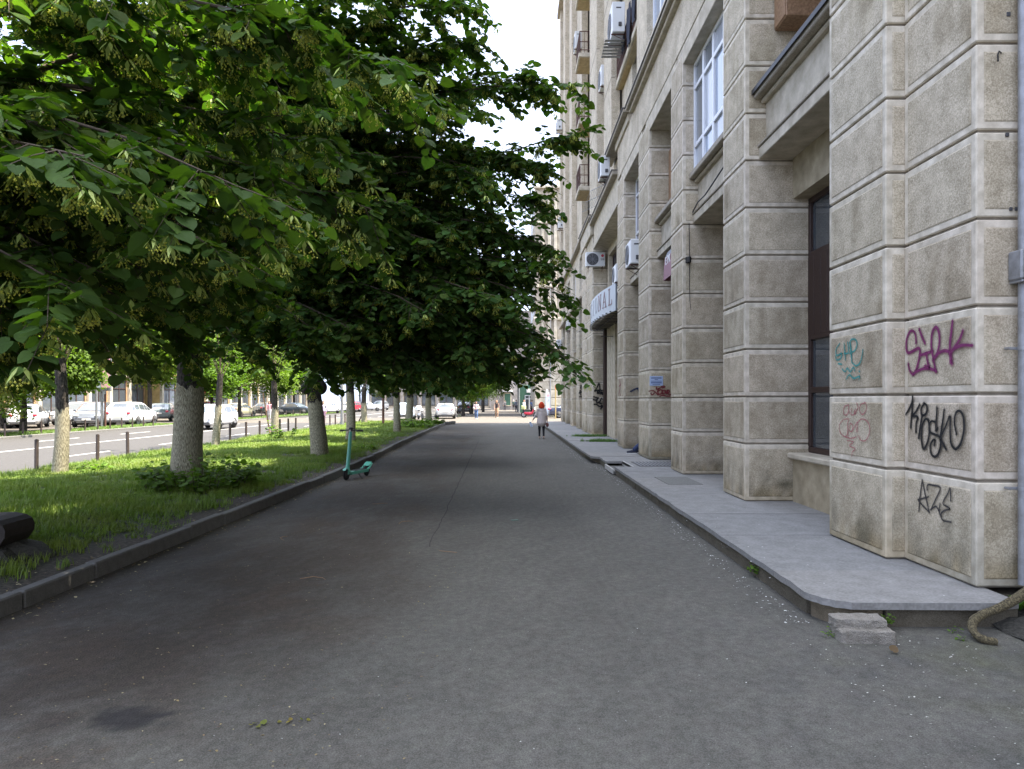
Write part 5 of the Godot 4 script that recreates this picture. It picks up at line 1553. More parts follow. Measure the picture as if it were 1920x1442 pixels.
# ------------------------------------------------------------------ grass, shoots, weeds
func grass_and_plants() -> void:
	var rng := RandomNumberGenerator.new()
	rng.seed = 8
	var tufts := []
	for v in 3:
		var b := MB.new()
		for i in 9:
			var a := rng.randf() * TAU
			var o := Vector3(rng.randf_range(-0.05, 0.05), -0.01, rng.randf_range(-0.05, 0.05))
			var h := rng.randf_range(0.06, 0.13)
			var out := Vector3(cos(a), 0, sin(a)) * h * rng.randf_range(0.2, 0.7)
			var sd := Vector3(-sin(a), 0, cos(a)) * rng.randf_range(0.0025, 0.0045)
			var g := rng.randf_range(0.75, 1.3)
			b.col = Color(g, g, g * 0.9)
			var m := o + out * 0.35 + Vector3(0, h * 0.6, 0)
			var t := o + out + Vector3(0, h, 0)
			b.quad(o - sd, o + sd, m + sd * 0.8, m - sd * 0.8)
			b.tri(m - sd * 0.8, m + sd * 0.8, t)
		tufts.append(mesh_of([b, M.grass]))
	var bufs := [PackedFloat32Array(), PackedFloat32Array(), PackedFloat32Array()]
	var d := 3.0
	while d < 53.0:
		var per := (300.0 if d < 14.0 else 190.0 if d < 24.0 else 100.0) 
		var x0 := -11.25
		var x1 := kerb_x(d) - 0.14
		var vis := minf(x1, -0.0)
		var leftmost := maxf(x0, -0.95 * (d + 2.0) - 1.5)
		if leftmost < x1:
			var num := int(per * 0.5 * (x1 - leftmost))
			for i in num:
				var x := rng.randf_range(leftmost, x1)
				var dd := d + rng.randf() * 0.5
				var bare := smoothstep(0.85, 0.15, kerb_x(dd) - 0.14 - x + 0.3 * ns(x, dd, 3.0)) * 0.95
				bare = maxf(bare, smoothstep(0.35, 0.75, ns(x * 0.5, dd * 0.5, 9.0)) * 0.8)
				if rng.randf() < bare: continue
				var far := 1.0 if d < 14.0 else 1.25 if d < 24.0 else 1.7
				var lush := (1.0 if rng.randf() > 0.035 else 1.9) + 0.5 * ns(x * 0.4, dd * 0.4, 19.0) + (0.5 if x < -10.6 else 0.0)
				var s := rng.randf_range(0.7, 1.2) * lush
				var bs := Basis(Vector3.UP, rng.randf() * TAU).scaled(Vector3(far, s, far))
				var g := rng.randf_range(0.8, 1.2)
				var dry := clampf(0.15 + 0.35 * ns(x * 0.8, dd * 0.8, 29.0), 0.0, 0.5)
				put12(bufs[rng.randi() % 3], bs, Vector3(x, verge_y(x, dd), -dd), Color(0.14, 0.22, 0.026).lerp(Color(0.27, 0.27, 0.06), dry) * g)
		d += 0.5
	for v in 3:
		var o := multi("grass", self, tufts[v], bufs[v])
		o.set_meta("label", "uneven green grass of the verge between walk and road")
		o.set_meta("category", "grass")
	var fb := PackedFloat32Array()
	for i in 9000:
		var x := rng.randf_range(-25.1, -22.85)
		var dd := rng.randf_range(28.0, 100.0)
		if dd > 49.5 and dd < 56: continue
		var g := rng.randf_range(0.8, 1.2)
		put12(fb, Basis(Vector3.UP, rng.randf() * TAU).scaled(Vector3(2.6, 1.1, 2.6)), Vector3(x, 0.09, -dd), Color(0.1, 0.16, 0.03) * g)
	var fo := multi("grass", self, tufts[0], fb)
	fo.set_meta("label", "sunlit grass strip across the road")
	fo.set_meta("category", "grass")
	# leafy shoots round the foot of the big lime
	shoots("lime_shoots", "dense knee-high leafy shoots at the foot of the thick whitewashed trunk", Vector3(-5.6, 0.16, -12.85), 1.2, 0.72, 1300, 1.05, 41, "plant")
	shoots("low_shrub", "dark low shrub beside the kerb near the far end of the grass", Vector3(-5.5, 0.14, -40.5), 1.3, 0.75, 380, 1.7, 42, "shrub")
	shoots("low_shrub", "smaller low shrub past the dark one, before the crossing", Vector3(-5.4, 0.14, -48.2), 0.9, 0.6, 240, 1.8, 43, "shrub")
	shoots("weed_clump", "broad-leaved weeds behind the young blackened tree", Vector3(-9.2, 0.16, -15.9), 0.6, 0.3, 110, 0.9, 44, "plant")
	shoots("weed_clump", "small leafy weed in the grass right of the burled trunk", Vector3(-4.9, 0.16, -23.5), 0.7, 0.28, 110, 1.0, 45, "plant")
	shoots("young_bush", "young bush standing by the road bollards", Vector3(-9.4, 0.16, -29.2), 0.55, 1.0, 170, 1.2, 46, "shrub")
	shoots("wall_weed", "small weed growing from the face of the raised pavement", Vector3(2.40, 0.05, -7.05), 0.04, 0.13, 9, 0.4, 47, "weed")
	shoots("corner_weed", "green weed above the broken step block", Vector3(2.88, 0.06, -5.47), 0.05, 0.12, 18, 0.24, 48, "weed")
	shoots("ground_weed", "little weeds at the left end of the broken step block", Vector3(2.35, 0.0, -5.27), 0.07, 0.09, 40, 0.2, 49, "weed")
	shoots("ground_weed", "sparse weed on the ground below the pavement end", Vector3(3.3, 0.0, -5.3), 0.12, 0.07, 34, 0.18, 50, "weed")
	# long-leaved weed at the corner of the building
	var o := thing("dock_weed", "long-leaved weed at the foot of the building corner by the drainpipe", "weed", Vector3(3.98, 0.1, -5.6))
	for i in 11:
		var a := rng.randf() * TAU
		var b := MB.new()
		var pts := []
		var L := rng.randf_range(0.16, 0.32)
		for k in 6:
			var f := k / 5.0
			pts.append(Vector3(cos(a) * L * f * 0.8, L * (f * 1.1 - f * f * 0.75) , sin(a) * L * f * 0.8))
		b.col = Color(0.06, 0.13, 0.03)
		for k in 5:
			var w0 := 0.024 * sin(PI * (k / 5.0) * 0.9 + 0.25); var w1 := 0.024 * sin(PI * ((k + 1) / 5.0) * 0.9 + 0.25)
			var sd := Vector3(-sin(a), 0, cos(a))
			b.quad(pts[k] - sd * w0, pts[k] + sd * w0, pts[k + 1] + sd * w1, pts[k + 1] - sd * w1)
		piece("leaf", o, [b, M.leaf])
	# grass in the cracks of the raised pavement
	for q in [["grass_tuft", "wider grass tuft on the raised pavement before the far stepped pier", 3.3, 30.4, 0.62, 0.2], ["grass_tuft", "nearer thin grass tuft on the raised pavement", 3.35, 26.7, 0.42, 0.16]]:
		var bf := PackedFloat32Array()
		for i in 260:
			var x: float = rng.randfn(0, 0.5) * q[4] * 1.2
			var z: float = rng.randfn(0, 0.5) * q[5] * 2.0
			put12(bf, Basis(Vector3.UP, rng.randf() * TAU).scaled(Vector3(1.3, rng.randf_range(0.6, 1.3), 1.3)), Vector3(x, 0, z), Color(0.09, 0.19, 0.03) * rng.randf_range(0.8, 1.2))
		var t := thing(q[0], q[1], "grass", Vector3(q[2], 0.2, -q[3]))
		multi("blades", t, tufts[1], bf)

func shoots(called: String, label: String, at: Vector3, rad: float, h: float, count: int, ls: float, sd: int, cat: String) -> void:
	var rng := RandomNumberGenerator.new()
	rng.seed = sd
	var o := thing(called, label, cat, at)
	var st := MB.new()
	var buf := PackedFloat32Array()
	var stems := maxi(4, count / 9)
	for i in stems:
		var a := rng.randf() * TAU
		var rr := sqrt(rng.randf()) * rad
		var base := Vector3(cos(a) * rr * 0.75, 0, sin(a) * rr * 0.75)
		var hh := h * rng.randf_range(0.45, 1.0) * (1.0 - 0.45 * rr / rad)
		var tip := base + Vector3(cos(a) * hh * 0.5, hh, sin(a) * hh * 0.5)
		st.tube([base, (base + tip) / 2 + Vector3(0, hh * 0.08, 0), tip], [0.006 * ls, 0.004 * ls, 0.002 * ls], 3, false)
		for k in 9:
			var f := (k + 1) / 9.0
			var p := base.lerp(tip, f)
			var b := rng.randf() * TAU
			var ld := Vector3(cos(b), rng.randf_range(-0.5, 0.25), sin(b)).normalized()
			var nu := Vector3.UP + Vector3(rng.randfn(0, 0.3), 0, rng.randfn(0, 0.3))
			var xx := nu.cross(ld).normalized()
			var sc := ls * rng.randf_range(0.55, 1.1)
			var g := rng.randf_range(0.75, 1.3)
			put12(buf, Basis(xx * sc, ld.cross(xx).normalized() * sc, ld * sc), p + ld * 0.02, Color(0.12 * g, 0.205 * g, 0.04 * g))
	piece("stems", o, [st, M.twig])
	multi("leaves", o, LEAF, buf)

# ------------------------------------------------------------------ street furniture and things on the building
func text_part(called: String, parent: Node, s: String, size: float, m: Material, at: Vector3, bs := Basis(), stretch := Vector3.ONE, bold := false, serif := false) -> void:
	var t := TextMesh.new()
	var f := SystemFont.new()
	f.font_names = PackedStringArray(["Droid Serif" if serif else "Droid Sans"])
	if bold: f.font_weight = 700
	t.font = f
	t.text = s
	t.font_size = 32
	t.pixel_size = size / 32.0
	t.depth = 0.006
	t.curve_step = 2.0
	var o := MeshInstance3D.new()
	o.mesh = t
	o.material_override = m
	o.transform = Transform3D(bs.scaled_local(stretch), at)
	kid(called, parent, o)

func bollard(label: String, at: Vector3, h: float, r: float, tilt := 0.0, group := "brown steel bollards along the near edge of the road") -> void:
	var o := thing("bollard", label, "bollard", at, 0.0, group)
	o.rotation.z = tilt
	var b := MB.new()
	b.tube([Vector3(0, -0.15, 0), Vector3(0, h - 0.05, 0)], [r, r], 10, false)
	piece("post", o, [b, M.bollard])
	b = MB.new()
	b.tube([Vector3(0, h - 0.05, 0), Vector3(0, h - 0.045, 0), Vector3(0, h - 0.015, 0), Vector3(0, h, 0)], [r * 0.96, r * 1.08, r * 1.0, r * 0.45], 10)
	piece("cap", o, [b, M.bollard])

func street_furniture() -> void:
	var rng := RandomNumberGenerator.new()
	rng.seed = 17
	# bollards on this side of the road
	var near := [16.6, 17.75, 19.05, 20.55, 28.0, 29.7, 31.3, 34.0, 35.3, 36.5, 42.0, 43.4, 44.7, 47.3, 48.7]
	var word := ["first", "second", "third", "fourth", "fifth", "sixth", "seventh", "eighth", "ninth", "tenth", "eleventh", "twelfth", "thirteenth", "fourteenth", "fifteenth", "sixteenth", "seventeenth"]
	for i in near.size():
		bollard("%s brown bollard from the left in the row between grass and road" % word[i], Vector3(-11.05, 0.1, -near[i]), 0.74, 0.045, rng.randf_range(-0.02, 0.02))
	bollard("bollard leaning hard to the right at the end of the near row", Vector3(-10.9, 0.1, -50.6), 0.78, 0.045, -0.42)
	var far := [32.4, 33.6, 34.9, 37.2, 38.5, 39.7, 40.9, 42.1, 43.3, 44.6, 45.8]
	for i in far.size():
		bollard("%s thin bollard from the left in the row across the road" % word[i], Vector3(-23.0, 0.09, -far[i]), 0.62, 0.04, rng.randf_range(-0.02, 0.02), "thin bollards across the road")
	for i in 9:
		bollard("%s thin bollard from the left beside the gold and dark parked cars across the road" % word[i], Vector3(-23.2, 0.09, -59.0 - i * 2.4), 0.62, 0.04, 0.0, "thin bollards across the road")
	# poles
	for q in [["tall grey lamp post rising from the near grass edge by the bollards", Vector3(-10.8, 0.1, -45.4), 0.1, 8.0, M.zinc], ["grey sign post in front of the parked white car across the road", Vector3(-25.0, 0.0, -43.0), 0.07, 3.4, M.metal]]:
		var o := thing("lamp_post" if q[3] > 5 else "sign_post", q[0], "post", q[1])
		var b := MB.new()
		b.tube([Vector3(0, 0, 0), Vector3(0, q[3], 0)], [q[2], q[2] * 0.7], 10)
		piece("post", o, [b, q[4]])
		b = MB.new()
		b.tube([Vector3(0, -0.02, 0), Vector3(0, 0.25, 0), Vector3(0, 0.3, 0)], [q[2] * 1.5, q[2] * 1.45, q[2]], 10)
		piece("base", o, [b, q[4]])
		if q[3] > 5:
			b = MB.new()
			b.tube([Vector3(0, q[3] - 0.05, 0), Vector3(-0.6, q[3] + 0.5, 0), Vector3(-1.6, q[3] + 0.7, 0)], [0.06, 0.05, 0.04], 8)
			b.box(Vector3(-1.9, q[3] + 0.68, 0), Vector3(0.7, 0.12, 0.25), 0.04)
			piece("lamp_arm", o, [b, M.metal])
	var rp := thing("red_post", "thin red-brown post between the dark and white parked cars across the road", "post", Vector3(-24.7, 0.0, -43.4))
	var rb := MB.new()
	rb.tube([Vector3.ZERO, Vector3(0, 2.1, 0)], [0.06, 0.06], 8)
	piece("post", rp, [rb, M.rust])
	rp = thing("red_post", "red-brown post beside the pale trunk of the slender lime", "post", Vector3(-8.2, 0.0, -45.5))
	rb = MB.new()
	rb.tube([Vector3.ZERO, Vector3(0, 2.6, 0)], [0.08, 0.08], 8)
	piece("post", rp, [rb, M.rust])
	var sk := thing("tree_stake", "bare wooden stake leaning against the grey roadside tree", "stake", Vector3(-11.35, 0.1, -33.2))
	rb = MB.new()
	rb.tube([Vector3(0.12, 0, 0), Vector3(-0.25, 1.95, -0.1)], [0.035, 0.03], 7)
	piece("pole", sk, [rb, M.cabinet])
	# billboards
	var bb := thing("billboard", "large pale blue-grey billboard on posts above the parked cars", "billboard", Vector3(-25.9, 0, -43.2), 0.12)
	var m := MB.new()
	m.box(Vector3(0, 3.55, 0), Vector3(3.2, 2.5, 0.14), 0.03)
	piece("frame", bb, [m, M.metal])
	m = MB.new()
	m.box(Vector3(-0.25, 3.6, 0.075), Vector3(2.5, 2.2, 0.02))
	piece("poster", bb, [m, M.poster_blue])
	m = MB.new()
	m.box(Vector3(1.28, 3.6, 0.078), Vector3(0.5, 2.2, 0.02))
	piece("poster_stripe", bb, [m, M.poster_pink])
	m = MB.new()
	m.box(Vector3(0.72, 4.05, 0.088), Vector3(0.42, 0.42, 0.012))
	m.box(Vector3(-0.5, 2.95, 0.088), Vector3(1.3, 0.10, 0.012))
	m.box(Vector3(-0.6, 2.75, 0.088), Vector3(1.1, 0.07, 0.012))
	piece("poster_print", bb, [m, M.poster_red])
	for s in [-1.0, 1.0]:
		m = MB.new()
		m.tube([Vector3(s, 0, -0.1), Vector3(s, 4.2, -0.1)], [0.08, 0.08], 8)
		piece("leg", bb, [m, M.metal])
	var mu := thing("mural_board", "red advertising board with a yellow wavy stripe above the red van", "billboard", Vector3(-25.4, 0, -60.0), 0.1)
	m = MB.new()
	m.box(Vector3(0, 2.9, 0), Vector3(1.5, 1.3, 0.12), 0.02)
	piece("board", mu, [m, M.poster_brick])
	m = MB.new()
	m.ribbon([Vector3(0.55, 2.35, 0.068), Vector3(0.4, 2.6, 0.068), Vector3(0.6, 2.85, 0.068), Vector3(0.3, 3.1, 0.068), Vector3(0.5, 3.45, 0.068)], 0.16, Vector3(0, 0, 1))
	piece("painted_stripe", mu, [m, M.facade_yellow])
	for s in [-0.6, 0.6]:
		m = MB.new()
		m.tube([Vector3(s, 0, -0.08), Vector3(s, 3.4, -0.08)], [0.05, 0.05], 8)
		piece("leg", mu, [m, M.metal])
	scooter()
	bench()
	on_the_building()
	flag_and_poles()

func scooter() -> void:
	var o := thing("electric_scooter", "mint green electric scooter standing beside the kerb", "scooter", Vector3(-3.5, 0.0, -16.0), -0.28)
	# local: forward is +z (towards the camera), right is +x
	var wheel := func(z: float, nm: String) -> void:
		var w := pivot(nm, o, Vector3(0, 0.125, z))
		var b := MB.new()
		var ring := []
		for k in 21:
			var a := TAU * k / 20
			ring.append(Vector3(0, cos(a), sin(a)) * 0.098)
		var rr := []
		for k in 21: rr.append(0.027)
		b.tube(ring, rr, 8, false)
		piece("tyre", w, [b, M.rubber])
		b = MB.new()
		b.tube([Vector3(-0.022, 0, 0), Vector3(-0.02, 0, 0), Vector3(0.02, 0, 0), Vector3(0.022, 0, 0)], [0.05, 0.08, 0.08, 0.05], 16)
		piece("rim", w, [b, M.ac_dark])
	wheel.call(0.42, "front_wheel")
	wheel.call(-0.52, "rear_wheel")
	var b := MB.new()
	b.tube([Vector3(0, 0.21, 0.37), Vector3(0, 0.5, 0.32), Vector3(0, 1.05, 0.23)], [0.046, 0.041, 0.036], 14)
	piece("stem", o, [b, M.mint])
	b = MB.new()
	for s in [-1, 1]:
		b.tube([Vector3(s * 0.045, 0.125, 0.42), Vector3(s * 0.046, 0.22, 0.39), Vector3(s * 0.02, 0.29, 0.36)], [0.014, 0.018, 0.02], 8)
	piece("fork", o, [b, M.mint])
	b = MB.new()
	var fen := []
	for k in 7:
		var a := deg_to_rad(42.0 + k * 20.0)
		fen.append(Vector3(0, 0.125 + sin(a) * 0.14, 0.42 - cos(a) * 0.14 * -1.0 if false else 0.42 + cos(a) * 0.14))
	for k in 6:
		b.box((fen[k] + fen[k + 1]) / 2, Vector3(0.075, 0.012, (fen[k] - fen[k + 1]).length() * 1.12), 0.004, Basis.looking_at((fen[k + 1] - fen[k]).normalized(), Vector3.UP if absf((fen[k + 1] - fen[k]).normalized().y) < 0.95 else Vector3.RIGHT))
	piece("front_fender", o, [b, M.mint])
	b = MB.new()
	b.prism([Vector2(-0.09, 0.46), Vector2(-0.09, -0.14), Vector2(-0.05, -0.27), Vector2(0.05, -0.27), Vector2(0.09, -0.14), Vector2(0.09, 0.46)], 0.11, 0.175)
	piece("deck", o, [b, M.mint])
	b = MB.new()
	b.prism([Vector2(-0.072, 0.42), Vector2(-0.072, -0.13), Vector2(0.072, -0.13), Vector2(0.072, 0.42)], 0.175, 0.182)
	piece("deck_mat", o, [b, M.rubber])
	b = MB.new()
	b.tube([Vector3(0, 0.14, 0.24), Vector3(0, 0.155, 0.32), Vector3(0, 0.23, 0.365)], [0.055, 0.05, 0.045], 12)
	piece("neck", o, [b, M.mint])
	# raised rear guard over the back wheel
	b = MB.new()
	for s in [-1, 1]:
		b.tube([Vector3(s * 0.085, 0.15, -0.36), Vector3(s * 0.085, 0.2, -0.5), Vector3(s * 0.08, 0.28, -0.62)], [0.022, 0.022, 0.018], 8)
	b.box(Vector3(0, 0.275, -0.56), Vector3(0.15, 0.02, 0.18), 0.008, Basis(Vector3.RIGHT, 0.45))
	piece("rear_fender", o, [b, M.mint])
	b = MB.new()
	b.box(Vector3(0, 0.25, -0.655), Vector3(0.07, 0.035, 0.02), 0.006)
	piece("tail_light", o, [b, M.red])
	b = MB.new()
	b.tube([Vector3(-0.27, 1.07, 0.19), Vector3(-0.1, 1.085, 0.225), Vector3(0.1, 1.085, 0.225), Vector3(0.27, 1.07, 0.19)], [0.013, 0.014, 0.014, 0.013], 8)
	piece("handlebar", o, [b, M.black])
	for s in [-1, 1]:
		b = MB.new()
		b.tube([Vector3(s * 0.28, 1.07, 0.187), Vector3(s * 0.165, 1.079, 0.212)], [0.019, 0.018], 10)
		piece("grip", o, [b, M.rubber])
		b = MB.new()
		b.tube([Vector3(s * 0.15, 1.075, 0.23), Vector3(s * 0.19, 1.05, 0.262), Vector3(s * 0.27, 1.04, 0.245)], [0.007, 0.006, 0.005], 6)
		piece("brake_lever", o, [b, M.black])
	b = MB.new()
	b.box(Vector3(0, 1.105, 0.215), Vector3(0.085, 0.085, 0.075), 0.018)
	piece("display_head", o, [b, M.black])
	b = MB.new()
	b.tube([Vector3(0, 1.075, 0.25), Vector3(0, 1.074, 0.272)], [0.021, 0.018], 12)
	piece("headlight", o, [b, M.white])
	b = MB.new()
	b.tube([Vector3(-0.02, 1.06, 0.26), Vector3(-0.06, 0.95, 0.275), Vector3(-0.03, 0.82, 0.275)], [0.005, 0.005, 0.005], 6)
	piece("brake_cable", o, [b, M.black])
	b = MB.new()
	b.tube([Vector3(0.07, 0.115, 0.0), Vector3(0.15, 0.012, 0.03), Vector3(0.19, 0.008, 0.035)], [0.011, 0.01, 0.011], 8)
	piece("kickstand", o, [b, M.black])

func bench() -> void:
	var o := thing("park_bench", "dark concrete bench with a rounded end at the left edge, on a red pedestal", "bench", Vector3(-5.86, 0.0, -7.15), 0.06)
	var prof := [V(-2.0, 0.36), V(0.84, 0.315), V(0.90, 0.40), V(0.905, 0.47), V(0.88, 0.53), V(0.82, 0.565), V(0.72, 0.585), V(-2.0, 0.60)]
	var b := MB.new()
	for i in prof.size():
		var p: Vector2 = prof[i]; var q: Vector2 = prof[(i + 1) % prof.size()]
		b.quad(Vector3(p.x, p.y, 0.24), Vector3(p.x, p.y, -0.24), Vector3(q.x, q.y, -0.24), Vector3(q.x, q.y, 0.24))
	for i in range(1, prof.size() - 1):
		b.tri(Vector3(prof[0].x, prof[0].y, 0.24), Vector3(prof[i].x, prof[i].y, 0.24), Vector3(prof[i + 1].x, prof[i + 1].y, 0.24))
		b.tri(Vector3(prof[0].x, prof[0].y, -0.24), Vector3(prof[i + 1].x, prof[i + 1].y, -0.24), Vector3(prof[i].x, prof[i].y, -0.24))
	piece("seat", o, [b, M.bench])
	b = MB.new()
	b.box(Vector3(0.25, 0.2, 0), Vector3(1.0, 0.36, 0.4), 0.015)
	piece("pedestal", o, [b, M.bench_leg])
	b = MB.new()
	var rings := [[0.12, 1.05], [0.23, 0.95], [0.32, 0.82], [0.37, 0.66]]
	for i in rings.size() - 1:
		for j in 24:
			var q := []
			for k in [[i, j], [i, j + 1], [i + 1, j + 1], [i + 1, j]]:
				var a: float = TAU * k[1] / 24
				var r: float = rings[k[0]][1] * (1.0 + 0.08 * sin(a * 5.0) + 0.05 * sin(a * 11.0 + k[0]))
				q.append(Vector3(0.18 + cos(a) * r, rings[k[0]][0] - 0.05, -sin(a) * r * 0.62))
			b.quad(q[0], q[1], q[2], q[3])
	piece("concrete_footing", o, [b, M.bench_base])

func ac_unit(label: String, at: Vector3, bs: Basis, w: float, h: float, dep: float, logo := false, tray := true) -> void:
	# local: x right, y up, z out; base centre of its back at the origin
	var o := thing("air_conditioner", label, "air conditioner", at, 0.0, "air conditioner units on the facade")
	o.transform = Transform3D(bs, at)
	var b := MB.new()
	b.box(Vector3(0, h / 2, dep / 2), Vector3(w, h, dep), 0.018)
	piece("housing", o, [b, M.ac])
	var fx := -w * 0.16
	var fr := h * 0.42
	b = MB.new()
	b.tube([Vector3(fx, h / 2, dep - 0.01), Vector3(fx, h / 2, dep + 0.006)], [fr, fr], 24)
	piece("fan_opening", o, [b, M.ac_dark])
	b = MB.new()
	for k in 5:
		var ring := []; var rr := []
		for j in 25:
			var a := TAU * j / 24
			ring.append(Vector3(fx + cos(a) * fr * (k + 1) / 5.2, h / 2 + sin(a) * fr * (k + 1) / 5.2, dep + 0.012)); rr.append(0.004)
		b.tube(ring, rr, 4, false)
	for j in 8:
		var a := TAU * j / 8
		b.tube([Vector3(fx, h / 2, dep + 0.012), Vector3(fx + cos(a) * fr, h / 2 + sin(a) * fr, dep + 0.012)], [0.004, 0.004], 4)
	piece("fan_grille", o, [b, M.metal])
	b = MB.new()
	b.box(Vector3(w / 2 + 0.002, h * 0.8, dep * 0.5), Vector3(0.012, 0.04, dep * 0.4), 0.004)
	b.box(Vector3(w / 2 + 0.02, h * 0.25, dep * 0.4), Vector3(0.04, 0.12, 0.1), 0.01)
	piece("valve_cover", o, [b, M.ac_dark])
	if logo:
		b = MB.new()
		b.tube([Vector3(w * 0.36, h * 0.74, dep), Vector3(w * 0.36, h * 0.74, dep + 0.006)], [0.062, 0.062], 20)
		piece("round_emblem", o, [b, M.red])
		text_part("lettering", o, "LG", 0.13, M.ac_dark, Vector3(w * 0.36, h * 0.5, dep + 0.004), Basis(), Vector3.ONE, true)
	if tray:
		b = MB.new()
		for s in [-0.36, 0.36]:
			b.box(Vector3(w * s, -0.02, dep * 0.45), Vector3(0.03, 0.035, dep * 1.2))
			b.tube([Vector3(w * s, -0.02, dep * 0.95), Vector3(w * s, -0.2, 0.0)], [0.01, 0.01], 5)
		piece("bracket", o, [b, M.rust])

func on_the_building() -> void:
	# air conditioners
	ac_unit("air conditioner with a red round emblem facing the camera on the stepped pier", Vector3(3.66, 7.6, -31.58), Basis(), 0.84, 0.63, 0.3, true)
	ac_unit("air conditioner with cables on its side at the window above the fourth porch", Vector3(3.74, 5.68, -21.0), WEST, 0.92, 0.70, 0.33)
	ac_unit("air conditioner half hidden behind the fifth pier, above the curved sign", Vector3(3.86, 5.78, -24.75), WEST, 0.85, 0.62, 0.33)
	ac_unit("air conditioner standing on the cornice above the entrance bay", Vector3(3.5, 9.75, -25.9), WEST, 0.82, 0.72, 0.33)
	ac_unit("big air conditioner high up beside the balcony hung with dark laundry", Vector3(3.56, 13.35, -23.0), WEST, 1.0, 0.95, 0.4)
	ac_unit("air conditioner on a rusty bracket high on the projecting shaft", Vector3(3.85, 14.1, -28.4), WEST, 0.8, 0.8, 0.36)
	ac_unit("air conditioner beside the topmost visible balcony", Vector3(3.5, 19.3, -36.0), WEST, 0.8, 0.85, 0.36)
	ac_unit("air conditioner on the far end edge, upper one against the sky", Vector3(3.47, 20.6, -50.2), WEST, 0.85, 0.75, 0.36)
	ac_unit("air conditioner on the far end edge, lower one", Vector3(3.58, 13.7, -50.0), WEST, 0.85, 0.75, 0.36)
	ac_unit("air conditioner low on the far slender piers", Vector3(3.66, 6.0, -43.8), WEST, 0.8, 0.62, 0.33)
	ac_unit("lowest air conditioner at the far end of the facade", Vector3(3.5, 5.4, -50.9), WEST, 0.8, 0.62, 0.33)
	# metal tray under the big unit
	var o := thing("metal_tray", "small slatted metal awning under the big high air conditioner", "awning", Vector3(3.56, 13.1, -23.0))
	for k in 6:
		piece("slat", o, [_local_box(Vector3(-0.32, -0.02 * k, 0.42 - k * 0.17), Vector3(0.62, 0.012, 0.15)), M.zinc])
	# laundry on the first balcony
	var cl := [["dark navy garment, leftmost on the balcony rail", 20.9, 0.5, 0.95], ["dark striped garment in the middle of the balcony rail", 21.8, 0.55, 1.15], ["black garment at the right end of the balcony rail", 22.9, 0.6, 0.85]]
	for q in cl:
		var t := thing("laundry", q[0], "laundry", Vector3(3.57, 13.75, -q[1]), 0.0, "laundry on the balcony")
		var b := MB.new()
		for i in 6:
			for j in 6:
				var f := func(a: int, c: int) -> Vector3:
					return Vector3(-0.02 - 0.02 * sin(a * 1.7 + c * 0.6), -float(c) / 6.0 * q[3] + (0.04 if a == 0 or a == 6 else 0.0), (float(a) / 6.0 - 0.5) * q[2])
				b.quad(f.call(i, j + 1), f.call(i + 1, j + 1), f.call(i + 1, j), f.call(i, j))
				b.quad(f.call(i, j) + Vector3(0.012, 0, 0), f.call(i + 1, j) + Vector3(0.012, 0, 0), f.call(i + 1, j + 1) + Vector3(0.012, 0, 0), f.call(i, j + 1) + Vector3(0.012, 0, 0))
		piece("cloth", t, [b, M.navy])
	# folding drying rack on the ledge of the entrance bay
	o = thing("drying_rack", "wire drying rack leaning out over the entrance cornice", "rack", Vector3(3.3, 9.62, -28.4))
	var w := MB.new()
	for k in 7:
		w.tube([Vector3(-0.35 + k * 0.09, 0.04 * k, 1.5), Vector3(-0.35 + k * 0.09, 0.04 * k, -1.5)], [0.008, 0.008], 5)
	for z in [-1.5, 0.0, 1.5]:
		w.tube([Vector3(-0.37, -0.01, z), Vector3(0.22, 0.26, z), Vector3(0.3, 0.0, z)], [0.011, 0.011, 0.011], 5)
	piece("wires", o, [w, M.metal])
	# curved sign board of the entrance
	o = thing("shop_sign", "pale curved sign board with tall letters over the entrance", "sign", Vector3(3.5, 4.78, -27.75))
	var n := 14
	var pt := func(i: float) -> Vector3:
		var f := i / n * 2.0 - 1.0
		return Vector3(-0.32 * (1.0 - f * f), 0.0, 3.6 * f)
	var b := MB.new()
	var u := MB.new()
	for i in n:
		var a: Vector3 = pt.call(i); var e: Vector3 = pt.call(i + 1)
		b.quad(a, e, e + Vector3(0, 0.92, 0), a + Vector3(0, 0.92, 0))
		b.quad(e + Vector3(0.05, 0, 0), a + Vector3(0.05, 0, 0), a + Vector3(0.05, 0.92, 0), e + Vector3(0.05, 0.92, 0))
		b.quad(a + Vector3(0, 0.92, 0), e + Vector3(0, 0.92, 0), e + Vector3(0.05, 0.92, 0), a + Vector3(0.05, 0.92, 0))
		b.quad(e, a, a + Vector3(0.05, 0, 0), e + Vector3(0.05, 0, 0))
		u.box(Vector3(0.3 + a.x / 2, 0.02, a.z), Vector3(0.7 - a.x, 0.035, 0.035))
	piece("board", o, [b, M.sign_board])
	u.box(Vector3(0.2, 0.02, 0), Vector3(0.035, 0.034, 7.0))
	u.box(Vector3(0.62, 0.02, 0), Vector3(0.035, 0.034, 7.0))
	u.tube([Vector3(0.62, 0.0, -1.2), Vector3(0.62, -0.45, -1.2), Vector3(0.1, -0.45, -1.2)], [0.02, 0.02, 0.02], 6)
	piece("underside_frame", o, [u, M.ac_dark])
	b = MB.new()
	b.box(Vector3(0.35, 0.09, 0), Vector3(0.7, 0.02, 7.0))
	piece("underside_panel", o, [b, M.ochre_wall])
	var word := "RESIONAL"
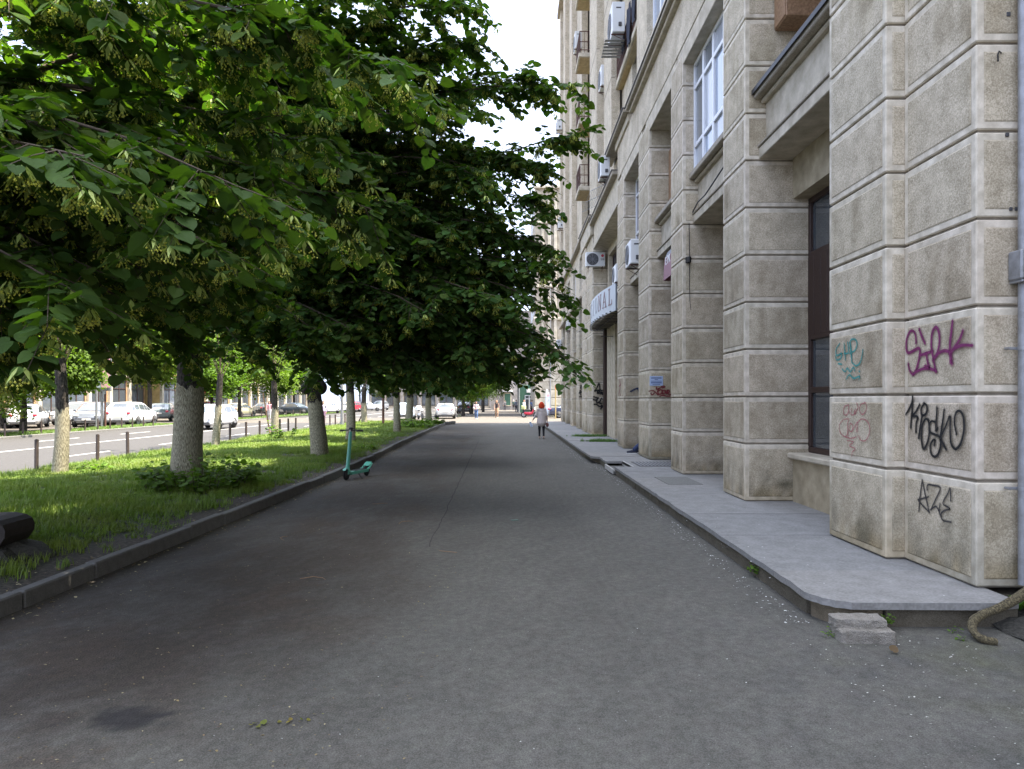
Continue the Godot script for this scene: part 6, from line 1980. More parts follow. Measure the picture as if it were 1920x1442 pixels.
	for i in word.length():
		var f := float(i) / (word.length() - 1) * 2.0 - 1.0
		var zz := 0.25 + f * 2.75
		var p := Vector3(-0.32 * (1.0 - pow(zz / 3.6, 2.0)) - 0.008, 0.52, zz)
		var tg := Vector3(0.64 * zz / 12.96, 0, 1).normalized()
		var nn := tg.cross(Vector3.UP)
		text_part("letter", o, word[i], 0.78, M.sign_red if i > 4 else M.metal, p, Basis(tg, Vector3.UP, nn), Vector3(1.1, 1.0, 1.0), false, true)
	text_part("small_lettering", o, "CAFE", 0.2, M.sign_red, Vector3(-0.15, 0.16, 2.5), Basis(Vector3(0.12, 0, 1).normalized(), Vector3.UP, Vector3(0.12, 0, 1).normalized().cross(Vector3.UP)))
	# awning of the third porch
	o = thing("awning_sign", "small bulging awning with white lettering over a maroon skirt, hung in the third porch", "awning", Vector3(3.82, 4.66, -16.75))
	var sec := [V(0.0, 0.0), V(0.012, 0.3), V(0.04, 0.55), V(0.1, 0.7), V(0.22, 0.78)]
	var cols := [M.maroon, M.maroon, M.awn_dark, M.awn_dark]
	for k in 4:
		b = MB.new()
		var p0: Vector2 = sec[k]; var p1: Vector2 = sec[k + 1]
		b.quad(Vector3(p0.x - 0.12, p0.y, -0.72), Vector3(p0.x - 0.12, p0.y, 0.72), Vector3(p1.x - 0.12, p1.y, 0.72), Vector3(p1.x - 0.12, p1.y, -0.72))
		b.quad(Vector3(p0.x - 0.12, p0.y, 0.72), Vector3(0.7, p0.y, 0.72), Vector3(0.7, p1.y, 0.72), Vector3(p1.x - 0.12, p1.y, 0.72))
		b.quad(Vector3(0.7, p0.y, -0.72), Vector3(p0.x - 0.12, p0.y, -0.72), Vector3(p1.x - 0.12, p1.y, -0.72), Vector3(0.7, p1.y, -0.72))
		piece("panel", o, [b, cols[k]])
	text_part("lettering", o, "E PR", 0.26, M.white, Vector3(-0.105, 0.44, -0.3), Basis(Vector3(0, 0, 1), Vector3.UP, Vector3(-1, 0, 0)), Vector3.ONE, true)
	text_part("lettering", o, "E PR", 0.26, M.white, Vector3(0.24, 0.46, 0.724), Basis(), Vector3.ONE, true)
	# plaque
	o = thing("notice_plaque", "small pale blue notice plaque on the fourth pier above the red tag", "plaque", Vector3(3.745, 2.12, -18.545))
	b = MB.new()
	b.box(Vector3(0, 0.125, 0), Vector3(0.345, 0.25, 0.012), 0.003)
	piece("plate", o, [b, M.plaque])
	b = MB.new()
	for q in [[0.2, 0.27, 0.026], [0.158, 0.09, 0.016], [0.125, 0.28, 0.006], [0.095, 0.28, 0.018], [0.07, 0.28, 0.014], [0.036, 0.2, 0.016]]:
		b.box(Vector3(0, q[0], 0.0065), Vector3(q[1], q[2], 0.002))
	piece("printed_lines", o, [b, M.plaque_ink])
	# black box with a dangling cable on the third pier
	o = thing("camera_box", "small black box with a long dangling cable on the third pier", "security camera", Vector3(3.66, 4.62, -14.89))
	b = MB.new()
	b.box(Vector3(0, 0.04, 0.06), Vector3(0.07, 0.13, 0.12), 0.012, Basis(Vector3.UP, 0.5))
	piece("housing", o, [b, M.black])
	b = MB.new()
	b.tube([Vector3(0.03, 0.82, 0.0), Vector3(0.035, 0.3, 0.01), Vector3(0.04, 0.0, 0.014), Vector3(0.035, -0.4, 0.012), Vector3(0.042, -0.8, 0.012), Vector3(0.06, -1.0, 0.03)], [0.007, 0.007, 0.007, 0.006, 0.006, 0.005], 6)
	piece("cable", o, [b, M.black])
	# loose cable on the ledge above the second porch
	o = thing("loose_cable", "thick black cable lying along the ledge above the second porch", "cable", Vector3(3.72, 5.66, -13.4))
	b = MB.new()
	b.tube([Vector3(0.02, -0.02, -1.4), Vector3(0.0, 0.05, -0.9), Vector3(-0.02, 0.02, -0.3), Vector3(0, 0.12, 0.3), Vector3(0.06, 0.3, 1.0), Vector3(0.1, 0.5, 1.4)], [0.014, 0.014, 0.014, 0.014, 0.014, 0.014], 6)
	piece("cable", o, [b, M.black])
	# wooden cabinet on the loggia
	o = thing("wooden_cabinet", "light brown wooden cabinet hung above the first porch, at the top of the photo", "cabinet", Vector3(4.4, 7.36, -10.65))
	b = MB.new()
	b.box(Vector3(0, 0.75, 0), Vector3(0.8, 1.5, 0.46), 0.01)
	piece("body", o, [b, M.cabinet])
	b = MB.new()
	b.box(Vector3(-0.405, 0.75, 0), Vector3(0.018, 1.46, 0.42), 0.004)
	piece("door", o, [b, M.cabinet])
	b = MB.new()
	b.ball(Vector3(-0.1, 0.32, 0.245), Vector3(0.028, 0.028, 0.025))
	piece("knob", o, [b, M.brass])
	# drainpipe and grey cable box at the corner
	o = thing("drainpipe", "grey zinc drainpipe at the right edge with wall brackets", "drainpipe", Vector3(4.155, 0.25, -5.80))
	b = MB.new()
	b.tube([Vector3(0, 0, 0), Vector3(0, 2.55, 0), Vector3(0.0, 10.0, 0)], [0.042, 0.042, 0.042], 14)
	piece("pipe", o, [b, M.zinc])
	for y in [0.78, 1.92]:
		b = MB.new()
		b.tube([Vector3(0, y - 0.014, 0), Vector3(0, y + 0.014, 0)], [0.047, 0.047], 14)
		b.box(Vector3(-0.07, y, -0.03), Vector3(0.09, 0.022, 0.012), 0.003)
		b.tube([Vector3(-0.11, y, -0.06), Vector3(-0.11, y, 0.0)], [0.012, 0.012], 8)
		piece("bracket", o, [b, M.metal])
	o = thing("meter_box", "grey metal box on the wall at the right edge around the drainpipe", "box", Vector3(4.20, 2.72, -5.79))
	b = MB.new()
	b.box(Vector3(0, 0.12, 0), Vector3(0.26, 0.24, 0.16), 0.012)
	piece("case", o, [b, M.zinc])
	b = MB.new()
	b.box(Vector3(-0.02, 0.12, 0.084), Vector3(0.16, 0.235, 0.012), 0.003)
	b.box(Vector3(0, -0.012, 0), Vector3(0.24, 0.02, 0.15), 0.004)
	piece("cover", o, [b, M.metal])
	# small plugged holes and a hook on the side wall
	for q in [[4.08, 4.92, 0.02, "topmost of the dark drill holes high on the side wall"], [4.07, 3.93, 0.018, "second drill hole from the top on the side wall"], [4.10, 3.32, 0.016, "left one of the lowest pair of drill holes on the side wall"], [4.145, 3.32, 0.016, "right one of the lowest pair of drill holes on the side wall"]]:
		var t := thing("wall_plug", q[3], "wall plug", Vector3(q[0], q[1], -5.872))
		b = MB.new()
		b.box(Vector3(0, 0, 0), Vector3(q[2] * 1.6, q[2] * 1.8, 0.012), 0.003)
		piece("plug", t, [b, M.ac_dark])
	var hk := thing("iron_hook", "little bent iron hook on the side wall near the top right", "hook", Vector3(3.99, 4.55, -5.87))
	b = MB.new()
	b.tube([Vector3(0.03, 0.05, 0), Vector3(-0.01, 0.05, 0.03), Vector3(-0.02, 0.02, 0.03), Vector3(-0.01, -0.03, 0.02)], [0.005, 0.006, 0.006, 0.006], 6)
	piece("hook", hk, [b, M.black])
	# broken kerb stone used as a step
	o = thing("step_block", "broken pale concrete block used as a step against the pavement end", "block", Vector3(2.57, 0.0, -5.27), -0.08)
	b = MB.new()
	rough_box(b, Vector3(0, 0.035, 0.03), Vector3(0.39, 0.11, 0.23), 0.007, 3.0)
	piece("lower_course", o, [b, M.broken])
	b = MB.new()
	rough_box(b, Vector3(-0.02, 0.115, -0.012), Vector3(0.365, 0.075, 0.16), 0.008, 9.0)
	piece("upper_course", o, [b, M.broken])
	# thick woody stem creeping out at the corner
	o = thing("woody_stem", "thick bare climber stem curving over the ground at the right edge", "vine", Vector3(3.46, 0.0, -5.15))
	b = MB.new()
	var sp := [Vector3(0.0, 0.02, 0.05), Vector3(-0.07, 0.03, 0.02), Vector3(-0.10, 0.055, -0.04), Vector3(-0.06, 0.10, -0.13), Vector3(0.06, 0.14, -0.20), Vector3(0.22, 0.175, -0.25), Vector3(0.38, 0.235, -0.29), Vector3(0.58, 0.33, -0.35), Vector3(0.9, 0.45, -0.42)]
	var sq := []; var sr := []
	for i in sp.size() - 1:
		for k in 5:
			sq.append(sp[i].cubic_interpolate(sp[i + 1], sp[maxi(i - 1, 0)], sp[mini(i + 2, sp.size() - 1)], k / 5.0))
			sr.append(0.027 + 0.0012 * i + 0.0025 * sin(i * 2.3 + k * 0.8))
	b.tube(sq, sr, 14, true, 1.0, 2.0)
	piece("stem", o, [b, M.vine])
	# cut stone rubble beside the corner
	o = thing("soil_heap", "small heap of soil and rubble at the right edge below the drainpipe", "soil", Vector3(4.35, 0.0, -5.45))
	b = MB.new()
	for i in 10:
		for j in 10:
			var f := func(a: int, c: int) -> Vector3:
				var x := (a / 10.0 - 0.5) * 1.3; var z := (c / 10.0 - 0.5) * 0.9
				return Vector3(x, maxf(0.0, 0.17 * (1.0 - x * x * 2.2) * (1.0 - z * z * 4.0) + 0.03 * ns(x * 6.0, z * 6.0, 3.0)) - 0.005, z)
			b.quad(f.call(i, j + 1), f.call(i + 1, j + 1), f.call(i + 1, j), f.call(i, j))
	b.col = Color(1, 1, 1)
	piece("mound", o, [b, M.bench_base])

func flag_and_poles() -> void:
	var o := thing("feather_flag", "tall white and pale blue feather flag beyond the crossing", "flag", Vector3(3.55, 0.0, -70.3))
	var b := MB.new()
	b.tube([Vector3(0.18, 0, 0), Vector3(0.2, 2.2, 0), Vector3(0.0, 2.75, 0), Vector3(-0.2, 2.8, 0)], [0.02, 0.016, 0.01, 0.008], 6)
	piece("pole", o, [b, M.metal])
	var seg := [[0.25, -0.1, 0.2], [0.8, -0.22, 0.2], [1.5, -0.24, 0.2], [2.1, -0.24, 0.2], [2.5, -0.22, 0.1], [2.78, -0.15, -0.08]]
	for i in seg.size() - 1:
		b = MB.new()
		var p: Array = seg[i]; var q: Array = seg[i + 1]
		b.box(Vector3((p[1] + p[2] + q[1] + q[2]) / 4, (p[0] + q[0]) / 2, 0), Vector3((p[2] - p[1] + q[2] - q[1]) / 2, q[0] - p[0], 0.012))
		piece("cloth", o, [b, [M.flag_blue, M.flag_blue, M.flag_blue, M.white, M.white][i]])
	b = MB.new()
	b.tube([Vector3(-0.02, 2.2, 0.008), Vector3(-0.02, 2.2, 0.014)], [0.14, 0.14], 16)
	piece("emblem", o, [b, M.poster_pink])
	b = MB.new()
	b.box(Vector3(0.02, 1.68, 0.01), Vector3(0.06, 0.3, 0.006), 0.0, Basis(Vector3.FORWARD, 0.4))
	piece("print", o, [b, M.metal])
	o = thing("striped_post", "pale post with an orange top beside the dark blue car", "post", Vector3(4.05, 0.0, -66.5))
	b = MB.new()
	b.tube([Vector3(0, 0, 0), Vector3(0, 2.75, 0)], [0.055, 0.055], 10)
	piece("post", o, [b, M.facade_yellow])
	b = MB.new()
	b.tube([Vector3(0, 2.75, 0), Vector3(0, 3.15, 0)], [0.058, 0.058], 10)
	piece("top_band", o, [b, M.orange])
	for q in [["grey lamp pole on the far pavement past the strollers", 0.95, 96.0, 5.5]]:
		o = thing("lamp_pole", q[0], "post", Vector3(q[1], 0, -q[2]))
		b = MB.new()
		b.tube([Vector3.ZERO, Vector3(0, q[3], 0)], [0.11, 0.08], 10)
		piece("pole", o, [b, M.zinc])
		b = MB.new()
		b.box(Vector3(-0.35, 4.0, 0), Vector3(0.6, 0.25, 0.2), 0.03)
		piece("lamp_head", o, [b, M.metal])
	# potted shrubs at the foot of the cream block
	for q in [[3.4, 73.6, "left one"], [4.4, 73.7, "right one"]]:
		shoots("potted_shrub", "bright green low shrub at the foot of the cream block, %s beside the flag" % q[2], Vector3(q[0], 0.3, -q[1]), 0.45, 0.9, 150, 1.6, int(q[1] * 10), "shrub")

# a box worn out of true: each face a small grid, its points pushed about and its corners rounded
func rough_box(b: MB, o: Vector3, s: Vector3, amp: float, sd: float) -> void:
	var P := func(q: Vector3) -> Vector3:
		var sh := Vector3(signf(q.x) * pow(absf(q.x), 0.9), signf(q.y) * pow(absf(q.y), 0.9), signf(q.z) * pow(absf(q.z), 0.9))
		var edge := (1.0 if absf(q.x) > 0.9 else 0.0) + (1.0 if absf(q.y) > 0.9 else 0.0) + (1.0 if absf(q.z) > 0.9 else 0.0)
		var k := 1.0 - 0.035 * maxf(0.0, edge - 1.0)
		var p := o + sh * s * 0.5 * k
		var u := p * 11.0 + Vector3(sd, sd, sd)
		return p + Vector3(ns(u.x, u.y, u.z), ns(u.y, u.z, u.x + 5.0), ns(u.z, u.x, u.y + 9.0)) * amp
	var n := 9
	for ax in 3:
		for sg in [-1.0, 1.0]:
			var u := (ax + 1) % 3; var w := (ax + 2) % 3
			for i in n:
				for j in n:
					var c := []
					for k in [[i, j], [i + 1, j], [i + 1, j + 1], [i, j + 1]]:
						var q := Vector3.ZERO
						q[ax] = sg; q[u] = k[0] * 2.0 / n - 1.0; q[w] = k[1] * 2.0 / n - 1.0
						c.append(P.call(q))
					if sg > 0: b.quad(c[0], c[1], c[2], c[3])
					else: b.quad(c[0], c[3], c[2], c[1])

# ------------------------------------------------------------------ vehicles
const SHAPES := {
	# stations from tail to nose: [z, bottom, belt, top, half width] as parts of half length, metres, part of half width
	suv = [4.45, 1.84, 0.345, [[-1.0, 0.45, 0.70, 0.70, 0.80], [-0.985, 0.34, 0.95, 0.97, 0.93], [-0.93, 0.28, 1.04, 1.24, 0.965], [-0.74, 0.25, 1.05, 1.54, 0.985], [-0.42, 0.24, 1.04, 1.61, 1.0], [-0.05, 0.24, 1.02, 1.60, 1.0], [0.10, 0.24, 1.0, 1.52, 1.0], [0.47, 0.24, 0.99, 1.03, 1.0], [0.80, 0.25, 0.94, 0.96, 0.965], [0.94, 0.28, 0.82, 0.84, 0.90], [1.0, 0.4, 0.6, 0.6, 0.74]], 2, 7],
	hatch = [4.0, 1.75, 0.315, [[-1.0, 0.42, 0.66, 0.66, 0.80], [-0.985, 0.32, 0.88, 0.9, 0.93], [-0.93, 0.26, 0.95, 1.12, 0.965], [-0.70, 0.23, 0.96, 1.40, 0.985], [-0.4, 0.22, 0.95, 1.49, 1.0], [-0.02, 0.22, 0.94, 1.475, 1.0], [0.12, 0.22, 0.92, 1.39, 1.0], [0.50, 0.22, 0.92, 0.95, 1.0], [0.80, 0.23, 0.84, 0.86, 0.965], [0.94, 0.26, 0.72, 0.74, 0.90], [1.0, 0.36, 0.55, 0.55, 0.74]], 2, 7],
	sedan = [4.6, 1.79, 0.32, [[-1.0, 0.4, 0.62, 0.62, 0.80], [-0.985, 0.3, 0.92, 0.94, 0.92], [-0.70, 0.24, 0.98, 1.02, 0.97], [-0.40, 0.22, 0.95, 1.36, 1.0], [-0.18, 0.22, 0.94, 1.44, 1.0], [0.05, 0.22, 0.93, 1.43, 1.0], [0.14, 0.22, 0.92, 1.36, 1.0], [0.42, 0.22, 0.90, 0.93, 1.0], [0.78, 0.23, 0.80, 0.82, 0.965], [0.94, 0.26, 0.68, 0.70, 0.90], [1.0, 0.36, 0.52, 0.52, 0.74]], 2, 7]}

func car(label: String, kind: String, body: Color, x: float, d: float, heading: float, called := "parked_car", group := "cars parked along the road") -> Node3D:
	# heading in degrees: 0 drives away down the street, 90 to the right, 180 toward the viewer
	return car_at(label, kind, body, Vector3(x, 0.01, -d), PI - deg_to_rad(heading), called, group)

var car_proto := {}

func car_at(label: String, kind: String, body: Color, at: Vector3, yaw: float, called := "parked_car", group := "") -> Node3D:
	var S: Array = SHAPES[kind]
	var o := thing(called, label, "car", at, yaw, group)
	var pm := mat(body, 0.25)
	pm.metallic_specular = 0.6
	pm.clearcoat_enabled = true
	pm.clearcoat = 1.0
	pm.clearcoat_roughness = 0.06
	if not car_proto.has(kind):
		car_proto[kind] = car_shapes(S)
	var C: Dictionary = car_proto[kind]
	piece("body", o, [C.body, pm])
	piece("side_window", o, [C.glass_l, M.glass])
	piece("side_window", o, [C.glass_r, M.glass])
	piece("windscreen", o, [C.screen, M.car_glass])
	piece("rear_window", o, [C.rear, M.glass])
	piece("bumper_trim", o, [C.trim, M.ac_dark])
	for k in C.lights.size():
		piece(["headlight", "headlight", "tail_light", "tail_light"][k], o, [C.lights[k], M.lamp_glass if k < 2 else M.red])
	for k in 2:
		piece("number_plate", o, [C.plates[k], M.white])
	for k in 2:
		piece("mirror", o, [C.mirrors[k], pm])
	for k in 4:
		var w := pivot("wheel", o, C.wheel_at[k])
		piece("tyre", w, [C.tyre, M.rubber])
		piece("rim", w, [C.rim, M.metal])
	return o

func car_shapes(S: Array) -> Dictionary:
	var hl: float = S[0] / 2; var hw: float = S[1] / 2
	var R := []
	for st in S[3]:
		var w: float = hw * st[4]
		var yb: float = st[1]; var ye: float = st[2]; var yt: float = st[3]
		var k := clampf((yt - ye) / 0.6, 0.0, 1.0)
		var wr := w * lerpf(0.97, 0.76, k)
		var z: float = st[0] * hl
		R.append([Vector3(0, yb, z), Vector3(w * 0.9, yb, z), Vector3(w * 0.985, yb + (ye - yb) * 0.25, z), Vector3(w, yb + (ye - yb) * 0.62, z), Vector3(w * 0.975, ye, z), Vector3(wr, maxf(ye + 0.005, yt - 0.07), z), Vector3(wr * 0.82, yt - 0.008, z), Vector3(0, yt + 0.012, z)])
	var b := MB.new()
	var n := R.size()
	var full := func(i: int, j: int) -> Vector3:
		if j < 8: return R[i][j]
		var p: Vector3 = R[i][14 - j + 0] if j < 15 else R[i][0]
		return Vector3(-p.x, p.y, p.z)
	var NN := []
	for i in n:
		var row := []
		for j in 15: row.append(Vector3.ZERO)
		NN.append(row)
	for i in n - 1:
		for j in 14:
			var nn: Vector3 = (full.call(i, j + 1) - full.call(i, j)).cross(full.call(i + 1, j) - full.call(i, j))
			nn = -nn
			for q in [[i, j], [i, j + 1], [i + 1, j + 1], [i + 1, j]]:
				NN[q[0]][q[1]] += nn
	for i in n - 1:
		for j in 14:
			var q := [full.call(i, j), full.call(i + 1, j), full.call(i + 1, j + 1), full.call(i, j + 1)]
			var mm: Array = [NN[i][j], NN[i + 1][j], NN[i + 1][j + 1], NN[i][j + 1]]
			var fn: Vector3 = (q[1] - q[0]).cross(q[3] - q[0])
			var sgn := 1.0 if fn.dot(mm[0]) >= 0 else -1.0
			if sgn > 0:
				b.quadn(q[0], q[1], q[2], q[3], mm[0].normalized(), mm[1].normalized(), mm[2].normalized(), mm[3].normalized(), Vector2.ZERO, Vector2.ZERO, Vector2.ZERO, Vector2.ZERO)
			else:
				b.quadn(q[0], q[3], q[2], q[1], mm[0].normalized(), mm[3].normalized(), mm[2].normalized(), mm[1].normalized(), Vector2.ZERO, Vector2.ZERO, Vector2.ZERO, Vector2.ZERO)
	for e in [0, n - 1]:
		for j in 14:
			var c := Vector3(0, (R[e][0].y + R[e][7].y) / 2, R[e][0].z)
			if e == 0: b.tri(c, full.call(e, j + 1), full.call(e, j))
			else: b.tri(c, full.call(e, j), full.call(e, j + 1))
	var out := {body = b}
	# side glass follows the tumblehome between belt and roof
	var g := [MB.new(), MB.new()]
	for i in range(S[4], S[5] - 0):
		if i + 1 > S[5]: break
		for s in 2:
			var sx := 1.0 if s == 0 else -1.0
			var P := []
			for q in [[i, 0.1], [i + 1, 0.1], [i + 1, 0.86], [i, 0.86]]:
				var p: Vector3 = R[q[0]][4].lerp(R[q[0]][5], q[1]) + Vector3(0.009, 0.0, 0)
				P.append(Vector3(p.x * sx, p.y, p.z))
			# pillars: leave slim gaps
			var a: Vector3 = P[0].lerp(P[1], 0.04); var c: Vector3 = P[0].lerp(P[1], 0.96)
			var d2: Vector3 = P[3].lerp(P[2], 0.96); var e2: Vector3 = P[3].lerp(P[2], 0.04)
			if s == 0: g[s].quad(c, a, e2, d2)
			else: g[s].quad(a, c, d2, e2)
	out.glass_l = g[0]
	out.glass_r = g[1]
	var across := func(i0: int, i1: int, t0: float, t1: float) -> MB:
		var m := MB.new()
		var A: Vector3 = R[i0][5].lerp(R[i1][5], t0); var Bp: Vector3 = R[i0][5].lerp(R[i1][5], t1)
		var A2: Vector3 = R[i0][7].lerp(R[i1][7], t0); var B2: Vector3 = R[i0][7].lerp(R[i1][7], t1)
		var off := Vector3(0, 0.008, 0.012 if i1 > i0 else -0.012)
		var xs := [-0.92, -0.45, 0.0, 0.45, 0.92]
		for k in 4:
			var f := func(top: Vector3, mid: Vector3, q: float) -> Vector3:
				var u := absf(q)
				return Vector3(top.x * q, lerpf(mid.y, top.y, u * u), mid.z + 0.0) + off
			var p0: Vector3 = f.call(A, A2, xs[k]); var p1: Vector3 = f.call(A, A2, xs[k + 1])
			var p2: Vector3 = f.call(Bp, B2, xs[k + 1]); var p3: Vector3 = f.call(Bp, B2, xs[k])
			if i1 > i0: m.quad(p3, p2, p1, p0)
			else: m.quad(p2, p3, p0, p1)
		return m
	out.screen = across.call(S[5] - 1, S[5], 0.08, 0.94)
	out.rear = across.call(S[4] + 1, S[4], 0.1, 0.9)
	# trim, lights, plates
	var t := MB.new()
	var zn: float = hl; var w0: float = hw
	t.box(Vector3(0, 0.36, zn - 0.02), Vector3(w0 * 1.25, 0.2, 0.09), 0.03)
	t.box(Vector3(0, 0.36, -zn + 0.03), Vector3(w0 * 1.5, 0.16, 0.1), 0.03)
	for s in [-1, 1]:
		t.box(Vector3(s * w0 * 0.985, 0.3, 0), Vector3(0.05, 0.14, hl * 0.72), 0.02)
	out.trim = t
	var belt_f: float = R[n - 2][4].y; var belt_r: float = R[1][4].y
	var L := []
	for s in [-1, 1]:
		var m := MB.new()
		m.box(Vector3(s * w0 * 0.66, belt_f - 0.08, hl * 0.955), Vector3(0.34, 0.12, 0.18), 0.04, Basis(Vector3.UP, s * 0.5))
		L.append(m)
	for s in [-1, 1]:
		var m := MB.new()
		m.box(Vector3(s * w0 * 0.74, belt_r - 0.06, -hl * 0.955), Vector3(0.3, 0.17, 0.2), 0.04, Basis(Vector3.UP, -s * 0.35))
		L.append(m)
	out.lights = L
	var pl := []
	for s in [1, -1]:
		var m := MB.new()
		m.box(Vector3(0, 0.5 if s > 0 else 0.68, s * (hl + 0.03)), Vector3(0.5, 0.11, 0.02), 0.004)
		pl.append(m)
	out.plates = pl
	var mr := []
	for s in [-1, 1]:
		var m := MB.new()
		m.box(Vector3(s * (w0 + 0.08), R[S[5]][4].y + 0.06, R[S[5]][4].z - 0.25), Vector3(0.18, 0.13, 0.1), 0.03)
		mr.append(m)
	out.mirrors = mr
	var r: float = S[2]
	var ty := MB.new()
	ty.tube([Vector3(-0.1, 0, 0), Vector3(-0.1, 0, 0), Vector3(-0.085, 0, 0), Vector3(0.085, 0, 0), Vector3(0.1, 0, 0), Vector3(0.1, 0, 0)], [r * 0.5, r * 0.95, r, r, r * 0.95, r * 0.5], 24)
	out.tyre = ty
	var ri := MB.new()
	ri.tube([Vector3(-0.095, 0, 0), Vector3(0.095, 0, 0)], [r * 0.66, r * 0.66], 20)
	for k in 5:
		var a := TAU * k / 5
		for s in [-1, 1]:
			ri.box(Vector3(s * 0.1, cos(a) * r * 0.36, sin(a) * r * 0.36), Vector3(0.016, r * 0.6, 0.05), 0.004, Basis(Vector3.RIGHT, a))
	out.rim = ri
	out.wheel_at = [Vector3(w0 - 0.085, r, hl * 0.63), Vector3(-w0 + 0.085, r, hl * 0.63), Vector3(w0 - 0.085, r, -hl * 0.6), Vector3(-w0 + 0.085, r, -hl * 0.6)]
	return out

func cars() -> void:
	M.car_glass = mat(lin(0.10, 0.12, 0.14), 0.05)
	M.lamp_glass = mat(lin(0.55, 0.58, 0.6), 0.1)
	var white := lin(0.72, 0.73, 0.75); var grey := lin(0.10, 0.11, 0.135); var silver := lin(0.42, 0.43, 0.44)
	car("white hatchback seen from behind at the far left, under the bright tree", "hatch", white, -30.43, 45.0, -25)
	car("white car half hidden behind the dark grey one, left of the billboard post", "suv", white, -30.90, 51.0, 177)
	car("dark grey car facing the camera by the grey sign post", "suv", grey, -27.72, 47.5, 162)
	car("white crossover seen from behind, right of the red-brown post", "suv", white, -25.77, 48.5, -6)
	car("small grey car beside the orange building, left of the thick trunk", "hatch", lin(0.16, 0.19, 0.21), -28.80, 59.0, -16)
	car("dark green car hidden in the leaves at the far left edge", "sedan", lin(0.05, 0.07, 0.06), -33.02, 46.0, -25)
	car("white hatchback driving toward the camera on the road", "hatch", white, -18.18, 43.5, 178, "moving_car", "")
	car("dark red van roof behind the moving white hatchback", "suv", lin(0.16, 0.025, 0.035), -27.13, 64.0, 37)
	car("gold sedan seen from behind past the crooked white trunk", "sedan", lin(0.34, 0.31, 0.22), -27.51, 72.0, 4)
	car("dark sedan behind the grey roadside tree", "sedan", lin(0.04, 0.045, 0.05), -28.15, 82.0, 11)
	car("dark blue sedan facing left, between the grey tree and the burled lime", "sedan", lin(0.04, 0.055, 0.08), -25.39, 84.0, 103)
	car("white sedan just right of the burled trunk", "sedan", white, -23.89, 92.0, 195)
	car("white car behind the first white one right of the burled trunk", "hatch", white, -24.13, 98.0, 194)
	car("beige car left of the red one", "hatch", lin(0.5, 0.45, 0.36), -24.37, 104.0, 7)
	car("bright red car far down the road", "hatch", lin(0.5, 0.02, 0.04), -23.52, 104.0, 197)
	car("dark car touching the red one", "suv", lin(0.03, 0.03, 0.04), -23.40, 107.0, 18)
	car("white saloon behind the dark-topped roadside tree", "sedan", white, -22.57, 112.0, 80)
	car("grey off-road car, farthest in the parked line", "suv", lin(0.22, 0.23, 0.26), -22.58, 122.0, 190)
	car("silver car with a red tail light parked by the crossing, left of the walk", "sedan", silver, -6.25, 67.5, -4, "parked_car", "cars parked at the crossing")
	car("blue and white car behind the hidden lime trunks at the crossing", "hatch", lin(0.38, 0.47, 0.62), -9.75, 65.0, 170, "parked_car", "cars parked at the crossing")
	car_at("dark blue car half hidden by the last pier at the crossing", "sedan", lin(0.03, 0.04, 0.09), Vector3(5.85, 0.01, -69.5), PI / 2 + 0.05, "parked_car", "cars parked at the crossing")
	car("dark car in the shade under the trees beyond the crossing", "hatch", lin(0.05, 0.05, 0.06), -6.04, 92.0, 2, "parked_car", "cars parked at the crossing")
	motorbike("red and white delivery motorbike with a pale cover in front of the man in white", Vector3(1.75, 0.0, -70.5), PI / 2 - 0.3, M.red)
	motorbike("white scooter bike parked beside the trunks at the crossing", Vector3(-8.2, 0.0, -64.0), 0.4, M.white)

func motorbike(label: String, at: Vector3, yaw: float, m: Material) -> void:
	var o := thing("motorbike", label, "motorbike", at, yaw)
	for z in [-0.62, 0.66]:
		var w := pivot("wheel", o, Vector3(0, 0.3, z))
		var b := MB.new()
		var ring := []; var rr := []
		for k in 21:
			var a := TAU * k / 20
			ring.append(Vector3(0, cos(a), sin(a)) * 0.25); rr.append(0.055)
		b.tube(ring, rr, 8, false)
		piece("tyre", w, [b, M.rubber])
		b = MB.new()
		b.tube([Vector3(-0.03, 0, 0), Vector3(0.03, 0, 0)], [0.17, 0.17], 16)
		piece("rim", w, [b, M.metal])
	var b := MB.new()
	b.tube([Vector3(0, 0.45, -0.55), Vector3(0, 0.42, 0.0), Vector3(0, 0.45, 0.25), Vector3(0, 0.85, 0.42)], [0.13, 0.16, 0.12, 0.07], 10)
	piece("body", o, [b, m])
	b = MB.new()
	b.box(Vector3(0, 0.78, -0.2), Vector3(0.26, 0.12, 0.62), 0.05)
	piece("seat", o, [b, M.black])
	b = MB.new()
	b.box(Vector3(0, 1.02, -0.62), Vector3(0.42, 0.38, 0.4), 0.05)
	piece("delivery_box", o, [b, M.bag_yellow if m == M.red else M.white])
	b = MB.new()
	for s in [-1, 1]:
		b.tube([Vector3(s * 0.07, 0.3, 0.66), Vector3(s * 0.07, 0.9, 0.42)], [0.03, 0.03], 6)
	b.tube([Vector3(-0.36, 1.0, 0.32), Vector3(0, 1.02, 0.4), Vector3(0.36, 1.0, 0.32)], [0.018, 0.02, 0.018], 8)
	piece("fork_and_handlebar", o, [b, M.ac_dark])
	b = MB.new()
	b.box(Vector3(0, 0.88, 0.5), Vector3(0.2, 0.22, 0.12), 0.04)
	piece("headlight", o, [b, M.white])

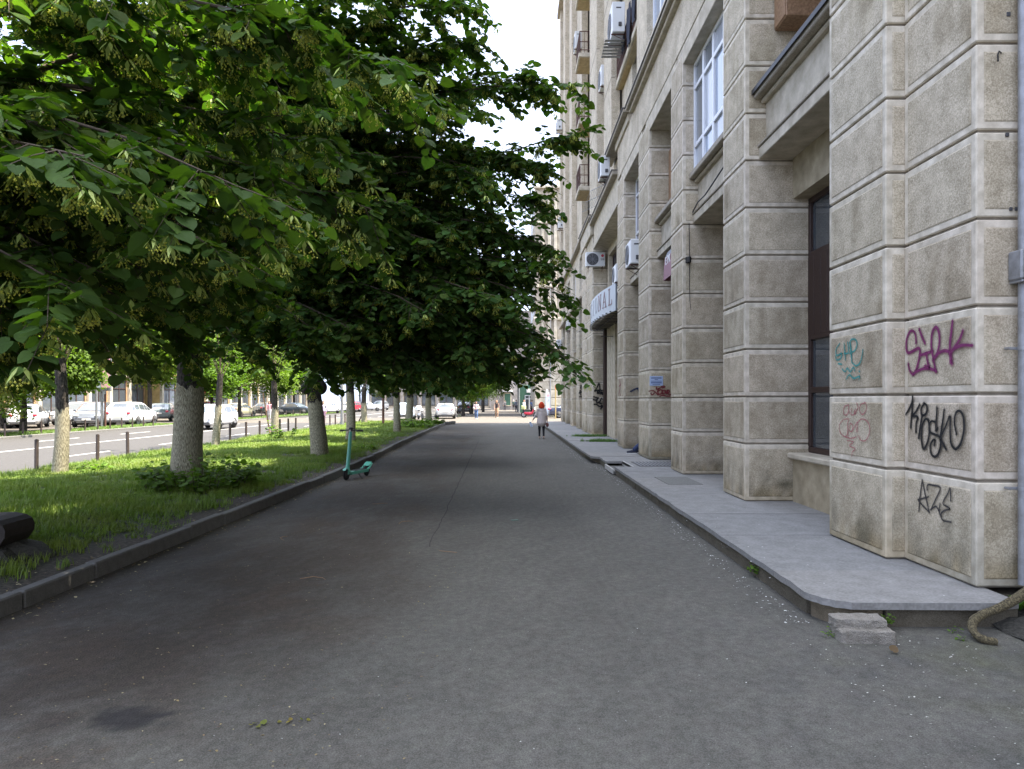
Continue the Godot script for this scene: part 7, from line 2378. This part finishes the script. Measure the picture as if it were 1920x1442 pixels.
# ------------------------------------------------------------------ people: each surface one smooth-joined field, meshed as surface nets
# caps: [a, b, ra, rb]
func field_mesh(b: MB, caps: Array, cell: float, k := 0.03) -> void:
	var lo := Vector3(1e9, 1e9, 1e9); var hi := -lo
	for c in caps:
		var r: float = maxf(c[2], c[3]) + cell * 3.0
		for p in [c[0], c[1]]:
			lo = lo.min(p - Vector3(r, r, r)); hi = hi.max(p + Vector3(r, r, r))
	var n := Vector3i(((hi - lo) / cell).ceil()) + Vector3i.ONE
	var F := PackedFloat32Array()
	F.resize(n.x * n.y * n.z)
	F.fill(1.0)
	for c in caps:
		var a: Vector3 = c[0]; var e: Vector3 = c[1]
		var ra: float = c[2]; var rb: float = c[3]
		var r := maxf(ra, rb) + cell * 2.5 + k
		var i0 := Vector3i(((a.min(e) - Vector3(r, r, r) - lo) / cell).floor()).clamp(Vector3i.ZERO, n - Vector3i.ONE)
		var i1 := Vector3i(((a.max(e) + Vector3(r, r, r) - lo) / cell).ceil()).clamp(Vector3i.ZERO, n - Vector3i.ONE)
		var ab := e - a
		var l2 := maxf(ab.length_squared(), 1e-9)
		for z in range(i0.z, i1.z + 1):
			for y in range(i0.y, i1.y + 1):
				for x in range(i0.x, i1.x + 1):
					var p := lo + Vector3(x, y, z) * cell
					var t := clampf((p - a).dot(ab) / l2, 0.0, 1.0)
					var d := (p - a - ab * t).length() - lerpf(ra, rb, t)
					var ix := x + n.x * (y + n.y * z)
					var f := F[ix]
					var h := maxf(k - absf(f - d), 0.0) / k
					F[ix] = minf(f, d) - h * h * k * 0.25
	var vid := PackedInt32Array()
	vid.resize(F.size())
	vid.fill(-1)
	var V3 := []
	var sx := 1; var sy := n.x; var sz := n.x * n.y
	var offs := [0, sx, sy, sx + sy, sz, sx + sz, sy + sz, sx + sy + sz]
	var ed := [[0, 1], [2, 3], [4, 5], [6, 7], [0, 2], [1, 3], [4, 6], [5, 7], [0, 4], [1, 5], [2, 6], [3, 7]]
	for z in n.z - 1:
		for y in n.y - 1:
			for x in n.x - 1:
				var ix := x + n.x * (y + n.y * z)
				var m := 0
				for q in 8:
					if F[ix + offs[q]] < 0.0: m |= 1 << q
				if m == 0 or m == 255: continue
				var s := Vector3.ZERO; var cnt := 0
				for q in ed:
					var fa: float = F[ix + offs[q[0]]]; var fb: float = F[ix + offs[q[1]]]
					if (fa < 0.0) != (fb < 0.0):
						var t := fa / (fa - fb)
						var pa := Vector3(q[0] & 1, (q[0] >> 1) & 1, q[0] >> 2); var pb := Vector3(q[1] & 1, (q[1] >> 1) & 1, q[1] >> 2)
						s += pa.lerp(pb, t); cnt += 1
				vid[ix] = V3.size()
				V3.append(lo + (Vector3(x, y, z) + s / cnt) * cell)
	var quads := []
	var NN := []
	for i in V3.size(): NN.append(Vector3.ZERO)
	for z in range(1, n.z - 1):
		for y in range(1, n.y - 1):
			for x in range(1, n.x - 1):
				var ix := x + n.x * (y + n.y * z)
				var f0 := F[ix] < 0.0
				for ax in 3:
					var st: int = [sx, sy, sz][ax]
					var f1 := F[ix + st] < 0.0
					if f0 == f1: continue
					var u: int = [sy, sz, sx][ax]; var w: int = [sz, sx, sy][ax]
					var q := [vid[ix], vid[ix - u], vid[ix - u - w], vid[ix - w]]
					if q.has(-1): continue
					if not f0: q.reverse()
					var nn: Vector3 = (V3[q[2]] - V3[q[0]]).cross(V3[q[3]] - V3[q[1]])
					for j in q: NN[j] += nn
					quads.append(q)
	for q in quads:
		b.quadn(V3[q[0]], V3[q[1]], V3[q[2]], V3[q[3]], NN[q[0]].normalized(), NN[q[1]].normalized(), NN[q[2]].normalized(), NN[q[3]].normalized(), Vector2.ZERO, Vector2.ZERO, Vector2.ZERO, Vector2.ZERO)

func hand_caps(w: Vector3, dir: Vector3, side: Vector3, s: float) -> Array:
	# palm and five unequal curled fingers; dir runs down the hand, side points to the thumb
	var nrm := dir.cross(side).normalized()
	var out := [[w, w + dir * 0.035 * s, 0.026 * s, 0.03 * s]]
	for i in 4:
		var b: Vector3 = w + dir * 0.045 * s
		out.append([b, w + dir * 0.082 * s + side * (0.024 - 0.0155 * i) * s, 0.02 * s, 0.013 * s])
	var L := [0.065, 0.074, 0.069, 0.054]
	for i in 4:
		var r: Vector3 = w + dir * 0.085 * s + side * (0.026 - 0.017 * i) * s
		var m: Vector3 = r + (dir * 0.9 + nrm * 0.25) * L[i] * 0.55 * s
		var e: Vector3 = m + (dir * 0.7 + nrm * 0.6) * L[i] * 0.45 * s
		out.append([r, m, 0.0095 * s, 0.009 * s])
		out.append([m, e, 0.009 * s, 0.0075 * s])
	var t0: Vector3 = w + dir * 0.03 * s + side * 0.026 * s
	var t1: Vector3 = t0 + (dir * 0.7 + side * 0.7) * 0.035 * s
	out.append([t0, t1, 0.013 * s, 0.011 * s])
	out.append([t1, t1 + (dir * 0.95 + side * 0.2) * 0.03 * s, 0.011 * s, 0.008 * s])
	return out

# walking figure facing local +z; q: height, stride, colours, arms [[elbow, wrist] offsets], hair, extras
func person(label: String, at: Vector3, yaw: float, q: Dictionary) -> Node3D:
	var o := thing("person", label, "person", at, yaw)
	var H: float = q.get("h", 1.7)
	var s := H / 1.7
	var cell: float = q.get("cell", 0.03)
	var fem: bool = q.get("fem", false)
	var stride: float = q.get("stride", 0.22)
	var sw: float = 0.165 if fem else 0.19
	var hip := Vector3(0, 0.90, 0); var neck := Vector3(0, 1.42, -0.01)
	var sh := [Vector3(sw, 1.375, 0), Vector3(-sw, 1.375, 0)]
	var hj := [Vector3(0.09, 0.89, 0), Vector3(-0.09, 0.89, 0)]
	var knee := [Vector3(0.095, 0.48, stride * 0.62 + 0.03), Vector3(-0.095, 0.48, -stride * 0.2 + 0.03)]
	var ank := [Vector3(0.095, 0.085, stride * 0.9), Vector3(-0.095, 0.10, -stride)]
	var arms: Array = q.get("arms", [[Vector3(0.06, -0.27, -0.06), Vector3(0.05, -0.5, -0.02)], [Vector3(-0.06, -0.27, 0.05), Vector3(-0.05, -0.49, 0.12)]])
	var S := func(v: Vector3) -> Vector3: return v * s
	var el := []; var wr := []
	for i in 2:
		el.append(sh[i] + arms[i][0]); wr.append(sh[i] + arms[i][1])
	# the body
	var body := [[S.call(hip), S.call(Vector3(0, 1.12, 0.005)), 0.115 * s, 0.1 * s], [S.call(Vector3(0, 1.12, 0.005)), S.call(Vector3(0, 1.32, 0)), 0.1 * s, 0.115 * s], [S.call(sh[0] * Vector3(0.75, 1, 1)), S.call(sh[1] * Vector3(0.75, 1, 1)), 0.06 * s, 0.06 * s], [S.call(neck), S.call(Vector3(0, 1.52, 0.01)), 0.052 * s, 0.05 * s]]
	for i in 2:
		body.append([S.call(sh[i]), S.call(el[i]), 0.048 * s, 0.038 * s])
		body.append([S.call(el[i]), S.call(wr[i]), 0.037 * s, 0.026 * s])
		body.append([S.call(hj[i]), S.call(knee[i]), 0.082 * s, 0.055 * s])
		body.append([S.call(knee[i]), S.call(ank[i]), 0.054 * s, 0.036 * s])
		body.append([S.call(ank[i] + Vector3(0, -0.04, -0.03)), S.call(ank[i] + Vector3(0, -0.06, 0.14)), 0.036 * s, 0.026 * s])
	var b := MB.new()
	field_mesh(b, body, cell * s, 0.03)
	# head with brow, nose, chin and ears, and both hands on finer grids
	var hc := Vector3(0, 1.60, 0.015)
	var head := [[S.call(hc + Vector3(0, 0.025, -0.012)), S.call(hc + Vector3(0, 0.02, 0.01)), 0.083 * s, 0.08 * s], [S.call(hc + Vector3(0, -0.06, 0.03)), S.call(hc + Vector3(0, -0.085, 0.045)), 0.055 * s, 0.036 * s], [S.call(hc + Vector3(0, 0.01, 0.085)), S.call(hc + Vector3(0, -0.03, 0.102)), 0.01 * s, 0.014 * s], [S.call(hc + Vector3(-0.02, -0.062, 0.079)), S.call(hc + Vector3(0.02, -0.062, 0.079)), 0.009 * s, 0.009 * s],
		[S.call(hc + Vector3(0.083, -0.01, -0.005)), S.call(hc + Vector3(0.085, 0.02, -0.012)), 0.014 * s, 0.017 * s], [S.call(hc + Vector3(-0.083, -0.01, -0.005)), S.call(hc + Vector3(-0.085, 0.02, -0.012)), 0.014 * s, 0.017 * s]]
	field_mesh(b, head, 0.011 * s, 0.02)
	for i in 2:
		var dir: Vector3 = (wr[i] - el[i]).normalized()
		dir = (dir * 0.6 + Vector3(0, -0.4, 0)).normalized()
		var side := Vector3(0, 0, 1) - dir * dir.z
		field_mesh(b, hand_caps(S.call(wr[i]), dir, side.normalized(), s), 0.0075, 0.008)
	piece("body", o, [b, M.skin])
	b = MB.new()
	for e in [-1, 1]:
		b.ball(S.call(hc + Vector3(0.032 * e, 0.008, 0.083)), Vector3.ONE * 0.012 * s, 8, 5)
	piece("eyes", o, [b, M.black])
	# clothes
	var cm := func(c: Color) -> Material: return tmat(c, TX.cloth, 2.5, 0.9)
	var tops := [[S.call(Vector3(0, 0.98, 0)), S.call(Vector3(0, 1.15, 0.005)), 0.128 * s, 0.115 * s], [S.call(Vector3(0, 1.15, 0.005)), S.call(Vector3(0, 1.31, 0)), 0.116 * s, 0.13 * s], [S.call(sh[0] * Vector3(0.75, 1, 1)), S.call(sh[1] * Vector3(0.75, 1, 1)), 0.073 * s, 0.073 * s]]
	if q.get("coat", false):
		tops[0] = [S.call(Vector3(0, 0.76, -0.01)), S.call(Vector3(0, 1.15, 0.0)), 0.2 * s, 0.15 * s]
		tops.append([S.call(Vector3(0.1, 0.74, 0)), S.call(Vector3(0.06, 1.2, 0)), 0.13 * s, 0.12 * s])
		tops.append([S.call(Vector3(-0.1, 0.74, 0)), S.call(Vector3(-0.06, 1.2, 0)), 0.13 * s, 0.12 * s])
	var sl: float = q.get("sleeve", 1.0)
	if sl > 0.0:
		for i in 2:
			if sl >= 1.0:
				tops.append([S.call(sh[i]), S.call(el[i]), 0.066 * s, 0.056 * s])
				tops.append([S.call(el[i]), S.call(el[i].lerp(wr[i], 0.86)), 0.055 * s, 0.045 * s])
			else:
				tops.append([S.call(sh[i]), S.call(sh[i].lerp(el[i], sl)), 0.068 * s, 0.064 * s])
	b = MB.new()
	field_mesh(b, tops, cell * s, 0.035)
	piece("coat" if q.get("coat", false) else "top", o, [b, cm.call(q.top)])
	var legs := [[S.call(Vector3(0, 0.93, 0)), S.call(Vector3(0, 0.99, 0)), 0.125 * s, 0.115 * s]]
	var loose: float = q.get("loose", 0.014)
	for i in 2:
		legs.append([S.call(hj[i]), S.call(knee[i]), (0.086 + loose) * s, (0.055 + loose) * s])
		legs.append([S.call(knee[i]), S.call(knee[i].lerp(ank[i], 0.92)), (0.055 + loose) * s, (0.038 + loose) * s])
	b = MB.new()
	field_mesh(b, legs, cell * s, 0.025)
	piece("trousers", o, [b, cm.call(q.legs)])
	for i in 2:
		b = MB.new()
		field_mesh(b, [[S.call(ank[i] + Vector3(0, -0.045, -0.045)), S.call(ank[i] + Vector3(0, -0.055, 0.06)), 0.045 * s, 0.042 * s], [S.call(ank[i] + Vector3(0, -0.055, 0.06)), S.call(ank[i] + Vector3(0, -0.06, 0.15)), 0.042 * s, 0.03 * s]], 0.014 * s, 0.015)
		piece("shoe", o, [b, cm.call(q.get("shoes", lin(0.05, 0.05, 0.05)))])
	# hair
	b = MB.new()
	var hs: String = q.get("hair_style", "short")
	var hair := [[S.call(hc + Vector3(0, 0.045, -0.025)), S.call(hc + Vector3(0, 0.05, 0.005)), 0.088 * s, 0.08 * s]]
	if hs == "bob":
		hair = [[S.call(hc + Vector3(0, 0.05, -0.02)), S.call(hc + Vector3(0, 0.045, 0.015)), 0.1 * s, 0.09 * s], [S.call(hc + Vector3(0.075, 0.02, -0.03)), S.call(hc + Vector3(0.1, -0.1, -0.02)), 0.06 * s, 0.045 * s], [S.call(hc + Vector3(-0.075, 0.02, -0.03)), S.call(hc + Vector3(-0.1, -0.1, -0.02)), 0.06 * s, 0.045 * s], [S.call(hc + Vector3(0, 0.02, -0.06)), S.call(hc + Vector3(0, -0.1, -0.07)), 0.075 * s, 0.07 * s], [S.call(hc + Vector3(0.06, -0.02, -0.06)), S.call(hc + Vector3(0.07, -0.11, -0.06)), 0.06 * s, 0.05 * s], [S.call(hc + Vector3(-0.06, -0.02, -0.06)), S.call(hc + Vector3(-0.07, -0.11, -0.06)), 0.06 * s, 0.05 * s]]
	elif hs == "long":
		hair.append([S.call(hc + Vector3(0, 0.0, -0.06)), S.call(hc + Vector3(0, -0.22, -0.07)), 0.07 * s, 0.05 * s])
		hair.append([S.call(hc + Vector3(0.07, 0.02, -0.01)), S.call(hc + Vector3(0.08, -0.16, -0.02)), 0.035 * s, 0.025 * s])
		hair.append([S.call(hc + Vector3(-0.07, 0.02, -0.01)), S.call(hc + Vector3(-0.08, -0.16, -0.02)), 0.035 * s, 0.025 * s])
	field_mesh(b, hair, 0.013 * s, 0.02)
	piece("hair", o, [b, cm.call(q.hair)])
	return o

func people() -> void:
	var w := person("woman with bright red bobbed hair and a pale coat walking away down the walk", Vector3(1.34, 0, -32.4), PI, {
		h = 1.62, cell = 0.016, fem = true, coat = true, top = lin(0.64, 0.56, 0.54), legs = lin(0.012, 0.012, 0.016), hair = lin(0.75, 0.06, 0.015), hair_style = "bob", loose = 0.004, stride = 0.12, shoes = lin(0.5, 0.4, 0.33),
		arms = [[Vector3(0.09, -0.26, 0.02), Vector3(0.22, -0.44, 0.1)], [Vector3(-0.06, -0.27, -0.02), Vector3(-0.1, -0.5, 0.04)]]})
	# what she carries: a folded cloth in the left hand, a bag at her right side
	var bag := thing("handbag", "brown handbag hanging at the right side of the red-haired woman", "bag", Vector3(1.60, 0.52, -32.36))
	var b := MB.new()
	b.box(Vector3(0, 0.11, 0), Vector3(0.12, 0.2, 0.28), 0.04)
	piece("body", bag, [b, M.bag])
	b = MB.new()
	b.tube([Vector3(0, 0.2, 0.08), Vector3(-0.02, 0.36, 0.06), Vector3(-0.06, 0.62, 0.02), Vector3(-0.12, 0.8, 0.0), Vector3(-0.06, 0.62, -0.04), Vector3(-0.02, 0.36, -0.07), Vector3(0, 0.2, -0.08)], [0.009, 0.009, 0.009, 0.01, 0.009, 0.009, 0.009], 6)
	piece("strap", bag, [b, M.bag])
	var pk := thing("paper_packet", "small white packet dangling from the left hand of the red-haired woman", "packet", Vector3(0.86, 0.55, -32.35))
	b = MB.new()
	b.box(Vector3(0, 0.1, 0), Vector3(0.1, 0.24, 0.03), 0.01, Basis(Vector3.FORWARD, -0.4))
	piece("packet", pk, [b, M.flag_blue])
	person("woman in a pale pink jacket and blue jeans walking this way in the sun", Vector3(-3.25, 0, -65), 0.0, {h = 1.6, fem = true, top = lin(0.62, 0.5, 0.52), legs = lin(0.1, 0.18, 0.36), hair = lin(0.05, 0.03, 0.02), hair_style = "long", stride = 0.16, shoes = lin(0.5, 0.5, 0.5), arms = [[Vector3(0.09, -0.25, 0.02), Vector3(-0.02, -0.32, 0.2)], [Vector3(-0.09, -0.25, 0.02), Vector3(0.02, -0.32, 0.2)]]})
	person("woman in a black sleeveless top and tan trousers walking this way", Vector3(-1.5, 0, -70), 0.0, {h = 1.7, fem = true, top = lin(0.03, 0.02, 0.022), legs = lin(0.42, 0.27, 0.17), hair = lin(0.32, 0.2, 0.1), hair_style = "long", sleeve = 0.0, loose = 0.02, stride = 0.14, shoes = lin(0.5, 0.36, 0.28)})
	person("tiny dark figure standing by the lit shop window at the far end", Vector3(-1.2, 0, -119), 0.4, {h = 1.68, top = lin(0.16, 0.15, 0.16), legs = lin(0.04, 0.04, 0.05), hair = lin(0.03, 0.02, 0.02), stride = 0.1, cell = 0.035})
	person("man in a grey-blue shirt and dark trousers walking away near the lamp pole", Vector3(0.6, 0, -101), PI, {h = 1.76, top = lin(0.2, 0.22, 0.28), legs = lin(0.04, 0.055, 0.09), hair = lin(0.03, 0.02, 0.02), stride = 0.14, cell = 0.035})
	person("person in dark green with a white cap just behind the grey-blue man", Vector3(0.27, 0, -121), PI, {h = 1.74, top = lin(0.05, 0.09, 0.08), legs = lin(0.03, 0.035, 0.04), hair = lin(0.7, 0.7, 0.7), stride = 0.1, cell = 0.035})
	person("man in a white shirt bent over the delivery motorbike", Vector3(1.2, 0, -71.5), 1.2, {h = 1.78, top = lin(0.68, 0.66, 0.66), legs = lin(0.03, 0.03, 0.045), hair = lin(0.03, 0.02, 0.02), stride = 0.08, sleeve = 0.6})
	person("man in a blue shirt standing behind the motorbike", Vector3(2.35, 0, -84), -2.2, {h = 1.76, top = lin(0.2, 0.32, 0.62), legs = lin(0.02, 0.02, 0.03), hair = lin(0.02, 0.015, 0.015), stride = 0.06, sleeve = 0.6})
	person("person in a pink top and pale trousers at the far edge of the road", Vector3(-21.4, 0, -63), 0.2, {h = 1.62, fem = true, top = lin(0.62, 0.32, 0.36), legs = lin(0.5, 0.48, 0.52), hair = lin(0.06, 0.03, 0.02), hair_style = "long", stride = 0.12})
	person("person in lilac and dark trousers glimpsed just right of the burled trunk", Vector3(-14.0, 0, -53), 0.3, {h = 1.65, fem = true, top = lin(0.5, 0.44, 0.6), legs = lin(0.16, 0.09, 0.14), hair = lin(0.1, 0.06, 0.04), stride = 0.18})
	seated_person()

func seated_person() -> void:
	# sits on the pavement behind the fourth pier: only a shin in jeans and a shoe reach past it
	var o := thing("person", "person sitting behind the fourth pier, only a jeans leg and a dark shoe showing", "person", Vector3(4.35, 0.2, -20.75), 0.0)
	var b := MB.new()
	var body := [[Vector3(0, 0.45, 0), Vector3(0.1, 0.75, 0), 0.12, 0.11], [Vector3(0.1, 0.75, 0), Vector3(0.12, 0.9, 0), 0.11, 0.12], [Vector3(0.12, 0.95, 0.16), Vector3(0.12, 0.95, -0.16), 0.06, 0.06], [Vector3(0.12, 0.95, 0), Vector3(0.1, 1.07, 0), 0.05, 0.05]]
	for s in [-1, 1]:
		body.append([Vector3(0, 0.42, 0.1 * s), Vector3(-0.44, 0.44, 0.12 * s), 0.08, 0.055])
		body.append([Vector3(-0.44, 0.44, 0.12 * s), Vector3(-0.72 - 0.1 * s, 0.09, 0.12 * s), 0.054, 0.036])
		body.append([Vector3(0.12, 0.95, 0.18 * s), Vector3(0.0, 0.7, 0.25 * s), 0.047, 0.038])
		body.append([Vector3(0.0, 0.7, 0.25 * s), Vector3(-0.22, 0.56, 0.16 * s), 0.037, 0.027])
	field_mesh(b, body, 0.02, 0.03)
	var hc := Vector3(0.08, 1.16, 0)
	field_mesh(b, [[hc + Vector3(0.01, 0.025, 0), hc + Vector3(-0.01, 0.02, 0), 0.084, 0.08], [hc + Vector3(-0.03, -0.06, 0), hc + Vector3(-0.045, -0.08, 0), 0.055, 0.036], [hc + Vector3(-0.085, 0.01, 0), hc + Vector3(-0.1, -0.03, 0), 0.01, 0.014]], 0.012, 0.02)
	for s in [-1, 1]:
		field_mesh(b, hand_caps(Vector3(-0.22, 0.56, 0.16 * s), Vector3(-0.95, -0.2, 0).normalized(), Vector3(0, 0, -s), 1.0), 0.0075, 0.008)
	piece("body", o, [b, M.skin])
	b = MB.new()
	var tops := [[Vector3(0, 0.5, 0), Vector3(0.1, 0.75, 0), 0.135, 0.13], [Vector3(0.1, 0.75, 0), Vector3(0.12, 0.9, 0), 0.13, 0.135], [Vector3(0.12, 0.95, 0.16), Vector3(0.12, 0.95, -0.16), 0.073, 0.073]]
	for s in [-1, 1]:
		tops.append([Vector3(0.12, 0.95, 0.18 * s), Vector3(0.0, 0.7, 0.25 * s), 0.065, 0.058])
	field_mesh(b, tops, 0.022, 0.03)
	piece("top", o, [b, M.navy])
	b = MB.new()
	var legs := [[Vector3(0.0, 0.42, 0.09), Vector3(0.0, 0.42, -0.09), 0.11, 0.11]]
	for s in [-1, 1]:
		legs.append([Vector3(0, 0.42, 0.1 * s), Vector3(-0.44, 0.44, 0.12 * s), 0.1, 0.075])
		legs.append([Vector3(-0.44, 0.44, 0.12 * s), Vector3(-0.7 - 0.1 * s, 0.13, 0.12 * s), 0.075, 0.07])
	field_mesh(b, legs, 0.018, 0.03)
	piece("jeans", o, [b, M.denim])
	for s in [-1, 1]:
		b = MB.new()
		var f := Vector3(-0.72 - 0.1 * s, 0.055, 0.12 * s)
		field_mesh(b, [[f + Vector3(0.05, 0.005, 0), f + Vector3(-0.08, 0, 0), 0.05, 0.045], [f + Vector3(-0.08, 0, 0), f + Vector3(-0.19, -0.01, 0), 0.045, 0.034]], 0.012, 0.015)
		piece("shoe", o, [b, M.navy])
		b = MB.new()
		b.box(f + Vector3(-0.07, -0.045, 0), Vector3(0.29, 0.025, 0.1), 0.01)
		piece("sole", o, [b, M.white])
	b = MB.new()
	field_mesh(b, [[hc + Vector3(0.02, 0.045, 0), hc + Vector3(0.0, 0.05, 0), 0.088, 0.08]], 0.014, 0.02)
	piece("hair", o, [b, M.dark])
	var st := thing("low_stool", "low stool under the person behind the fourth pier", "stool", Vector3(4.4, 0.2, -20.75))
	b = MB.new()
	b.box(Vector3(0, 0.295, 0), Vector3(0.34, 0.04, 0.34), 0.01)
	piece("seat", st, [b, M.cabinet])
	for x in [-0.13, 0.13]:
		for z in [-0.13, 0.13]:
			b = MB.new()
			b.box(Vector3(x, 0.138, z), Vector3(0.035, 0.275, 0.035), 0.004)
			piece("leg", st, [b, M.cabinet])

# ------------------------------------------------------------------ litter
func litter() -> void:
	var rng := RandomNumberGenerator.new()
	rng.seed = 29
	# fallen sprig of leaves and bracts on the asphalt
	var o := thing("fallen_sprig", "yellowed sprig of fallen leaves and bracts on the asphalt near the camera", "leaves", Vector3(-1.32, 0.0, -3.86))
	for i in 12:
		var l := MeshInstance3D.new()
		l.mesh = LEAF
		var m: StandardMaterial3D = M.leaf.duplicate()
		m.albedo_color = lin(rng.randf_range(0.2, 0.3), rng.randf_range(0.18, 0.25), 0.07)
		l.material_override = m
		var s := rng.randf_range(0.16, 0.3) * (1.2 if i < 4 else 0.7)
		l.transform = Transform3D(Basis.from_euler(Vector3(rng.randf_range(-0.5, 0.5), rng.randf() * TAU, rng.randf_range(-0.5, 0.5))).scaled(Vector3.ONE * s), Vector3(-0.10 + i * 0.034 + rng.randf_range(-0.02, 0.02), 0.012, 0.05 - i * 0.012 + rng.randf_range(-0.03, 0.03)))
		kid("leaf", o, l)
	o = thing("fallen_leaf", "single dry curled leaf on the ground before the broken step block", "leaf", Vector3(2.62, 0.006, -4.92))
	var dl := MeshInstance3D.new()
	dl.mesh = LEAF
	var dm: StandardMaterial3D = M.leaf.duplicate()
	dm.albedo_color = lin(0.2, 0.14, 0.09)
	dl.material_override = dm
	dl.transform = Transform3D(Basis.from_euler(Vector3(-0.5, 2.2, 0.5)).scaled(Vector3.ONE * 0.55), Vector3(0, 0.016, 0))
	kid("blade", o, dl)
	o = thing("green_scrap", "small green scrap on the asphalt in the middle of the walk", "litter", Vector3(0.04, 0.003, -10.4))
	var sb := MB.new()
	sb.box(Vector3.ZERO, Vector3(0.11, 0.006, 0.06), 0.002, Basis(Vector3.UP, 0.4))
	piece("scrap", o, [sb, M.shop_green])
	# crumbs: petals, bracts, paper flecks, grit, each a tiny folded flake
	var b := MB.new()
	b.quad(Vector3(-0.5, 0, 0.25), Vector3(0.0, 0.12, 0.3), Vector3(0.05, 0.12, -0.3), Vector3(-0.45, 0, -0.2))
	b.quad(Vector3(0.0, 0.12, 0.3), Vector3(0.5, 0.02, 0.2), Vector3(0.5, 0, -0.22), Vector3(0.05, 0.12, -0.3))
	var fl := mesh_of([b, M.litter])
	var buf := PackedFloat32Array()
	var add := func(x: float, y: float, d: float, sz: float, c: Color) -> void:
		put12(buf, Basis.from_euler(Vector3(rng.randf_range(-0.2, 0.2), rng.randf() * TAU, rng.randf_range(-0.2, 0.2))).scaled(Vector3(sz, sz, sz * rng.randf_range(0.35, 0.9))), Vector3(x, y + sz * 0.05, -d), c)
	var tan_ := [Color(0.32, 0.24, 0.11), Color(0.22, 0.15, 0.08), Color(0.42, 0.36, 0.2), Color(0.14, 0.09, 0.06)]
	for i in 5200:
		var d := 3.0 + pow(rng.randf(), 1.6) * 38.0
		var x := kerb_x(d) + 0.03 + pow(rng.randf(), 1.9) * 3.6
		add.call(x, 0.002, d, rng.randf_range(0.006, 0.022), tan_[rng.randi() % 4] * rng.randf_range(0.35, 1.0))
	for i in 260:
		var d := 3.0 + rng.randf() * 30.0
		add.call(kerb_x(d) + 0.02 + absf(rng.randfn(0, 0.12)), 0.002, d, rng.randf_range(0.02, 0.055), tan_[rng.randi() % 3])
	for i in 700:
		var d := 5.6 + pow(rng.randf(), 1.3) * 24.0
		var v := rng.randf_range(0.3, 0.7)
		add.call((2.33 if d < 19.6 else 2.1) - absf(rng.randfn(0, 0.13)), 0.002, d, rng.randf_range(0.008, 0.026), Color(v, v, v * 0.98))
	for i in 300:
		var d := 3.0 + pow(rng.randf(), 1.8) * 20.0
		var v := rng.randf_range(0.25, 0.55)
		add.call(rng.randf_range(-2.0, 2.0), 0.002, d, rng.randf_range(0.005, 0.012), Color(v, v, v * 0.96))
	for i in 320:
		var d := rng.randf_range(3.4, 5.3)
		var v := rng.randf_range(0.2, 0.6)
		add.call(rng.randf_range(1.9, 4.2), 0.002, d, rng.randf_range(0.005, 0.02), Color(v, v * 0.98, v * 0.9))
	for i in 120:
		var d := rng.randf_range(5.6, 20.0)
		add.call(rng.randf_range(2.2, 3.5), 0.206, d, rng.randf_range(0.006, 0.02), Color(0.6, 0.6, 0.58))
	for i in 260:
		var d := 4.0 + rng.randf() * 18.0
		add.call(kerb_x(d) - 0.15 - absf(rng.randfn(0, 0.3)), 0.14, d, rng.randf_range(0.015, 0.05), tan_[rng.randi() % 3])
	var mo := multi("litter", self, fl, buf)
	mo.set_meta("label", "dried bracts, paper flecks and grit strewn over the walk and kerbs")
	mo.set_meta("category", "litter")
	# thin twigs and dry stalks on the asphalt
	for k in 5:
		var tw := thing("dry_twig", ["curved dry stalk on the brown asphalt, nearest of the stalks", "long dry twig lying across the brown drift", "short stalk near the kerb in the mid distance", "bent stalk toward the middle of the walk", "thin twig by the farthest brown drift"][k], "twig", Vector3([-1.95, -1.55, -2.9, -0.75, -2.2][k], 0.006, -[7.0, 10.2, 9.0, 8.2, 12.0][k]))
		var tb := MB.new()
		tb.tube([Vector3(-0.12, 0, 0.03), Vector3(0.0, 0.01, -0.02), Vector3(0.1, 0.004, 0.01), Vector3(0.14, 0.0, 0.06)], [0.003, 0.004, 0.003, 0.002], 5)
		piece("stalk", tw, [tb, M.cabinet])
		tw.rotation.y = k * 0.9
